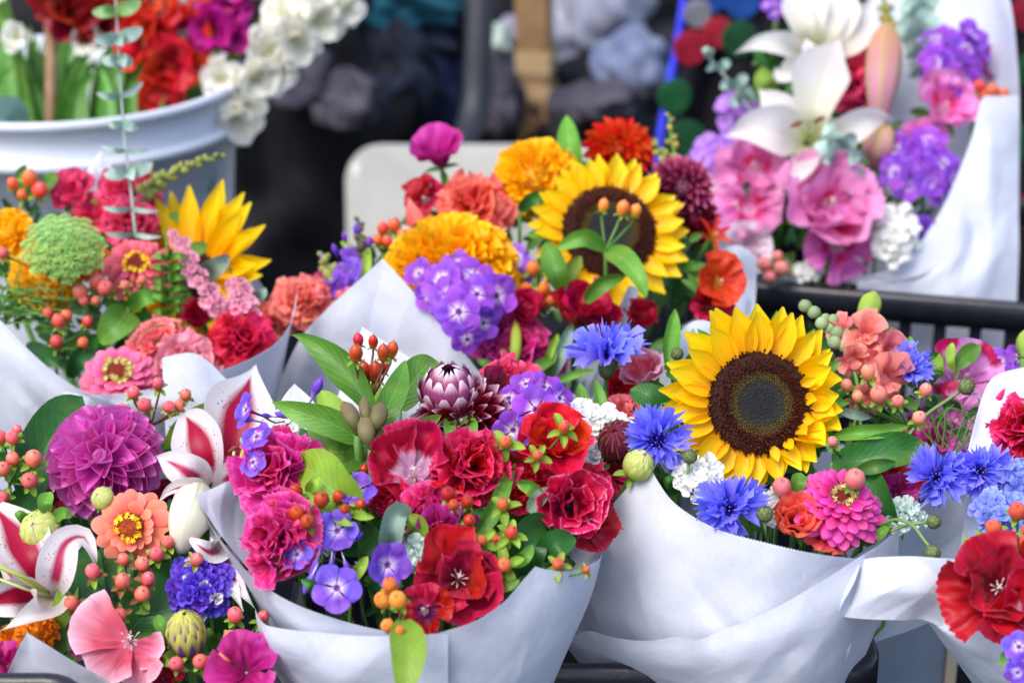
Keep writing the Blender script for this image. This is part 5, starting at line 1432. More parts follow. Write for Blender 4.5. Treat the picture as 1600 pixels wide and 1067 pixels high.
# leaves
leafy(A, 'long curled green leaf at the top left, its tip rolled over against the paper', [
    ([(590, 660, -.005), (560, 610, -.02), (520, 560, -.03), (478, 530, -.03), (452, 522, -.015)], 56, M_LEAF, .35, dict(roll=(.3, -.5), prof=pf_lily)),])
leafy(A, 'pair of pale green leaves behind the curled leaf and the upright red berries', [
    ([(560, 680, .02), (520, 640, .02), (500, 610, .025)], 46, M_LEAFL), ([(600, 660, .03), (580, 620, .03), (575, 590, .035)], 50, M_LEAFL)])
leafy(A, 'whorl of narrow green leaves with brown hairy buds in its middle', [
    ([(572, 692, -.03), (520, 662, -.045), (470, 645, -.05), (424, 628, -.045)], 46, M_LEAF, .15, dict(prof=pf_lance)),
    ([(585, 680, -.03), (604, 640, -.045), (622, 600, -.045), (633, 562, -.04)], 42, M_LEAF, .2, dict(prof=pf_lance)),
    ([(592, 694, -.03), (625, 685, -.05), (655, 668, -.05), (690, 648, -.04)], 42, M_LEAFL, .35, dict(prof=pf_lance, roll=.5)),
    ([(595, 700, -.02), (640, 695, -.03), (690, 672, -.03)], 44, M_LEAFD, .2, dict(prof=pf_lance)),
    ([(570, 704, -.03), (540, 725, -.045), (508, 722, -.04)], 36, M_LEAF, .2, dict(prof=pf_lance)),
    ([(560, 700, -.01), (520, 705, -.02), (480, 670, -.01)], 42, M_LEAF, .15, dict(prof=pf_lance)),
    ([(540, 720, -.0), (500, 712, -.01), (468, 668, .0)], 40, M_LEAFD, .15, dict(prof=pf_lance))])
for k, (u, v, w, dx) in enumerate(((551, 655, 24, -14), (571, 646, 17, -2), (590, 656, 26, 6), (573, 677, 26, -2))):
    nm = ('left', 'hindmost', 'right', 'lowest')[k]
    pod(A, f'brown hairy pointed bud, {nm} of the four in the leaf whorl', [(u + (8 if dx < 0 else -8), v + 24, -.055), (u, v, -.065), (u + dx, v - 26, -.06)], w, P_BUDV, 'hairy_bud', ribs=3, group='brown hairy buds in the leaf whorl')
leafy(A, 'broad pale green pointed leaf above the red berries at the left', [([(560, 792, -.045), (520, 768, -.055), (490, 740, -.05), (462, 720, -.03)], 92, M_LEAFL, .1, dict(prof=pf_lance))])
leafy(A, 'rounded green leaf behind the narrow leaf, under the paper corner', [([(625, 640, .0), (640, 605, -.01), (662, 575, -.01), (684, 564, .0)], 58, M_LEAF, .2)])
leafy(A, 'dark green leaf behind the violet phlox', [([(600, 865, -.02), (580, 845, -.025), (560, 825, -.02)], 46, M_LEAFD, .1)])
leafy(A, 'grey green leaf curled into a tube, left of the violet red godetia', [
    ([(608, 855, -.03), (612, 830, -.05), (622, 802, -.055), (640, 806, -.045)], 44, M_LEAFG, .9, dict(prof=pf_oval)), ([(640, 845, -.03), (650, 825, -.045), (635, 805, -.05)], 40, M_LEAFL, .6)])
leafy(A, 'large wavy dark green leaf at the right of the front centre bouquet', [([(818, 900, -.02), (822, 860, -.04), (832, 830, -.045), (855, 812, -.035)], 64, M_LEAFD, .3, dict(ruf=.06, blush='y') if False else dict(ruf=.06))])
leafy(A, 'dark green rounded leaf beside the wavy leaf, against the right paper edge', [([(845, 872, -.03), (868, 850, -.045), (900, 842, -.04)], 46, M_LEAFD, .2)])
leafy(A, 'narrow green leaf standing between the two scarlet blooms', [([(735, 850, -.03), (770, 800, -.04), (790, 750, -.04), (806, 722, -.03)], 30, M_LEAF, .45, dict(prof=pf_lance)), ([(748, 850, -.03), (752, 815, -.03), (762, 792, -.03)], 52, M_LEAFD, .1)])
leafy(A, 'small bright green leaf under the calyx stars', [([(845, 778, -.04), (828, 760, -.05), (808, 756, -.045)], 26, M_LEAF, .4), ([(826, 800, -.03), (846, 775, -.045), (866, 765, -.045)], 26, M_LEAFG, .3)])
# berries
hyp(A, 'upright sprig of dark coral berries in front of the white paper corner', (570, 640, .0), [(560, 532, 10), (556, 553, 12.5, -.012), (583, 535, 9.5), (599, 552, 11, -.01), (613, 547, 11.5), (567, 583, 14, .02), (586, 582, 13, .018), (600, 575, 10, .02)], B_RED, M_LEAFL, -.035, up=1.2, sl=1.3, asp=1.38, smat=solid_mat('stalk_red', '#7a4a34', .6))
hyp(A, 'cluster of glossy orange red berries at the left, under the broad pale leaf', (505, 815, -.02), [(463, 768, 11.5), (502, 781, 13.5, -.01), (529, 777, 10.5), (434, 792, 15), (464, 803, 14, -.01), (481, 815, 14.5, -.012), (539, 796, 10), (563, 788, 10.5), (497, 724, 12, .02), (568, 735, 9, .02), (551, 750, 9, .02)], B_RED, M_LEAFL, -.055)
hyp(A, 'yellow orange berries with a long leaf hanging down over the front paper', (632, 955, -.05), [(610, 915, 13), (622, 937, 15.5, -.012), (606, 977, 13), (600, 938, 15, .015), (625, 985, 8)], B_YEL, M_LEAFL, -.085, sl=1.25,
    leaves=[([(630, 968, -.085), (638, 1010, -.10), (636, 1050, -.098), (630, 1095, -.09)], 54, M_LEAFL, .18)])
hyp(A, 'three dark red berries under the ruffled red bloom', (716, 810, -.03), [(700, 772, 13.5, -.01), (730, 784, 11.5), (709, 789, 9, -.01), (733, 813, 10.5)], B_RED, M_LEAFY, -.07, sl=1.1)
hyp(A, 'star shaped green calyxes with orange berries at the right, left of the wavy leaf', (775, 850, -.02), [(786, 789, 11), (799, 832, 11.5, -.01), (753, 845, 10, -.008), (777, 846, 10.5, .01), (788, 883, 12.5), (760, 870, 9, .01)], B_ORG, M_LEAFL, -.055, sl=2.9, asp=1.3)
hyp(A, 'three orange berries on pale green calyx stars, above the scarlet godetia', (830, 735, .0), [(881, 668, 10), (790, 691, 11), (840, 712, 9.5)], B_ORG, M_LEAFL, -.055, sl=3.0, asp=1.4)
hyp(A, 'single orange berry on a yellow green star at the right paper edge', (860, 905, -.02), [(872, 881, 10), (916, 890, 7)], B_ORG, M_LEAFY, -.055, sl=2.5)

# ================================================================== B: front right bouquet with the sunflower
B = Bouquet('front right', 1.42, 730, .7, (1190, 1150, .06))
wrap(B, 'white paper round the sunflower bouquet, its folded front sheets crossing the black crate', [
    [[(935, 812, -0.016), (955, 790, -0.036), (985, 757, -0.051), (1015, 727, -0.056, 1), (1028, 752, -0.066), (1050, 782, -0.081), (1085, 808, -0.094), (1130, 830, -0.106), (1190, 846, -0.113), (1250, 860, -0.116), (1300, 868, -0.113), (1340, 872, -0.101)],
     [(915, 880, -0.016), (960, 860, -0.046), (1020, 860, -0.076), (1100, 880, -0.096), (1190, 910, -0.108), (1270, 905, -0.108), (1340, 890, -0.096)],
     [(930, 960, -0.006), (980, 985, -0.036), (1040, 1010, -0.066), (1120, 1020, -0.086), (1220, 1000, -0.096), (1340, 960, -0.086)],
     [(1020, 1150, 0.014), (1080, 1150, -0.016), (1140, 1150, -0.036), (1200, 1150, -0.046), (1300, 1100, -0.046)]],
    [[(880, 1003, -0.006), (900, 990, -0.026), (925, 986, -0.046), (960, 996, -0.066), (1010, 1001, -0.084), (1060, 995, -0.094), (1088, 1000, -0.099), (1115, 990, -0.100), (1150, 976, -0.108), (1200, 955, -0.116), (1260, 922, -0.120), (1310, 892, -0.120), (1345, 868, -0.114), (1375, 850, -0.101), (1405, 825, -0.081)],
     [(905, 1035, 0.004), (950, 1030, -0.036), (1010, 1035, -0.071), (1090, 1035, -0.091), (1170, 1015, -0.106), (1260, 980, -0.114), (1330, 950, -0.108), (1370, 930, -0.091), (1400, 900, -0.066)],
     [(945, 1090, 0.014), (1010, 1085, -0.026), (1080, 1085, -0.061), (1160, 1075, -0.086), (1240, 1055, -0.091), (1300, 1030, -0.086), (1345, 1000, -0.066), (1375, 970, -0.046)],
     [(1040, 1200, 0.034), (1100, 1200, -0.006), (1160, 1200, -0.036), (1220, 1190, -0.046), (1270, 1170, -0.036), (1300, 1140, -0.016)]],
    # right side, inner face
    [[(1325, 878, -.07), (1365, 848, -.05), (1410, 812, -.03), (1450, 782, -.01), (1500, 755, .01), (1560, 740, .03)],
     [(1330, 930, -.05), (1380, 910, -.03), (1440, 880, .0), (1500, 860, .02), (1560, 850, .04)],
     [(1280, 1080, -.03), (1325, 1040, -.01), (1365, 1005, .015), (1420, 985, .03), (1480, 960, .05)]],
    # loose folds at the left, behind
    [[(905, 900, .02), (930, 925, .02), (970, 970, .0), (1010, 1003, -.02)],
     [(895, 950, .03), (915, 985, .03), (950, 1010, .01), (990, 1030, -.01)],
     [(930, 1090, .04), (960, 1090, .03), (990, 1090, .02), (1020, 1090, .0)]],
    # back corner standing behind the blooms
    ([[(1030, 560, .10), (1060, 520, .11), (1095, 500, .115), (1140, 520, .12), (1180, 560, .12)],
      [(1030, 700, .09), (1060, 700, .09), (1100, 700, .09), (1180, 700, .09)]], dict(nu=80)),
    ([[(1400, 640, .09), (1440, 600, .10), (1470, 660, .10), (1520, 700, .09)],
      [(1400, 800, .06), (1440, 800, .06), (1470, 800, .06), (1520, 800, .06)]], dict(nu=80)),
])
filler(B, 'dark green foliage between the blooms of the sunflower bouquet', [(930, 620), (1050, 560), (1300, 520), (1450, 600), (1530, 640), (1500, 760), (1400, 830), (1320, 850), (1150, 820), (1020, 760), (960, 760)], 360, 26, .03, .06, None, 12)
def sfB(a):
    a = a % (2 * pi)
    r = max(0, cos(a + .55))          # lower right petals are short and curl forward
    up = max(0, cos(a - 2.2))
    return (1.0 + .12 * up - .20 * r ** .7, .8 * smooth(.3, .9, r), .16 * r)
sunflower(B, 'large sunflower of the front right bouquet, the nearest and biggest one', 1187, 630, 152, .515, (.06, .02), -.045, sfB)
cornflower(B, 'cornflower seen from its side, standing up left of the large sunflower', 948, 560, 56, (-.05, 2.4), -.02, el=.2, stem=B.p(955, 720, .0), leaves=[([(925, 680, -.005), (915, 640, -.015), (905, 598, -.01)], 24, M_LEAF, .3), ([(935, 680, 0), (938, 630, -.02), (930, 592, -.02)], 22, M_LEAF, .3), ([(900, 650, .0), (895, 625, -.01), (892, 615, 0)], 14, M_LEAFG, .3)])
cornflower(B, 'cornflower at the left rim of the large sunflower', 1026, 687, 52, (-.15, .15), -.055)
cornflower(B, 'cornflower below the large sunflower, above the paper edge', 1138, 797, 56, (-.1, .3), -.06)
cornflower(B, 'half hidden cornflower beside the coral snapdragon', 1416, 580, 38, (.5, .8), .0)
cornflower(B, 'left of the two touching cornflowers at the right of the sunflower bouquet', 1463, 748, 50, (-.1, .3), -.035)
cornflower(B, 'right of the two touching cornflowers, its dark middle showing', 1527, 735, 48, (.1, .1), -.04)
cluster(B, 'white statice left of the large sunflower, above the striped dark bud', 930, 660, 62, 25, 12, 52, M_WHITE, -.02, (-.1, .8), rot=-.28)
cluster(B, 'white statice under the seed bud, at the lower left of the sunflower', 1092, 745, 34, 32, 11, 34, M_WHITE, -.05, (-.2, .3), rot=-.7)
cluster(B, 'white statice behind the seed bud right of the lower cornflower', 1207, 792, 30, 24, 11, 26, M_WHITE, -.045, (.2, .4))
cluster(B, 'pale mint statice right of the magenta zinnia', 1410, 805, 34, 22, 11, 28, P_MINT, -.02, (.2, .5))
cluster(B, 'greyish statice left of the striped dark bud', 926, 712, 22, 24, 11, 18, P_GREYW, -.01, (-.2, .3))
cluster(B, 'greyish statice between the cornflower and the sunflower', 1060, 730, 18, 14, 9, 10, P_GREYW, -.02, (-.2, .3))
carnation(B, 'salmon pink crinkled bloom left of the sunflower, behind the white statice', 972, 650, 38, (.2, .9), P_PCOR, .01, rows=(6, 5, 4))
dahlia_bud(B, 'dark burgundy dahlia bud with yellow stripes, left of the cornflower', 968, 690, 34, (-.3, .6), P_BUDD, -.03)
dahlia_bud(B, 'lime green dahlia bud with leafy bracts at the top of the front paper corner', 998, 726, 24, (.5, 1.0), P_BUDL, -.06, sep=M_LEAFL)
scaly_bud(B, 'round bud at the lower left rim of the sunflower, on white statice', 1078, 713, 11.5, (.1, 1), -.075)
scaly_bud(B, 'round bud above the left petals of the sunflower', 1058, 553, 10.5, (-.2, 1), .0)
scaly_bud(B, 'round bud standing on its stem in front of the coral blooms', 1195, 803, 12.5, (0, 1), -.08, stem=[(1196, 828, -.065), (1199, 850, -.03), (1203, 900, .0)])
scaly_bud(B, 'nodding round bud on an arching stem in front of the right paper', 1457, 864, 13, (.35, -.9), -.07, stem=[(1445, 845, -.07), (1425, 820, -.07), (1395, 812, -.06), (1350, 835, -.03)])
scaly_bud(B, 'round bud on a straight stem above the nodding bud', 1459, 815, 11, (1, .1), -.06, stem=[(1440, 817, -.06), (1410, 822, -.055), (1350, 850, -.03)])
scaly_bud(B, 'round bud on a long slanting stem in front of the lavender godetia', 1510, 604, 13.5, (.7, .6), -.02, stem=[(1480, 625, -.02), (1440, 655, -.02), (1390, 720, .0)])
scaly_bud(B, 'round bud below the slanting stem, in front of the lower lavender godetia', 1468, 672, 13, (.5, .8), .03, stem=[(1455, 695, .03), (1430, 760, .04)])
godetia(B, 'coral red bloom at the middle of the front paper edge', 1240, 822, 50, (-.1, .6), P_CRED, -.045, n=5, el=.9, spin=.4, kind='fancup', rows=2, stamens=False)
godetia(B, 'coral red folded petals right of the coral bloom, under the zinnia', 1285, 826, 48, (.3, .3), P_CRED, -.04, n=4, el=.5, spin=.8, kind='fan', stamens=False)
zinnia(B, 'magenta zinnia with a ring of pale florets, under the sunflower', 1312, 788, 74, (.12, .85), P_ZMAG, -.06, rows=5, n0=20, flo=M_ZC, cone='#7a1030', tall=True, nf=26, rin=.36)
hyp(B, 'single large pink berry on the magenta zinnia', (1350, 775, -.04), [(1336, 749, 17)], B_PNK, M_LEAF, -.09, sl=1.2)
hyp(B, 'pink berry under the lowest sunflower petals', (1215, 790, -.03), [(1222, 762, 18)], B_PNK, M_LEAF, -.06, sl=1.2, leaves=[([(1240, 775, -.05), (1248, 752, -.06), (1250, 738, -.055)], 26, M_LEAF)])
hyp(B, 'small pale berry at the lower right rim of the sunflower', (1315, 715, -.02), [(1301, 690, 9.5)], B_PNK, M_LEAF, -.06, sl=1.8)
hyp(B, 'peach berries on forked stalks right of the sunflower', (1420, 668, .0), [(1356, 582, 12, -.01), (1373, 617, 15), (1403, 627, 11.5), (1446, 609, 11), (1436, 653, 13, -.01), (1323, 602, 10), (1340, 620, 10, .01)], B_PCH, M_LEAFL, -.035, sl=1.5)
snapdragon(B, 'coral snapdragon spike with grey green buds, at the upper right of the sunflower', [(1352, 528, 44, .2, .6), (1378, 552, 42, .5, .2), (1378, 592, 50, .4, .1), (1320, 520, 30, -.4, .7), (1330, 560, 32, .1, -.1), (1350, 620, 34, .1, -.3)], P_SNC,
           [(1258, 478, 11), (1272, 488, 11), (1284, 505, 11), (1296, 512, 12), (1290, 498, 9), (1308, 520, 12), (1304, 535, 12), (1318, 506, 12), (1326, 522, 11), (1302, 500, 10), (1320, 540, 12), (1332, 512, 13)], leaf_mat('snap_bud', '#86a46a', '#a9bd8c', rib_k=.1, rough=.6), [(1345, 680, .0), (1340, 600, .0), (1310, 520, .0), (1256, 474, .0)], off=-.005)
pod(B, 'lime green lily bud standing above the coral snapdragon', [(1346, 512, .03), (1355, 490, .025), (1366, 458, .03)], 36, P_LBUDG)
scaly_bud(B, 'greyish pointed bud at the right of the coral snapdragon', 1392, 524, 14, (.6, .8), .0)
leafy(B, 'long folded green leaf right of the sunflower, pointing right', [([(1305, 682, -.03), (1340, 676, -.045), (1380, 674, -.045), (1422, 665, -.035)], 26, M_LEAF, .5, dict(prof=pf_lance)), ([(1310, 640, -.02), (1335, 648, -.03), (1362, 652, -.02)], 16, M_LEAFG, .3)])
leafy(B, 'dark green lobed leaf under the long folded leaf', [([(1300, 722, -.02), (1350, 715, -.035), (1400, 702, -.04), (1460, 705, -.03)], 60, M_LEAFD, .2, dict(ruf=.07, rf=9)), ([(1340, 735, -.035), (1370, 728, -.045), (1400, 722, -.04)], 24, M_LEAFD, .3, dict(prof=pf_lance))])
leafy(B, 'dark green leaf behind the magenta zinnia', [([(1395, 830, -.02), (1375, 790, -.035), (1350, 740, -.03), (1335, 720, -.02)], 52, M_LEAFD, .3)])
leafy(B, 'leafy green tips in front of the slotted crate', [([(1495, 575, .03), (1510, 555, .025), (1532, 541, .03)], 32, M_LEAF, .2), ([(1440, 590, .03), (1425, 560, .025), (1422, 525, .03)], 22, M_LEAF, .3), ([(1450, 600, .03), (1455, 575, .02), (1470, 555, .03)], 38, M_LEAFD, .3), ([(1490, 580, .03), (1485, 560, .02), (1488, 535, .03)], 16, M_LEAFL, .3), ([(1440, 570, .03), (1415, 560, .02), (1405, 545, .03)], 22, M_LEAFL, .3), ([(1470, 590, .03), (1465, 570, .02), (1462, 550, .03)], 20, M_LEAFL, .3)])
leafy(B, 'upright green leaf left of the sunflower, folded along its middle', [([(1056, 600, .03), (1046, 555, .02), (1050, 515, .02), (1055, 482, .03)], 32, M_LEAF, .6, dict(prof=pf_lance, roll=.3)), ([(1090, 560, .03), (1084, 530, .03), (1082, 512, .03)], 14, M_LEAFG, .3)])
leafy(B, 'rounded dark leaf at the left rim of the sunflower', [([(1045, 640, -.01), (1015, 620, -.02), (985, 608, -.015)], 44, M_LEAFD, .2)])
godetia(B, 'pink and white folded godetia left of the sunflower', 1010, 590, 48, (-.4, .7), P_PINKG, .02, n=4, el=.8, spin=.3, kind='fancup', stamens=False)
godetia(B, 'small crimson folded bloom between the upright cornflower and the sunflower', 965, 605, 34, (.2, .2), P_CRIM, .03, n=4, el=.6, spin=.3, kind='fancup', stamens=False)
godetia(B, 'lavender pink godetia at the far right, behind the white paper edge', 1500, 600, 74, (.1, .5), P_LAVP, .06, n=4, el=.6, spin=.5, kind='fancup')
godetia(B, 'lavender pink godetia under the other one, behind thin tendrils', 1490, 665, 66, (-.1, .3), P_LAVP, .06, n=4, el=.4, spin=.2, kind='fan')
phlox(B, 'pale violet phlox at the right edge above the paper', (1580, 590), [(1562, 568, 28, -.2, .5), (1592, 560, 26, .3, .6), (1580, 590, 24, .2, .1)], P_PHP, off=.06, base_off=.09)
pod(B, 'yellow green bud at the right edge above the violet phlox', [(1600, 560, .05), (1602, 540, .05), (1606, 515, .05)], 30, P_LBUDG, 'flower_bud')
godetia(B, 'crimson bloom behind the two touching cornflowers', 1405, 738, 50, (.1, .5), P_CRIM, .01, n=4, el=.6, spin=.3, kind='fancup', stamens=False)
godetia(B, 'violet magenta bloom under the lobed leaf', 1400, 772, 34, (.1, .2), P_MAGV, .0, n=4, el=.5, spin=.3, kind='fan', stamens=False)
godetia(B, 'dark violet bloom at the right, left of the tilted paper', 1460, 695, 36, (.0, .8), P_MAGV, .03, n=4, el=.4, spin=.8, kind='fan', stamens=False)
godetia(B, 'dark crimson bloom at the left paper corner of the sunflower bouquet', 955, 745, 40, (-.2, .2), P_TUL, .0, n=4, el=.5, spin=.3, kind='fan', stamens=False)
carnation(B, 'coral bloom between the peach berries and the lobed leaf', 1400, 688, 30, (.0, .5), P_SALM, .02, rows=(6, 5, 4))
tn = thing('tendrils', 'thin curling green tendrils in front of the lavender godetia', 'tendrils', B.p(1490, 700, .02))
for k in range(9):
    rr_ = random.Random(k); x = 1440 + k * 12
    pts = [B.p(1480 + rr_.uniform(-20, 20), 720, .03), B.p(x, 670, .015), B.p(x + rr_.uniform(-30, 30), 640 + rr_.uniform(-10, 10), .01), B.p(x + rr_.uniform(0, 60), 650 + rr_.uniform(-30, 20), .015), B.p(x + rr_.uniform(10, 50), 690, .02)]
    v, f, uv = tube([p - tn.matrix_basis.translation for p in pts], B.m(1.4), 5, 16); part('tendril', mesh('tendril', v, f, M_STEM, uv), tn)

# small ruffles and leaf tips between the large blooms
for u, v_, r_, mt, fx, fy, lab in (
        (588, 742, 25, P_CRIM, -.4, .3, 'small crimson ruffle left of the pale based godetia'),
        (812, 772, 30, P_SCAR, .1, .2, 'small scarlet ruffle above the wavy dark leaf'),
        (762, 700, 30, P_REDM, .3, .8, 'small red ruffle at the upper right of the ruffled red bloom'),
        (838, 752, 30, P_CRIM, .2, .4, 'small crimson ruffle under the bright scarlet godetia'),
        (640, 842, 26, P_MAGV, -.2, .2, 'small violet magenta ruffle beside the curled grey leaf'),
        (770, 905, 26, P_RED, .5, .2, 'small dark red ruffle right of the lower deep red godetia'),
        (925, 755, 34, P_RED, .5, .5, 'small dark red ruffle at the far right, above the crimson godetia')):
    carnation(A, lab, u, v_, r_, (fx, fy), mt, -.012, rows=(5, 4, 3))
leafy(A, 'lime green leaf tips among the violet phlox flowers', [([(545, 905, -.03), (560, 890, -.05), (575, 868, -.05)], 22, M_LEAFL, .3), ([(580, 920, -.03), (590, 905, -.05), (592, 885, -.05)], 26, M_LEAFD, .3), ([(500, 935, -.03), (488, 915, -.05), (470, 905, -.05)], 22, M_LEAFD, .3)])
leafy(A, 'small lime leaves round the orange red berry cluster', [([(470, 790, -.04), (450, 775, -.06), (440, 760, -.06)], 20, M_LEAFL, .3), ([(520, 800, -.04), (535, 815, -.06), (552, 820, -.06)], 22, M_LEAFL, .3), ([(480, 770, -.04), (490, 755, -.06), (498, 742, -.06)], 18, M_LEAFL, .3), ([(545, 790, -.04), (565, 805, -.06), (585, 808, -.06)], 22, M_LEAFL, .3)])
leafy(A, 'green leaf tips between the lower deep red godetia and the calyx stars', [([(770, 900, -.03), (790, 915, -.05), (812, 905, -.05)], 24, M_LEAF, .3), ([(775, 870, -.03), (760, 885, -.05), (742, 880, -.05)], 22, M_LEAFL, .3), ([(800, 880, -.03), (820, 870, -.05), (832, 850, -.05)], 24, M_LEAF, .3)])
leafy(B, 'small green leaves among the cornflowers under the large sunflower', [([(1190, 830, -.03), (1180, 812, -.05), (1170, 800, -.05)], 20, M_LEAF, .3), ([(1250, 775, -.03), (1262, 758, -.05), (1268, 740, -.05)], 22, M_LEAF, .3), ([(1060, 770, -.03), (1050, 752, -.05), (1040, 745, -.05)], 22, M_LEAFD, .3), ([(1350, 850, -.03), (1375, 835, -.05), (1392, 815, -.05)], 18, M_LEAF, .3)])

# ================================================================== C: front left bouquet with dahlia and lilies
C_ = Bouquet('front left', 1.44, 800, .7, (190, 1250, .04))
wrap(C_, 'white paper corner in front of the bouquet with the magenta dahlia, at the bottom left', [
    [[(8, 1060, -.15), (25, 1020, -.16), (42, 988, -.165, 1), (70, 1005, -.168), (110, 1030, -.17), (160, 1058, -.17), (210, 1090, -.17)],
     [(0, 1100, -.13), (50, 1090, -.14), (100, 1110, -.14), (200, 1140, -.14)], [(60, 1220, -.06), (100, 1220, -.08), (150, 1230, -.08), (200, 1230, -.08)]],
    [[(405, 950, .0), (412, 990, -.01), (420, 1030, -.02), (432, 1075, -.03)], [(440, 960, .03), (450, 1010, .02), (460, 1050, .01), (470, 1090, .0)]],
    [[(255, 560, .10), (310, 555, .11), (360, 600, .11), (400, 650, .10)], [(260, 760, .08), (310, 760, .08), (350, 780, .08), (400, 790, .08)]],
])
filler(C_, 'dark green foliage between the blooms of the bouquet with the magenta dahlia', [(-20, 700), (60, 640), (200, 640), (330, 640), (390, 740), (400, 900), (420, 1080), (200, 1080), (-20, 1080)], 380, 30, .035, .06, None, 13)
dahlia(C_, 'large magenta dahlia at the left', 166, 722, 98, (-.12, .42), P_DAHL, -.035, n=84, th1=100, root=.30, power=.56, lean=(.66, .85))
zinnia(C_, 'coral zinnia with yellow florets below the magenta dahlia', 204, 823, 60, (.0, .15), P_ZCOR, -.075, rows=2, n0=19, kind='zinflat', rin=.44, nf=20)
L1 = 'white lily with crimson stripes and spots, at the left of the front paper'
path_lily(C_, L1, [
    ([(362, 752, -.01), (366, 690, -.03), (378, 630, -.035), (398, 572, .0)], 122, .25, 0, P_LILC),
    ([(330, 750, -.02), (318, 712, -.045), (302, 672, -.05), (284, 640, -.03)], 90, .35, -.2, P_LILC),
    ([(328, 758, -.03), (300, 742, -.06), (272, 725, -.065), (243, 712, -.05)], 64, .4, .1, P_LILP),
    ([(338, 765, -.03), (362, 745, -.055), (380, 735, -.05), (392, 722, -.03)], 56, .3, .2, P_LILP),
    ([(335, 775, -.03), (300, 762, -.06), (268, 765, -.065), (244, 788, -.05)], 34, .5, .3, P_LILP),
    ([(345, 775, -.03), (345, 800, -.06), (335, 840, -.07), (320, 862, -.06)], 60, .3, .0, P_LIL)],
    P_LILC, (338, 768, .0), pistil=[(345, 765, -.03), (372, 728, -.06), (384, 688, -.07)], stamens=[[(345, 765, -.03), (362, 730, -.06), (366, 702, -.07)]])
pod(C_, 'closed white lily bud with greenish seams, under the striped lily', [(312, 768, -.05), (302, 796, -.08), (290, 828, -.078), (284, 862, -.065)], 64, P_LBUDW)
path_lily(C_, 'white lily petals curling over the paper edge, right of the closed bud', [
    ([(350, 850, -.05), (330, 862, -.075), (308, 850, -.085), (292, 838, -.08)], 46, .4, .2, P_LILP),
    ([(352, 850, -.04), (352, 880, -.06), (380, 925, -.065), (398, 950, -.055)], 52, .3, .1, P_LILP),
    ([(345, 855, -.04), (352, 900, -.06), (368, 930, -.065), (380, 955, -.06)], 60, .35, -.2, P_LIL)], P_LILP, (355, 855, -.03))
L2 = 'white lily with crimson stripes and a green throat, at the left edge'
path_lily(C_, L2, [
    ([(75, 925, -.04), (50, 880, -.07), (20, 830, -.07), (-20, 775, -.05)], 100, .3, .1, P_LILC),
    ([(70, 935, -.05), (30, 930, -.08), (-10, 940, -.08), (-50, 950, -.06)], 66, .3, -.3, P_LILC),
    ([(80, 935, -.05), (88, 895, -.09), (100, 850, -.10), (130, 838, -.095), (146, 868, -.085), (148, 884, -.07)], 62, .35, -.2, P_LILP, dict(ruf=.05)),
    ([(82, 930, -.05), (70, 950, -.09), (40, 965, -.10), (0, 985, -.09)], 66, .45, .3, P_LIL, dict(ruf=.07)),
    ([(60, 925, -.02), (30, 905, -.04), (0, 890, -.04)], 60, .3, 0, P_LILC)], P_LILC, (78, 935, -.02),
    stamens=[[(75, 928, -.06), (40, 910, -.09), (5, 885, -.10), (-20, 865, -.10)], [(75, 930, -.06), (40, 920, -.09), (0, 905, -.10), (-30, 895, -.10)]], pistil=[(75, 925, -.06), (40, 903, -.10), (-15, 880, -.11)])
leafy(C_, 'large dark green leaf standing left of the dahlia', [([(40, 780, -.02), (60, 720, -.04), (95, 655, -.045), (128, 618, -.03)], 82, M_LEAFD, .2)])
leafy(C_, 'dark green leaf behind the berries at the left edge', [([(20, 830, -.02), (35, 795, -.03), (50, 760, -.03)], 60, M_LEAFD, .2)])
leafy(C_, 'dark oval leaf under the coral zinnia, left of the coral berries', [([(110, 850, -.04), (130, 900, -.065), (160, 945, -.06)], 74, M_LEAFD, .15), ([(168, 850, -.05), (180, 880, -.06), (190, 930, -.055)], 60, M_LEAFD, .15)])
leafy(C_, 'large dark leaf left of the violet statice', [([(190, 1000, -.04), (225, 960, -.06), (255, 920, -.06), (280, 880, -.05)], 92, M_LEAFD, .15)])
leafy(C_, 'dark green leaf right of the violet statice', [([(330, 960, -.04), (345, 920, -.06), (362, 880, -.05)], 46, M_LEAFD, .15), ([(270, 780, -.02), (275, 830, -.05), (280, 870, -.05)], 30, M_LEAFD, .2)])
leafy(C_, 'olive green leaf between the berries and the striped lily', [([(262, 720, .0), (280, 680, -.01), (320, 645, -.01), (350, 635, .0)], 40, M_LEAFL, .2), ([(262, 690, .0), (268, 720, -.02), (275, 745, -.02)], 40, M_LEAFD, .2)])
leafy(C_, 'yellow green leaf left of the pink godetia', [([(75, 990, -.05), (95, 960, -.07), (106, 925, -.065), (108, 900, -.05)], 36, M_LEAFL, .3), ([(60, 1010, -.04), (95, 1000, -.06), (125, 985, -.06)], 44, M_LEAFD, .2)])
dahlia_bud(C_, 'pale green dahlia bud with leafy bracts, left of the coral zinnia', 62, 827, 31, (-.2, .4), P_BUDL, -.07, tall=.85, sep=M_LEAF, leaves=[([(75, 800, -.08), (70, 785, -.09), (78, 768, -.085)], 24, M_LEAF, .3), ([(85, 808, -.08), (100, 802, -.09), (112, 806, -.085)], 22, M_LEAF, .3), ([(40, 812, -.07), (32, 805, -.08), (24, 800, -.08)], 18, M_LEAF, .3)])
dahlia_bud(C_, 'small green bud between the dahlia and the coral zinnia', 160, 778, 18, (-.4, .5), P_BUDL, -.08, tall=.9)
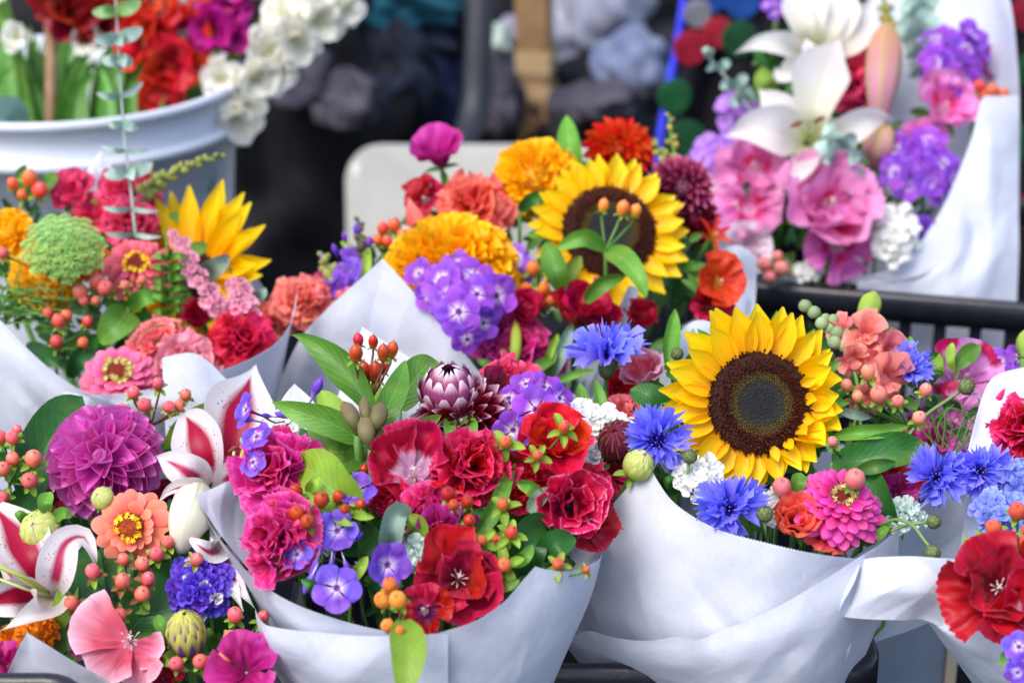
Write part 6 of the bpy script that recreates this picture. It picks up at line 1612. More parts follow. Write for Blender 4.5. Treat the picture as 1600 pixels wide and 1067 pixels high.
dahlia_bud(C_, 'yellow green dahlia bud with purple stripes, right of the pink godetia', 291, 990, 31, (.0, 1.7), P_BUDY, -.075, tall=1.35, leaves=[([(265, 1000, -.07), (250, 975, -.08), (246, 960, -.075)], 20, M_LEAF, .3), ([(262, 1005, -.07), (245, 1003, -.08), (238, 996, -.075)], 24, M_LEAF, .3), ([(275, 1020, -.07), (262, 1030, -.08), (255, 1032, -.07)], 22, M_LEAF, .3)])
M_COROL = petal_mat('statice_corolla', [(0, '#d0c8b0'), (1, '#f6f4f0')], hue=0)
cluster(C_, 'violet blue statice with tiny white flowers, under the closed lily bud', 312, 915, 40, 46, 15, 44, P_STAT, -.06, (.1, .3), eye=(M_COROL, 9))
godetia(C_, 'pale pink godetia with rose centre at the bottom left', 205, 1005, 84, (.15, .4), P_PINKG, -.075, n=4, el=.35, spin=0, kind='broad', az=(2.75, 4.0, 4.95, 5.8), sizes=(1.1, .95, .85, .65))
godetia(C_, 'magenta godetia at the bottom, beside the front paper', 385, 1050, 62, (.0, .7), P_MAGV, -.08, n=4, el=.5, spin=.5, kind='broad', stamens=False)
godetia(C_, 'dark crimson bloom under the coral berries at the bottom', 255, 1060, 40, (.0, .5), P_TUL, -.05, n=4, el=.5, spin=.3, kind='fan', stamens=False)
marigold(C_, 'orange marigold at the lower left above the paper corner', 58, 988, 32, (.2, .5), P_MARO, -.07, n=60)
godetia(C_, 'orange bloom at the left edge, left of the paper corner', 20, 1010, 34, (.1, .4), P_MARO, -.05, n=5, el=.5, spin=.3, kind='fan', stamens=False)
godetia(C_, 'purple bloom at the bottom left corner', 12, 1040, 36, (.2, .3), P_MAGV, -.055, n=4, el=.5, spin=.3, kind='fan', stamens=False)
godetia(C_, 'crimson bloom behind the small green bud', 75, 785, 30, (0, .2), P_TUL, .0, n=4, el=.4, spin=.3, kind='fan', stamens=False)
hyp(C_, 'coral berries on red stalks above the magenta dahlia, against the white paper', (236, 665, .0), [(247, 600, 11.5), (209, 614, 11), (226, 633, 12.5, -.012), (190, 640, 10), (264, 636, 10.5, -.005), (280, 633, 10), (290, 617, 10.5)], B_COR, M_LEAFY, -.04, sl=1.6, smat=solid_mat('stalk_red', '#7a4a34', .6))
hyp(C_, 'coral berries at the left edge, beside the large dark leaf', (15, 755, -.02), [(0, 684, 12), (19, 684, 12, -.01), (26, 673, 10), (52, 717, 14, -.01), (20, 717, 12), (46, 751, 14, -.01), (5, 733, 12), (4, 777, 12)], B_COR, M_LEAFL, -.065, sl=1.6)
hyp(C_, 'cluster of coral berries on reddish calyxes under the coral zinnia', (190, 955, -.04), [(145, 893, 12), (191, 908, 13.5, -.008), (231, 904, 11), (222, 928, 13.5), (187, 960, 12.5), (193, 874, 11), (222, 881, 12), (113, 943, 13)], B_COR, M_LEAFR, -.085, sl=1.7)
hyp(C_, 'coral berries at the right of the coral zinnia', (270, 900, -.04), [(263, 847, 11.5), (245, 866, 12.5), (307, 874, 11.5)], B_COR, M_LEAFY, -.08, sl=1.9)
hyp(C_, 'coral berries at the bottom, between the striped bud and the front paper', (330, 1060, -.04), [(361, 997, 13.5), (384, 1003, 11), (350, 1030, 14), (276, 1037, 14), (314, 1034, 13), (367, 961, 12.5), (410, 965, 12)], B_COR, M_LEAFL, -.085, sl=1.5)

for u, v_, r_, mt, lab in ((112, 782, 28, P_TUL, 'small dark crimson ruffle at the left foot of the magenta dahlia'),
                           (258, 775, 26, P_TUL, 'small dark crimson ruffle between the magenta dahlia and the white lily bud'),
                           (130, 1000, 30, P_MAGV, 'small violet ruffle under the pale pink godetia'),
                           (420, 1010, 26, P_TUL, 'small dark crimson ruffle behind the lowest coral berries')):
    carnation(C_, lab, u, v_, r_, (0, .3), mt, .0, rows=(5, 4, 3))
leafy(C_, 'small green leaves between the coral berries under the zinnia', [([(205, 935, -.04), (215, 950, -.06), (235, 958, -.06)], 22, M_LEAF, .3), ([(160, 920, -.04), (150, 935, -.06), (135, 932, -.06)], 22, M_LEAFL, .3), ([(340, 1010, -.04), (330, 995, -.06), (325, 980, -.06)], 20, M_LEAF, .3), ([(385, 1020, -.04), (398, 1010, -.06), (405, 995, -.06)], 20, M_LEAFL, .3)])

# ================================================================== D: right edge bouquet
D_ = Bouquet('right edge', 1.36, 850, .7, (1640, 1330, .02))
wrap(D_, 'white paper at the right edge, folded into a flat tongue towards the sunflower bouquet', [
    [[(1338, 884, -.035), (1350, 874, -.05), (1380, 871, -.06), (1420, 870, -.06), (1460, 873, -.055), (1490, 874, -.05), (1530, 880, -.04)],
     [(1325, 915, -.035), (1345, 910, -.055), (1385, 912, -.068), (1430, 915, -.07), (1470, 918, -.066), (1510, 925, -.06), (1560, 935, -.05)],
     [(1305, 960, -.035), (1330, 965, -.052), (1370, 968, -.062), (1410, 969, -.064), (1440, 968, -.062), (1475, 985, -.06), (1520, 1025, -.05)]],
    [[(1440, 940, -.058), (1480, 930, -.065), (1530, 935, -.07), (1600, 950, -.075), (1680, 960, -.07)],
     [(1442, 962, -.055), (1490, 985, -.065), (1550, 1010, -.075), (1620, 1030, -.08), (1690, 1030, -.07)],
     [(1446, 968, -.05), (1500, 1015, -.06), (1560, 1050, -.065), (1620, 1085, -.07), (1690, 1100, -.06)],
     [(1530, 1080, .0), (1570, 1110, -.02), (1620, 1140, -.03), (1690, 1150, -.03)]],
    # rolled edge at the left end of the tongue
    ([[(1339, 884, -.033), (1331, 905, -.030), (1318, 935, -.028), (1302, 962, -.028)],
      [(1334, 884, -.040), (1324, 905, -.040), (1309, 935, -.040), (1299, 964, -.040)],
      [(1340, 883, -.046), (1329, 910, -.046), (1315, 940, -.048), (1306, 968, -.045)]], dict(nv=8, nu=60, wr=.0003, teeth=(0, 0))),
    # tall back sheet
    ([[(1512, 705, .05), (1522, 665, .055), (1533, 625, .06), (1546, 596, .06), (1565, 583, .06), (1600, 574, .05), (1660, 560, .04)],
      [(1512, 760, .04), (1540, 720, .05), (1580, 700, .05), (1660, 690, .04)],
      [(1500, 880, .02), (1540, 880, .03), (1600, 880, .03), (1680, 880, .02)]], dict(wr=.003)),
])
godetia(D_, 'large deep red godetia at the right edge, in front of the white paper', 1562, 922, 98, (-.25, .25), P_RED, -.075, n=4, el=.45, spin=.4, kind='fan', rows=2)
godetia(D_, 'red godetia with a lilac throat at the lower right edge', 1618, 960, 78, (-.2, .1), P_REDW, -.08, n=4, el=.5, spin=.2, kind='fancup')
carnation(D_, 'crimson and magenta ruffled bloom at the right edge, against the tall paper', 1606, 672, 62, (-.4, .4), P_REDM, .0)
cluster(D_, 'pale blue scabiosa at the right edge, above the orange berries', 1562, 800, 38, 26, 15, 30, P_SCAB, -.04, (-.2, .5), name='scabiosa', cat='scabiosa')
cluster(D_, 'blue scabiosa at the right edge, under the cornflowers', 1590, 752, 34, 26, 14, 26, P_SCAB, -.02, (.0, .5), name='scabiosa', cat='scabiosa')
hyp(D_, 'coral orange berries at the right edge above the deep red godetia', (1588, 860, -.03), [(1590, 799, 15), (1553, 825, 14), (1604, 848, 14), (1605, 828, 10)], B_ORG, M_LEAFL, -.075, sl=1.5)
leafy(D_, 'olive leaf lying over the deep red godetia', [([(1600, 850, -.06), (1560, 846, -.085), (1518, 858, -.08)], 26, M_LEAFL, .3), ([(1520, 890, -.04), (1515, 860, -.05), (1508, 838, -.045)], 18, M_LEAFL, .5), ([(1548, 880, -.04), (1538, 850, -.055), (1528, 828, -.05)], 20, M_LEAF, .5)])
phlox(D_, 'violet phlox at the bottom right corner', (1600, 1030), [(1592, 1010, 26, -.2, .3), (1605, 1040, 26, .2, .1), (1590, 1050, 22, -.3, -.1)], P_PHL, off=-.09, base_off=-.05, leaves=[([(1575, 1020, -.08), (1568, 1030, -.09), (1562, 1042, -.09)], 16, M_LEAF, .3)])
# ================================================================== E: middle left bouquet
E = Bouquet('middle left', 1.72, 450, .6, (230, 900, .03))
wrap(E, 'white paper round the middle left bouquet with the green umbel', [
    [[(-60, 440, -0.082), (-20, 480, -0.112), (5, 505, -0.127), (40, 542, -0.142), (80, 578, -0.154), (115, 603, -0.162), (140, 616, -0.167, 1), (200, 640, -0.167)],
     [(-60, 560, -0.082), (0, 590, -0.112), (60, 630, -0.132), (120, 660, -0.142), (220, 680, -0.142)], [(-20, 760, -0.032), (60, 780, -0.062), (140, 800, -0.082), (240, 800, -0.082)]],
    [[(100, 613, -0.152), (140, 616, -0.165, 1), (190, 614, -0.175), (240, 607, -0.178), (300, 594, -0.176), (350, 577, -0.168), (400, 556, -0.152), (435, 532, -0.132), (458, 495, -0.102), (467, 440, -0.062)],
     [(90, 660, -0.142), (160, 668, -0.152), (250, 660, -0.162), (340, 635, -0.152), (400, 605, -0.132), (435, 570, -0.102), (455, 510, -0.062)],
     [(100, 790, -0.072), (180, 800, -0.082), (260, 800, -0.092), (340, 780, -0.082), (400, 720, -0.062), (430, 640, -0.032)]],
    [[(467, 440, .0), (462, 470, .02), (452, 500, .03), (440, 530, .02)], [(450, 470, .04), (440, 500, .04), (430, 520, .04), (420, 540, .04)]],
    ([[(100, 330, .09), (130, 278, .10), (158, 234, .105, 1), (176, 268, .10), (190, 320, .09)], [(100, 420, .09), (130, 420, .09), (150, 420, .09), (190, 420, .09)]], dict(nu=80)),
    ([[(290, 400, .08), (312, 365, .09), (333, 330, .095, 1), (362, 378, .085), (400, 432, .07), (425, 470, .06)], [(300, 520, .06), (330, 520, .06), (360, 520, .06), (420, 530, .05)]], dict(nu=80)),
])
filler(E, 'dark green foliage between the blooms of the middle left bouquet', [(-30, 330), (60, 300), (230, 290), (420, 440), (440, 520), (300, 580), (140, 600), (60, 540), (-30, 470)], 330, 24, .03, .08, None, 15)
# green umbel
um = thing('green_umbel', 'round green umbel of tiny florets at the left', 'umbel flower', E.p(95, 402, .0))
rng = random.Random(9); o_ = um.matrix_basis.translation
for i in range(62):
    q = sqrt((i + .5) / 62); a = i * 2.39996
    u, v_ = 95 + cos(a) * q * 62 + 3, 390 - sin(a) * q * 50 - (1 - q * q) * 14
    p = E.p(u, v_, -.10 - .03 * (1 - q * q)) - o_
    fz = facing(cos(a) * q * .7, .9 + sin(a) * q * .6)
    s = E.m(9.8) * rng.uniform(.85, 1.15)
    Mu = Matrix.Translation(p) @ fz.to_track_quat('Z', 'Y').to_matrix().to_4x4() @ Matrix.Scale(s, 4)
    key = ('umbellet', i % 3)
    if key not in _CUP:
        b = MB(); r2 = random.Random(i)
        for k in range(15):
            qq = sqrt((k + .5) / 15); aa = k * 2.39996; c = V((cos(aa) * qq, sin(aa) * qq, .5 * (1 - qq * qq)))
            for j in range(4):
                a3 = j * pi / 2 + r2.uniform(0, 1); b.add([c, c + V((cos(a3 - .6) * .24, sin(a3 - .6) * .24, .12)), c + V((cos(a3) * .38, sin(a3) * .38, .16)), c + V((cos(a3 + .6) * .24, sin(a3 + .6) * .24, .12))], [(0, 1, 2, 3)], [(.5, .2), (.2, .6), (.5, 1), (.8, .6)])
            b.add([c * .2 + V((0, 0, -.9)), c + V((.05, 0, 0)), c + V((-.03, .05, 0))], [(0, 1, 2)], [(.5, 0)] * 3)
        _CUP[key] = b.mesh('umbellet', P_AMMI, False)
    part('umbellet', _CUP[key], um, Mu)
    vv, ff, uvv = tube([p - fz * s * .8, p * .5 + V((0, 0, -.01)), V((0, 0, 0))], E.m(1.3), 4, 4); part('ray', mesh('ray', vv, ff, M_STEM, uvv), um)
add_stem(E, um, .0025)
fr = thing('feathery_frond', 'feathery bright green thread leaves at the left edge, below the umbel', 'leaves', E.p(70, 500, .0)); b = MB(); o_ = fr.matrix_basis.translation
M_FROND = leaf_mat('frond_green', '#5f9a3c', '#8cc060', rib_k=0, trans=.2)
for k in range(95):
    a = rng.uniform(-.3, pi + .5); L = rng.uniform(40, 90); u0, v0 = rng.uniform(-25, 48), rng.uniform(450, 505)
    cu = rng.uniform(-25, 25)
    p = [E.p(u0, v0, -.05), E.p(u0 + cos(a) * L * .5 + cu * .5, v0 - sin(a) * L * .4, -.06 - rng.uniform(0, .02)), E.p(u0 + cos(a) * L + cu, v0 - sin(a) * L * .5 + 8, -.055 - rng.uniform(0, .03))]
    b.add(*tube([q - o_ for q in p], [E.m(1.5), E.m(.6)], 4, 6))
for k in range(7): b.add(*tube([E.p(60 + k * 6, 500, .0) - o_, E.p(20 + k * 13, 470 - 4 * k, -.05) - o_], E.m(1.8), 5, 4))
tag(part('thread_leaves', b.mesh('thread_leaves', M_FROND), fr), kind='stuff')
v, f, uv = tube([E.p(110, 560, 0) - o_, E.p(90, 500, -.04) - o_, E.p(40, 455, -.06) - o_], E.m(3), 6, 8); part('stem', mesh('stem', v, f, M_STEM, uv), fr)
marigold(E, 'yellow marigold at the left edge, above the feathery leaves', 15, 368, 42, (.2, .5), P_MARY, -.02, n=120)
marigold(E, 'yellow orange marigold under the green umbel', 70, 435, 56, (.1, .4), P_MARY, -.01, n=150)
marigold(E, 'small orange marigold at the right edge of the green umbel', 142, 410, 34, (.2, .3), P_MARO, -.01, n=60)
zinnia(E, 'rose coral zinnia in the middle of the middle left bouquet', 213, 418, 58, (.1, .55), P_ZROSE, -.05, rows=4, n0=16, flo=M_ZY, cone='#7a1a1c', nf=22, kind='zin', rin=.42)
zinnia(E, 'pink zinnia on the lower paper edge of the middle left bouquet', 186, 590, 64, (.0, .75), P_ZPINK, -.085, rows=4, n0=15, flo=M_ZC, cone='#8a2418', tall=True, nf=24, kind='zinflat', rin=.42)
godetia(E, 'hot pink stock bloom behind the green umbel', 115, 310, 46, (.0, .7), P_HOT, .02, n=5, el=.6, spin=.3, kind='fancup', rows=2, stamens=False)
carnation(E, 'hot pink ruffled bloom behind the eucalyptus stem', 200, 308, 48, (.1, .5), P_HOT, .02)
carnation(E, 'hot pink bloom between the rose coral zinnia and the one behind the eucalyptus', 205, 350, 44, (.0, .4), P_HOT, .0, rows=(8, 7, 5))
godetia(E, 'hot pink petals at the left of the eucalyptus stem', 150, 345, 40, (-.2, .4), P_HOT, .02, n=4, el=.5, spin=.2, kind='fan', stamens=False)
sunflower(E, 'sunflower turned to the left so that only its petals show, behind the pink spikes', 300, 432, 166, .25, (-.5, .3, 1), .03, n=(21, 15, 0), spin=.2, wid=.62)
carnation(E, 'pink coral carnation above the lower paper edge', 252, 553, 54, (.1, .6), P_PCOR, -.06)
carnation(E, 'light pink carnation at the paper edge, right of the pink zinnia', 288, 572, 50, (.2, .4), P_PINKC, -.075)
carnation(E, 'crimson ruffled bloom at the right of the middle left bouquet', 378, 540, 54, (.3, .5), P_CRIM, -.06, rows=(8, 7, 5, 4))
godetia(E, 'dark crimson cupped bloom above the crimson ruffled one', 318, 505, 40, (-.1, .6), P_TUL, -.02, n=4, el=1.0, spin=.3, kind='fancup', stamens=False)
carnation(E, 'salmon bloom against the right paper edge of the middle left bouquet', 432, 500, 36, (.5, .5), P_SALM, .03, rows=(7, 6, 5))
def spike(bq, label, path, w, mat, off=-.04, n=40):
    t = thing('flower_spike', label, 'flower spike', bq.p(*path[0]), group='pink flower spikes'); o = t.matrix_basis.translation; rng = random.Random(int(path[0][0]))
    C = catmull([bq.p(*q) for q in path], n)
    v, f, uv = tube([c - o for c in C], bq.m(2), 5); part('stem', mesh('stem', v, f, M_STEM, uv), t)
    for i, c in enumerate(C[3:]):
        k = i / n
        for j in range(2):
            p = c - o + (RGT * rng.uniform(-1, 1) + UPV * rng.uniform(-.5, .5) - FWD * rng.uniform(0, .8)) * bq.m(w) * (1 - .5 * k)
            fz = (p - (c - o)).normalized() + facing(0, .3); s = bq.m(w * .62) * (1.1 - .5 * k)
            part('floret', cup_mesh(mat, rng.randrange(4)), t, Matrix.Translation(p) @ fz.to_track_quat('Z', 'Y').to_matrix().to_4x4() @ Matrix.Rotation(rng.uniform(0, 6), 4, 'Z') @ Matrix.Scale(s, 4))
    return t
spike(E, 'pale pink spike running down from beside the sunflower petals', [(360, 505, -.05), (335, 470, -.06), (305, 425, -.06), (275, 366, -.05)], 15, P_PSPK)
spike(E, 'shorter pale pink spike at the right, under the sunflower petals', [(382, 520, -.05), (385, 490, -.06), (378, 460, -.06), (368, 440, -.05)], 17, P_PSPK, n=26)
spike(E, 'short pale pink spike between the two other pink spikes', [(365, 500, -.05), (378, 485, -.06), (370, 462, -.065)], 14, P_PSPK, n=12)
eu = thing('eucalyptus_sprig', 'tall eucalyptus sprig with paired round leaves, standing in front of the white bucket', 'eucalyptus', E.p(210, 370, -.0), group='eucalyptus sprigs'); o_ = eu.matrix_basis.translation
pth = [(212, 372, -.03), (204, 290, -.03), (195, 220, -.03), (188, 120, -.03), (183, 40, -.03), (178, -60, -.03)]
v, f, uv = tube([E.p(*q) - o_ for q in pth], [E.m(2.6), E.m(1.8)], 6, 24); part('stem', mesh('stem', v, f, solid_mat('euc_stem', '#9aa4a4', .6, '#8a9a8c', 60), uv), eu)
for (u, v0, kind) in ((182, 15, 'g'), (184, 58, 'o'), (186, 92, 'o'), (188, 150, 'v'), (191, 192, 'v'), (196, 236, 'f'), (200, 268, 'o'), (206, 326, 'e'), (210, 366, 'e')):
    M_ = M_EUC if kind != 'g' else leaf_mat('euc_young', '#6fa04a', '#9cc080', rib_k=.3)
    if kind in 'og': L = (((38, -14, 24), (-38, 4, 22)) if v0 != 92 else ((22, 2, 24), (-26, 0, 24)))
    elif kind == 'v': L = ((36, -22, 11), (-38, -4, 12)) if v0 == 150 else ((26, 8, 18), (-24, 0, 14))
    elif kind == 'f': L = ((38, -2, 9), (-38, -8, 9))
    else: L = ((42, 4, 9), (-46, -2, 10))
    for dx, dy, w in L:
        leaf_part(E, eu, [(u, v0, -.03), (u + dx * .5, v0 + dy * .4 + 3, -.045), (u + dx, v0 + dy, -.04)], w, M_, .15, fold=.1)
    if kind == 'o': leaf_part(E, eu, [(u, v0, -.03), (u + 4, v0 + 6, -.05), (u + 8, v0 + 14, -.055)], 22, M_, .15)
add_stem(E, eu, .002)
def budspike(bq, label, path, w, mat, n=26):
    t = thing('bud_spike', label, 'flower buds', bq.p(*path[0]), group='green bud spikes'); o = t.matrix_basis.translation; rng = random.Random(int(path[0][0] + 5))
    C = catmull([bq.p(*q) for q in path], n); v, f, uv = tube([c - o for c in C], bq.m(3), 5); part('stem', mesh('stem', v, f, M_STEM, uv), t)
    key = ('pbud', mat.name)
    if key not in _CUP:
        x = lathe([(.2, -1), (.75, -.5), (.9, 0), (.6, .7), (.1, 1.1)], 8); _CUP[key] = mesh('bud', x[0], x[1], mat, x[2])
    for i, c in enumerate(C):
        k = i / n; a = i * 2.4; d = (RGT * cos(a) + UPV * sin(a) * .7 - FWD * (.3 + .4 * sin(a * .5)))
        s = bq.m(w * .5) * (1.05 - .6 * k)
        part('bud', _CUP[key], t, Matrix.Translation(c - o + d * s * 1.0) @ (d + (C[min(i + 1, n)] - c).normalized() * .9).to_track_quat('Z', 'Y').to_matrix().to_4x4() @ Matrix.Scale(s, 4))
    add_stem(bq, t, .002); return t
M_SBUD = leaf_mat('bud_olive', '#8a9444', '#a8ac5c', rib_k=.1, blush='#a8845a')
budspike(E, 'olive green bud spike leaning right in front of the white bucket', [(225, 305, .0), (252, 282, -.01), (290, 262, -.015), (345, 242, -.01)], 20, M_SBUD)
budspike(E, 'small olive buds at the left end of the bud spike', [(215, 330, .0), (235, 300, -.01), (240, 272, -.01)], 20, M_SBUD, 9)
hyp(E, 'orange berries in the top left corner of the middle left bouquet', (45, 330, .0), [(20, 288, 11), (46, 280, 13), (62, 298, 14), (35, 305, 10)], B_ORG, M_LEAFL, -.03, sl=1.5, leaves=[([(60, 300, 0), (75, 285, -.01), (85, 270, 0)], 24, M_LEAF), ([(30, 300, 0), (30, 275, -.01), (42, 258, 0)], 16, M_LEAF)])
hyp(E, 'glossy red berries left of the rose coral zinnia', (150, 490, -.02), [(126, 457, 13), (152, 442, 13.5), (164, 450, 14), (132, 470, 10), (150, 470, 9)], B_COR, M_LEAFL, -.075, sl=1.2)
hyp(E, 'red yellow berries on pale stalks above the left paper edge', (85, 545, -.03), [(76, 490, 10), (92, 502, 13, -.01), (104, 494, 10), (137, 503, 11), (130, 536, 10), (88, 535, 11)], B_RY, M_LEAFL, -.075, sl=1.3)
hyp(E, 'small red berries at the foot of the rose coral zinnia', (205, 480, -.03), [(195, 446, 9), (222, 438, 8), (5, 396, 11)], B_COR, M_LEAFY, -.08, sl=1.6)
leafy(E, 'round bright green leaf in the middle of the middle left bouquet', [([(200, 484, -.06), (188, 500, -.085), (170, 518, -.085), (155, 534, -.07)], 54, M_LEAF, .2)])
leafy(E, 'pale narrow leaf lying above the pink coral carnation', [([(290, 512, -.06), (262, 517, -.08), (228, 525, -.08), (192, 542, -.065)], 26, M_LEAFL, .4)])
leafy(E, 'dark green leaf under the red yellow berries', [([(110, 590, -.05), (120, 565, -.07), (140, 540, -.07), (150, 522, -.06)], 30, M_LEAFD, .3), ([(40, 540, -.03), (70, 555, -.05), (95, 575, -.05)], 30, M_LEAFD, .2), ([(105, 475, -.04), (130, 482, -.06), (160, 492, -.05)], 26, M_LEAFD, .2)])
leafy(E, 'green leaf right of the round leaf', [([(200, 480, -.05), (225, 465, -.07), (258, 462, -.06)], 28, M_LEAF, .2), ([(200, 520, -.03), (225, 500, -.05), (250, 505, -.05)], 36, M_LEAFD, .2)])
leafy(E, 'grey green pointed leaf in front of the sunflower petals', [([(318, 428, -.02), (335, 418, -.05), (360, 400, -.05)], 36, M_LEAFG, .2)])
leafy(E, 'small grey leaf at the tip of the sunflower petals', [([(400, 468, -.02), (408, 460, -.03), (415, 450, -.03)], 18, M_LEAFG, .2)])
fl_ = thing('pinnate_leaf', 'upright pinnate green leaf left of the pink spikes', 'leaves', E.p(268, 505, -.02), group='leafy sprigs'); o_ = fl_.matrix_basis.translation
v, f, uv = tube([E.p(268, 510, -.04) - o_, E.p(265, 440, -.06) - o_, E.p(258, 360, -.05) - o_], E.m(2), 5, 10); part('stem', mesh('stem', v, f, M_STEM, uv), fl_)
for k in range(6):
    y = 405 + k * 17
    for sx in (-1, 1):
        jx, jy = rng.uniform(-6, 8), rng.uniform(-8, 8)
        leaf_part(E, fl_, [(264, y, -.055), (264 + sx * 14, y - 6 + jy * .5, -.075), (264 + sx * (30 + jx), y - 6 + jy + 4 * sx, -.06)], 11, M_LEAF, .2, 'leaflet', pf_lance)

# ================================================================== F: middle centre bouquet with the second sunflower
Fb = Bouquet('middle centre', 1.74, 400, .6, (800, 900, .03))
wrap(Fb, 'white paper rising to a tall corner in front of the yellow marigold', [
    [[(415, 650, -.02), (435, 600, -.04), (470, 528, -.06), (510, 484, -.075), (555, 443, -.085), (598, 404, -.09, 1), (640, 450, -.095), (690, 510, -.10), (740, 570, -.105), (790, 630, -.11), (860, 690, -.11)],
     [(420, 720, -.02), (450, 660, -.04), (500, 590, -.06), (560, 540, -.075), (610, 510, -.08), (680, 570, -.09), (740, 640, -.095), (840, 720, -.10)],
     [(440, 820, .03), (500, 800, 0), (580, 780, -.03), (640, 780, -.04), (720, 800, -.05), (840, 830, -.05)]],
    ([[(880, 640, .0), (884, 590, -.02), (890, 545, -.03, 1), (905, 560, -.03), (930, 590, -.03), (960, 590, -.03), (1000, 560, -.02), (1050, 520, .0), (1105, 490, .02)],
      [(880, 740, 0), (920, 740, -.02), (980, 740, -.02), (1050, 740, 0), (1110, 740, .02)]], dict(nu=120)),
    ([[(905, 590, -.07), (940, 530, -.08), (972, 470, -.08), (983, 446, -.075), (997, 455, -.07), (985, 490, -.07), (960, 540, -.07), (940, 600, -.07)],
      [(905, 620, -.06), (915, 625, -.06), (925, 628, -.06), (935, 628, -.06)]], dict(nu=100, teeth=(0, 0), wr=.0005)),
    ([[(1095, 440, .08), (1120, 400, .085), (1150, 388, .085), (1178, 405, .085), (1182, 450, .08)], [(1100, 520, .06), (1130, 520, .06), (1150, 520, .06), (1180, 520, .06)]], dict(nu=60)),
])
filler(Fb, 'dark green foliage between the blooms of the middle centre bouquet', [(480, 460), (560, 380), (640, 320), (850, 260), (1060, 260), (1140, 400), (1060, 540), (880, 600), (760, 580), (600, 420)], 380, 24, .03, .09, None, 16)
sunflower(Fb, 'second largest sunflower, behind the biggest one, a berry sprig in front of its disc', 952, 362, 130, .56, (.12, .28), -.02, n=(22, 20, 10))
hyp(Fb, 'sprig with three orange tipped berries and green leaves in front of the second sunflower', (946, 392, -.09), [(943, 322, 10), (973, 326, 11), (993, 330, 10)], B_YEL, M_LEAFL, -.11, up=1.6, sl=1.3,
    leaves=[([(945, 388, -.09), (912, 372, -.11), (870, 388, -.10)], 28, M_LEAF, .3), ([(948, 392, -.09), (975, 405, -.115), (998, 435, -.12), (1010, 465, -.11)], 36, M_LEAF, .3),
            ([(915, 472, -.08), (940, 445, -.10), (978, 430, -.10)], 26, M_LEAF, .3), ([(878, 455, -.07), (868, 420, -.09), (852, 378, -.08)], 38, M_LEAF, .3), ([(880, 450, -.06), (892, 425, -.07), (908, 400, -.07)], 26, M_LEAFL, .3)])
marigold(Fb, 'large yellow marigold behind the tall paper corner', 706, 432, 104, (-.05, 1.3), P_MARY, -.02, n=290, flat=.8)
marigold(Fb, 'yellow marigold at the upper left of the second sunflower', 838, 282, 68, (-.1, .5), P_MARY, .01, n=210)
dahlia(Fb, 'orange red dahlia above the second sunflower', 965, 240, 62, (.1, .8), P_ORED, .04, n=70, kind='dahlflat', th1=95)
carnation(Fb, 'coral red carnation left of the yellow marigold', 742, 328, 60, (.05, .6), P_COR, .0)
godetia(Fb, 'magenta trumpet bloom turned to the back, in front of the white chair', 690, 262, 60, (-.25, 1.1), P_MAGV, .03, n=4, el=.95, spin=.4, kind='broad', stamens=False, rows=1)
godetia(Fb, 'dark red bloom left of the coral red carnation', 668, 318, 40, (-.3, .5), P_TUL, .02, n=4, el=.6, spin=.4, kind='fan')
path_lily(Fb, 'salmon and white lily petals at the left of the coral carnation', [
    ([(660, 385, .02), (652, 355, .0), (642, 325, .0), (638, 308, .01)], 30, .3, 0, P_SALM), ([(655, 385, .02), (640, 368, .0), (628, 350, .01)], 26, .3, 0, P_LIL), ([(665, 385, .02), (668, 350, .0), (672, 330, .01)], 26, .3, 0, P_CRED)], P_SALM, (660, 392, .03), stamens=[[(660, 385, .0), (656, 368, -.02), (652, 352, -.02)], [(662, 385, .0), (664, 366, -.02), (668, 350, -.02)]])
phlox(Fb, 'large purple phlox head in front of the yellow marigold', (715, 480, .0), [
    (717, 487, 38, -.1, .0, -.115), (690, 436, 34, -.4, .5, -.10), (738, 432, 36, .2, .7, -.10), (776, 462, 36, .7, .2, -.095), (655, 428, 26, -.6, .6, -.085), (755, 505, 28, .6, -.3, -.095), (700, 460, 30, -.3, .2, -.105), (730, 530, 26, .2, -.5, -.10), (745, 460, 32, .4, .3, -.11), (672, 462, 26, -.6, .0, -.085), (715, 412, 26, -.1, .9, -.085)], P_PHP, base_off=-.05)
phlox(Fb, 'purple and white phlox flower right of the large marigold', (805, 430, .02), [(798, 408, 32, .1, .6, -.03), (818, 420, 24, .5, .3, -.02)], P_PHW)
phlox(Fb, 'violet flowers and dark buds left of the paper corner', (560, 470, .02), [(545, 425, 26, -.3, .5), (530, 445, 24, -.6, .2), (560, 440, 22, .1, .3), (575, 415, 18, .3, .5), (548, 398, 18, 0, .8), (520, 430, 16, -.6, .4)], P_SNP, buds=[(510, 410, 24, 2.2), (525, 395, 22, 1.9), (558, 365, 26, 1.6), (575, 385, 24, 1.3), (540, 375, 20, 1.8)], off=-.01)
budspike(Fb, 'dark bud spike rising above the violet flowers', [(575, 430, .0), (568, 395, -.01), (560, 345, -.01)], 20, leaf_mat('bud_dark', '#5a5430', '#6a4a48', rib_k=.1), 14)
budspike(Fb, 'short olive bud spike at the left end of the middle centre bouquet', [(525, 440, .0), (512, 415, -.01), (505, 398, -.01)], 22, M_SBUD, 9)
leafy(Fb, 'narrow olive leaves between the violet flowers and the marigold', [([(565, 450, .0), (572, 420, -.02), (575, 385, -.01)], 16, M_LEAFL, .3), ([(580, 450, .0), (592, 420, -.02), (600, 395, -.01)], 18, M_LEAF, .3), ([(555, 400, .0), (545, 385, -.01), (532, 378, .0)], 12, M_LEAFL, .3)])
hyp(Fb, 'orange berries left of the coral carnation', (605, 410, .02), [(598, 358, 11), (615, 352, 12), (628, 368, 11), (605, 378, 10), (590, 375, 9)], B_ORG, M_LEAFL, -.01, sl=1.4)
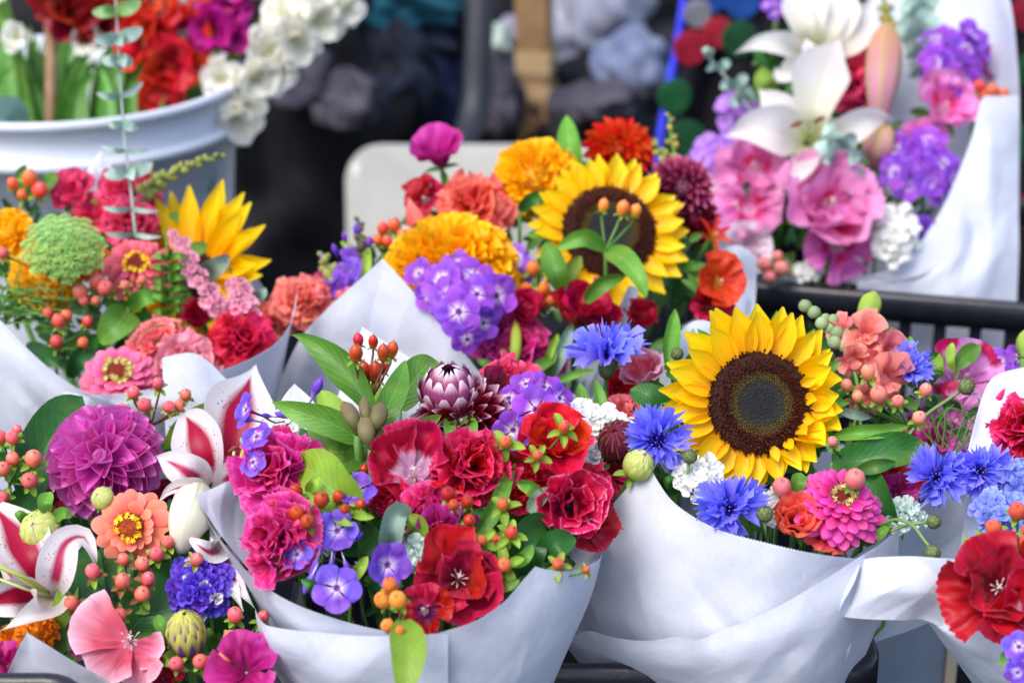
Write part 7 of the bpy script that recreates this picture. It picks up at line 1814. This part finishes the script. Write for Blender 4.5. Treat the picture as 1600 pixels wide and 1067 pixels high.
hyp(Fb, 'pale orange berries right of the large marigold', (835, 470, .0), [(833, 420, 12), (822, 452, 11), (850, 452, 12), (838, 470, 10), (862, 470, 11)], B_YEL, M_LEAFL, -.03, sl=1.5)
carnation(Fb, 'magenta ruffled bloom under the purple phlox', 770, 520, 46, (-.1, .4), P_MAGV, -.04, rows=(9, 8, 6, 4))
carnation(Fb, 'magenta bloom right of the ruffled one, above the front paper', 812, 545, 48, (.1, .3), P_MAG, -.04, rows=(8, 7, 5, 4))
carnation(Fb, 'magenta bloom at the right end of the magenta row, under the second sunflower', 850, 565, 36, (.1, .4), P_MAGV, -.035, rows=(8, 7, 5))
for k, (u, v_, w, h_, lab) in enumerate(((822, 500, 36, 62, 'dark crimson closed bloom, left one under the second sunflower'), (900, 505, 52, 80, 'dark crimson closed bloom, large one under the second sunflower'), (995, 510, 56, 50, 'dark crimson bloom under the second sunflower, right of the white paper strip'), (930, 520, 40, 60, 'dark crimson closed bloom just left of the white paper strip'))):
    godetia(Fb, lab, u, v_ + 5, h_ * .80, (.0 + .1 * k, 1.0), P_TUL, -.04, n=4, el=1.05, spin=.3 + k, kind='fancup', stamens=False)
pod(Fb, 'pale green sepals folded round the left crimson bloom', [(800, 590, -.05), (806, 545, -.065), (806, 500, -.06)], 16, P_LBUDG, 'flower_bud')
leafy(Fb, 'grey green pointed sepals under the large crimson bloom', [([(862, 590, -.05), (878, 545, -.07), (895, 500, -.06)], 24, M_LEAFG, .5, dict(prof=pf_lance)), ([(855, 590, -.05), (862, 550, -.07), (872, 520, -.06)], 18, M_LEAFL, .5, dict(prof=pf_lance))])
leafy(Fb, 'row of small green leaves along the front paper, under the magenta blooms', [([(800, 590, -.05), (760, 570, -.07), (745, 560, -.07)], 20, M_LEAF, .3), ([(810, 600, -.05), (840, 575, -.07), (880, 550, -.06)], 20, M_LEAF, .3), ([(790, 590, -.05), (790, 560, -.07), (785, 545, -.07)], 14, M_LEAF, .3), ([(860, 600, -.05), (900, 585, -.06), (930, 578, -.05)], 14, M_LEAF, .3)])
leafy(Fb, 'pointed green leaf standing above the second sunflower', [([(905, 290, .02), (895, 255, .0), (888, 215, .0), (885, 180, .01)], 42, M_LEAF, .4, dict(prof=pf_lance)), ([(910, 290, .02), (918, 270, .01), (915, 250, .01)], 18, M_LEAFD, .3)])
leafy(Fb, 'dark leaf between the yellow marigold and the second sunflower', [([(812, 330, -.01), (832, 312, -.03), (858, 298, -.03)], 24, M_LEAFD, .2)])
dahlia(Fb, 'burgundy dahlia with pink tips right of the second sunflower', 1062, 298, 58, (.35, .4), P_BURP, .02, n=90, kind='dahlflat', th1=105)
dahlia(Fb, 'dark burgundy dahlia under the one with pink tips', 1085, 345, 44, (.4, .2), P_BURD, .03, n=60, kind='dahlflat')
budspike(Fb, 'pale yellow buds above the burgundy dahlia', [(1045, 260, .02), (1030, 235, .01), (1020, 220, .01)], 18, M_SBUD, 8)
budspike(Fb, 'yellowish bud tip in front of the black cloth', [(1058, 260, .03), (1050, 220, .02), (1046, 180, .02)], 16, leaf_mat('bud_straw', '#a8943c', '#c8b050', rib_k=.1), 9)
godetia(Fb, 'orange red alstroemeria bloom right of the second sunflower, upper one', 1112, 370, 36, (.5, .4), P_ALST, .0, n=6, el=.5, spin=.3, kind='spider', stig='#d8a030')
godetia(Fb, 'orange red alstroemeria bloom in front of the crate, lower one', 1118, 445, 50, (.3, .3), P_ALST, -.02, n=5, el=.5, spin=.1, kind='broad', stig='#d8a030')
godetia(Fb, 'dark red bloom under the lower alstroemeria', 1105, 480, 40, (.2, .0), P_TUL, .0, n=4, el=.5, spin=.3, kind='fan', stamens=False)
carnation(Fb, 'salmon bloom left of the paper corner, beside the middle left paper', 472, 472, 46, (-.1, .6), P_SALM, .0, rows=(7, 6, 5, 4))
carnation(Fb, 'magenta bloom between the salmon bloom and the violet flowers', 505, 455, 34, (.0, .6), P_MAG, .01, rows=(7, 6, 5))
hyp(Fb, 'coral berry at the paper edge left of the tall corner', (540, 480, .02), [(532, 462, 9), (545, 455, 8)], B_COR, M_LEAFL, -.02, sl=1.3)

# ================================================================== G: upper right bouquet with the white lilies
G = Bouquet('upper right', 2.06, 250, .5, (1330, 640, .03))
wrap(G, 'tall white paper wrapped round the white lilies, with a pointed front flap', [
    [[(1360, -60, .12), (1430, -70, .11), (1490, -70, .09), (1540, -65, .06), (1572, -40, .02)],
     [(1350, 80, .12), (1430, 70, .10), (1500, 60, .08), (1555, 60, .04), (1590, 90, -.03)],
     [(1340, 250, .10), (1430, 250, .07), (1510, 240, .04), (1560, 240, .0), (1593, 250, -.05)],
     [(1320, 440, .06), (1400, 450, .02), (1480, 465, -.02), (1540, 475, -.05), (1588, 480, -.08)]],
    [[(1592, 150, -.07), (1560, 152, -.075), (1534, 156, -.08), (1520, 210, -.085), (1500, 265, -.09), (1470, 330, -.10), (1430, 388, -.11), (1385, 422, -.11), (1335, 432, -.10), (1290, 438, -.08)],
     [(1592, 260, -.07), (1565, 290, -.085), (1545, 320, -.095), (1520, 360, -.105), (1480, 405, -.112), (1440, 430, -.115), (1400, 440, -.11), (1350, 445, -.10)],
     [(1588, 482, -.085), (1560, 478, -.095), (1530, 472, -.105), (1500, 468, -.11), (1460, 462, -.11), (1420, 458, -.11), (1380, 456, -.105), (1340, 455, -.10)],
     [(1570, 640, -.05), (1540, 640, -.06), (1500, 640, -.07), (1460, 640, -.07), (1420, 640, -.07), (1380, 640, -.06)]],
    ([[(1068, 262, -.01), (1085, 290, -.02), (1102, 325, -.03), (1120, 360, -.04)], [(1085, 265, .0), (1100, 290, -.01), (1115, 320, -.02), (1135, 350, -.03)]], dict(nu=50)),
    ([[(1120, 365, -.05), (1150, 385, -.07), (1180, 400, -.08), (1230, 400, -.08)], [(1140, 430, -.03), (1170, 440, -.05), (1200, 445, -.06), (1250, 445, -.06)]], dict(nu=60)),
])
filler(G, 'dark green foliage between the blooms of the lily bouquet', [(1110, 200), (1160, 110), (1250, 30), (1450, 0), (1530, 150), (1500, 280), (1430, 390), (1250, 400), (1130, 330)], 330, 26, .03, .09, None, 17)
M_AG = P_LIL
path_lily(G, 'white lily with wide open petals in the middle of the lily bouquet', [
    ([(1268, 212, -.06), (1272, 170, -.09), (1285, 110, -.09), (1312, 58, -.05)], 96, .28, 0),
    ([(1258, 222, -.06), (1220, 205, -.10), (1175, 200, -.10), (1133, 214, -.07)], 82, .3, .2),
    ([(1258, 215, -.05), (1235, 190, -.07), (1210, 165, -.07), (1186, 140, -.05)], 64, .3, 0),
    ([(1262, 228, -.06), (1258, 258, -.10), (1240, 282, -.10), (1212, 300, -.08)], 50, .3, .3),
    ([(1275, 222, -.06), (1320, 205, -.10), (1360, 185, -.10), (1400, 188, -.07)], 52, .35, .2),
    ([(1272, 225, -.05), (1290, 205, -.07), (1325, 190, -.07)], 44, .3, 0)], P_LIL, (1266, 225, -.03),
    stamens=[[(1266, 222, -.07), (1255, 205, -.11), (1245, 195, -.12)], [(1268, 222, -.07), (1275, 200, -.11), (1280, 188, -.12)]], fil='#b8c870')
path_lily(G, 'upper white lily with a pink throat, above the wide open one', [
    ([(1262, 85, -.02), (1225, 70, -.06), (1185, 68, -.06), (1148, 84, -.03)], 44, .35, .2),
    ([(1265, 75, -.02), (1262, 40, -.05), (1255, 0, -.05), (1240, -40, -.02)], 80, .3, 0),
    ([(1278, 80, -.02), (1300, 50, -.05), (1305, 10, -.05), (1290, -40, -.02)], 84, .3, 0),
    ([(1285, 85, -.02), (1320, 70, -.05), (1345, 40, -.05), (1362, -5, -.02)], 58, .3, .2),
    ([(1262, 95, -.02), (1240, 108, -.05), (1222, 118, -.05), (1212, 104, -.03)], 46, .4, .2),
    ([(1270, 95, -.03), (1265, 80, -.06), (1258, 60, -.06)], 40, .3, 0, P_LILP)], P_LIL, (1270, 95, .0))
pod(G, 'long pink and gold lily bud standing right of the white lily', [(1372, 215, -.06), (1376, 150, -.09), (1382, 90, -.09), (1386, 38, -.06)], 52, P_LBUD, ribs=6)
pod(G, 'second pink lily bud half hidden below the long one', [(1368, 260, -.04), (1372, 225, -.06), (1375, 190, -.06)], 48, P_LBUD)
carnation(G, 'hot pink rose between the white lily and the long bud', 1338, 130, 58, (.0, .5), P_HOT, .0)
godetia(G, 'large orchid pink godetia at the lower middle of the lily bouquet', 1292, 338, 96, (.05, .5), P_ORCH, -.06, n=4, el=.5, spin=.5, kind='fancup', rows=2)
godetia(G, 'orchid pink godetia hanging below the large one', 1305, 385, 60, (.1, -.1), P_ORCHD, -.05, n=4, el=.3, spin=.2, kind='fan')
godetia(G, 'pale orchid godetia at the lower left of the white lily', 1180, 272, 66, (-.2, .5), P_ORCH, -.03, n=4, el=.65, spin=.4, kind='fancup')
godetia(G, 'pink godetia petals below the pale orchid one', 1172, 330, 56, (-.3, .3), P_ORCH, -.04, n=4, el=.4, spin=.9, kind='fan', stamens=False)
godetia(G, 'light pink godetia with rose blotches at the right, under the violet phlox', 1470, 178, 64, (.1, .45), P_ORCH, -.03, n=4, el=.75, spin=.6, kind='fancup')
godetia(G, 'pink folded petals under the light pink godetia', 1445, 222, 40, (-.1, .3), P_ORCHD, -.03, n=4, el=.4, spin=.2, kind='fan', stamens=False)
godetia(G, 'magenta bloom behind the upper violet phlox', 1545, 105, 36, (.5, .3), P_MAGV, .0, n=4, el=.4, spin=.2, kind='broad', stamens=False)
godetia(G, 'pale pink bloom at the left end of the lily bouquet', 1125, 320, 44, (-.4, .5), P_PALEP, -.02, n=5, el=.5, spin=.2, kind='fan', stamens=False)
godetia(G, 'pale lilac drooping petals under the pale pink bloom', 1165, 385, 44, (-.1, -.2), P_PALEP, -.04, n=4, el=.3, spin=.2, kind='fan', stamens=False)
phlox_ball(G, 'violet phlox head in front of the tall paper, upper one', 1490, 88, 62, P_PHP, 12, .50, -.05)
phlox_ball(G, 'violet phlox head in front of the tall paper, lower one', 1445, 268, 68, P_PHP, 15, .44, -.06)
phlox_ball(G, 'lavender phlox at the left end of the lily bouquet', 1128, 245, 54, petal_mat('phlox_lavender', [(0, '#8a50b0'), (.2, '#d0a0ea'), (1, '#b070de')], trans=.32), 16, .40, -.02)
phlox_ball(G, 'lavender phlox above the left one, beside the white lily petal', 1150, 170, 40, petal_mat('phlox_lavender', [(0, '#8a50b0'), (1, '#b070de')], trans=.32), 9, .42, .0)
phlox(G, 'violet phlox flowers hanging in front of the paper', (1435, 330, -.03), [(1442, 358, 24, .2, -.1, -.06), (1425, 350, 18, -.4, .1, -.05), (1462, 362, 16, .5, -.2, -.05)], P_SNP)
phlox_ball(G, 'violet phlox at the top edge, left of the upper white lily', 1215, 10, 24, P_PHP, 6, .5, .0)
cluster(G, 'white yarrow at the bottom of the lily bouquet', 1397, 365, 34, 46, 11, 40, M_WHITE, -.07, (.1, .5), name='yarrow', cat='yarrow')
cluster(G, 'small white yarrow left of the lower phlox', 1385, 245, 22, 18, 10, 14, M_WHITE, -.03, (.1, .5), name='yarrow', cat='yarrow')
cluster(G, 'small white blooms beside the pink berries', 1262, 425, 18, 12, 9, 10, M_WHITE, -.04, (.1, .2), name='yarrow', cat='yarrow')
hyp(G, 'pink coral berries at the bottom left of the lily bouquet', (1240, 395, -.03), [(1195, 413, 13), (1222, 420, 13), (1203, 433, 12), (1215, 400, 9)], B_PNK, M_LEAFL, -.08, sl=1.3)
hyp(G, 'small orange berries at the right of the light pink godetia', (1540, 175, -.02), [(1530, 135, 10), (1550, 142, 11), (1568, 148, 10), (1538, 150, 9)], B_ORG, M_LEAFL, -.07, sl=1.2)
def euc(bq, label, stem, leaves, mat=None):
    t = thing('eucalyptus_sprig', label, 'eucalyptus', bq.p(*stem[0]), group='eucalyptus sprigs'); o = t.matrix_basis.translation
    v, f, uv = tube([bq.p(*q) - o for q in stem], bq.m(2), 6, 10); part('stem', mesh('stem', v, f, solid_mat('euc_stem', '#9aa4a4', .6), uv), t)
    for (a, b_, w) in leaves: leaf_part(bq, t, [a, ((a[0] + b_[0]) / 2, (a[1] + b_[1]) / 2 - 4, (a[2] + b_[2]) / 2 - .012), b_], w, mat or M_EUC, .2)
    return t
euc(G, 'eucalyptus leaves in front of the middle of the white lily', [(1320, 290, -.06), (1310, 240, -.10), (1298, 205, -.10)], [((1312, 250, -.10), (1272, 225, -.12), 34), ((1310, 240, -.10), (1340, 215, -.12), 34), ((1305, 230, -.10), (1290, 195, -.12), 30), ((1312, 250, -.10), (1345, 248, -.11), 30), ((1305, 250, -.10), (1285, 255, -.12), 28), ((1308, 235, -.11), (1305, 205, -.125), 30), ((1330, 290, -.08), (1355, 275, -.09), 30), ((1325, 290, -.08), (1345, 305, -.09), 28)])
euc(G, 'eucalyptus with broad grey leaves behind the long pink lily bud', [(1440, 140, -.02), (1435, 70, -.04), (1440, -10, -.03)], [((1435, 60, -.04), (1400, 40, -.05), 40), ((1436, 50, -.04), (1460, 20, -.05), 40), ((1436, 30, -.04), (1410, 5, -.05), 38), ((1438, 20, -.04), (1465, -8, -.05), 34), ((1436, 90, -.04), (1412, 70, -.05), 32), ((1436, 95, -.04), (1460, 60, -.05), 30), ((1436, 120, -.03), (1420, 105, -.04), 30)])
euc(G, 'thin eucalyptus tip reaching out to the left in front of the black cloth', [(1185, 190, -.02), (1150, 140, -.03), (1120, 105, -.03), (1098, 78, -.03)], [((1150, 140, -.03), (1168, 118, -.04), 18), ((1145, 135, -.03), (1125, 138, -.04), 20), ((1125, 110, -.03), (1142, 98, -.04), 16), ((1120, 105, -.03), (1104, 112, -.04), 14), ((1108, 92, -.03), (1100, 75, -.04), 13), ((1106, 90, -.03), (1116, 80, -.04), 12), ((1165, 160, -.02), (1175, 140, -.03), 24), ((1160, 158, -.02), (1140, 165, -.03), 24)])
leafy(G, 'olive green leaves between the phlox and the light pink godetia', [([(1520, 250, -.02), (1530, 215, -.04), (1520, 190, -.04)], 30, M_LEAF, .2), ([(1420, 330, -.03), (1410, 300, -.05), (1418, 275, -.05)], 30, M_LEAF, .2), ([(1490, 320, -.03), (1470, 345, -.05), (1460, 370, -.05)], 24, M_LEAF, .2), ([(1210, 150, .0), (1195, 130, -.02), (1190, 105, -.02)], 34, M_LEAFL, .2), ([(1400, 110, .0), (1392, 70, -.02), (1388, 20, -.02)], 30, M_LEAF, .2)])
budspike(G, 'yellow buds at the top edge, above the long lily bud', [(1385, 40, -.03), (1382, 15, -.04), (1380, -10, -.04)], 16, leaf_mat('bud_straw', '#a8943c', '#c8b050', rib_k=.1), 8)
# ================================================================== lighter leaves between the blooms
for bq, lab, poly, n, sd_ in ((A, 'loose mid green leaves tucked between the red blooms', [(430, 700), (520, 700), (700, 690), (900, 700), (920, 830), (830, 900), (700, 930), (560, 930), (440, 860)], 60, 21),
                              (B, 'loose mid green leaves round the large sunflower', [(960, 640), (1060, 560), (1320, 540), (1440, 640), (1420, 780), (1330, 840), (1200, 800), (1040, 740)], 55, 22),
                              (C_, 'loose mid green leaves between the coral berries', [(10, 700), (240, 640), (330, 700), (390, 960), (400, 1060), (100, 1040), (10, 980)], 60, 23),
                              (E, 'loose mid green leaves between the zinnias', [(0, 340), (230, 300), (420, 470), (400, 540), (200, 570), (60, 520)], 60, 25),
                              (Fb, 'loose mid green leaves round the second sunflower', [(560, 430), (640, 350), (1040, 270), (1130, 400), (1040, 540), (800, 580)], 60, 26),
                              (G, 'loose mid green leaves between the lilies and the phlox', [(1130, 230), (1200, 110), (1420, 60), (1500, 260), (1420, 370), (1200, 380)], 50, 27)):
    filler(bq, lab, poly, n, 30, .004, .03, leaf_mat('leaf_loose', '#3f7a2a', '#6a9c3c', rib='#a9c878'), sd_)
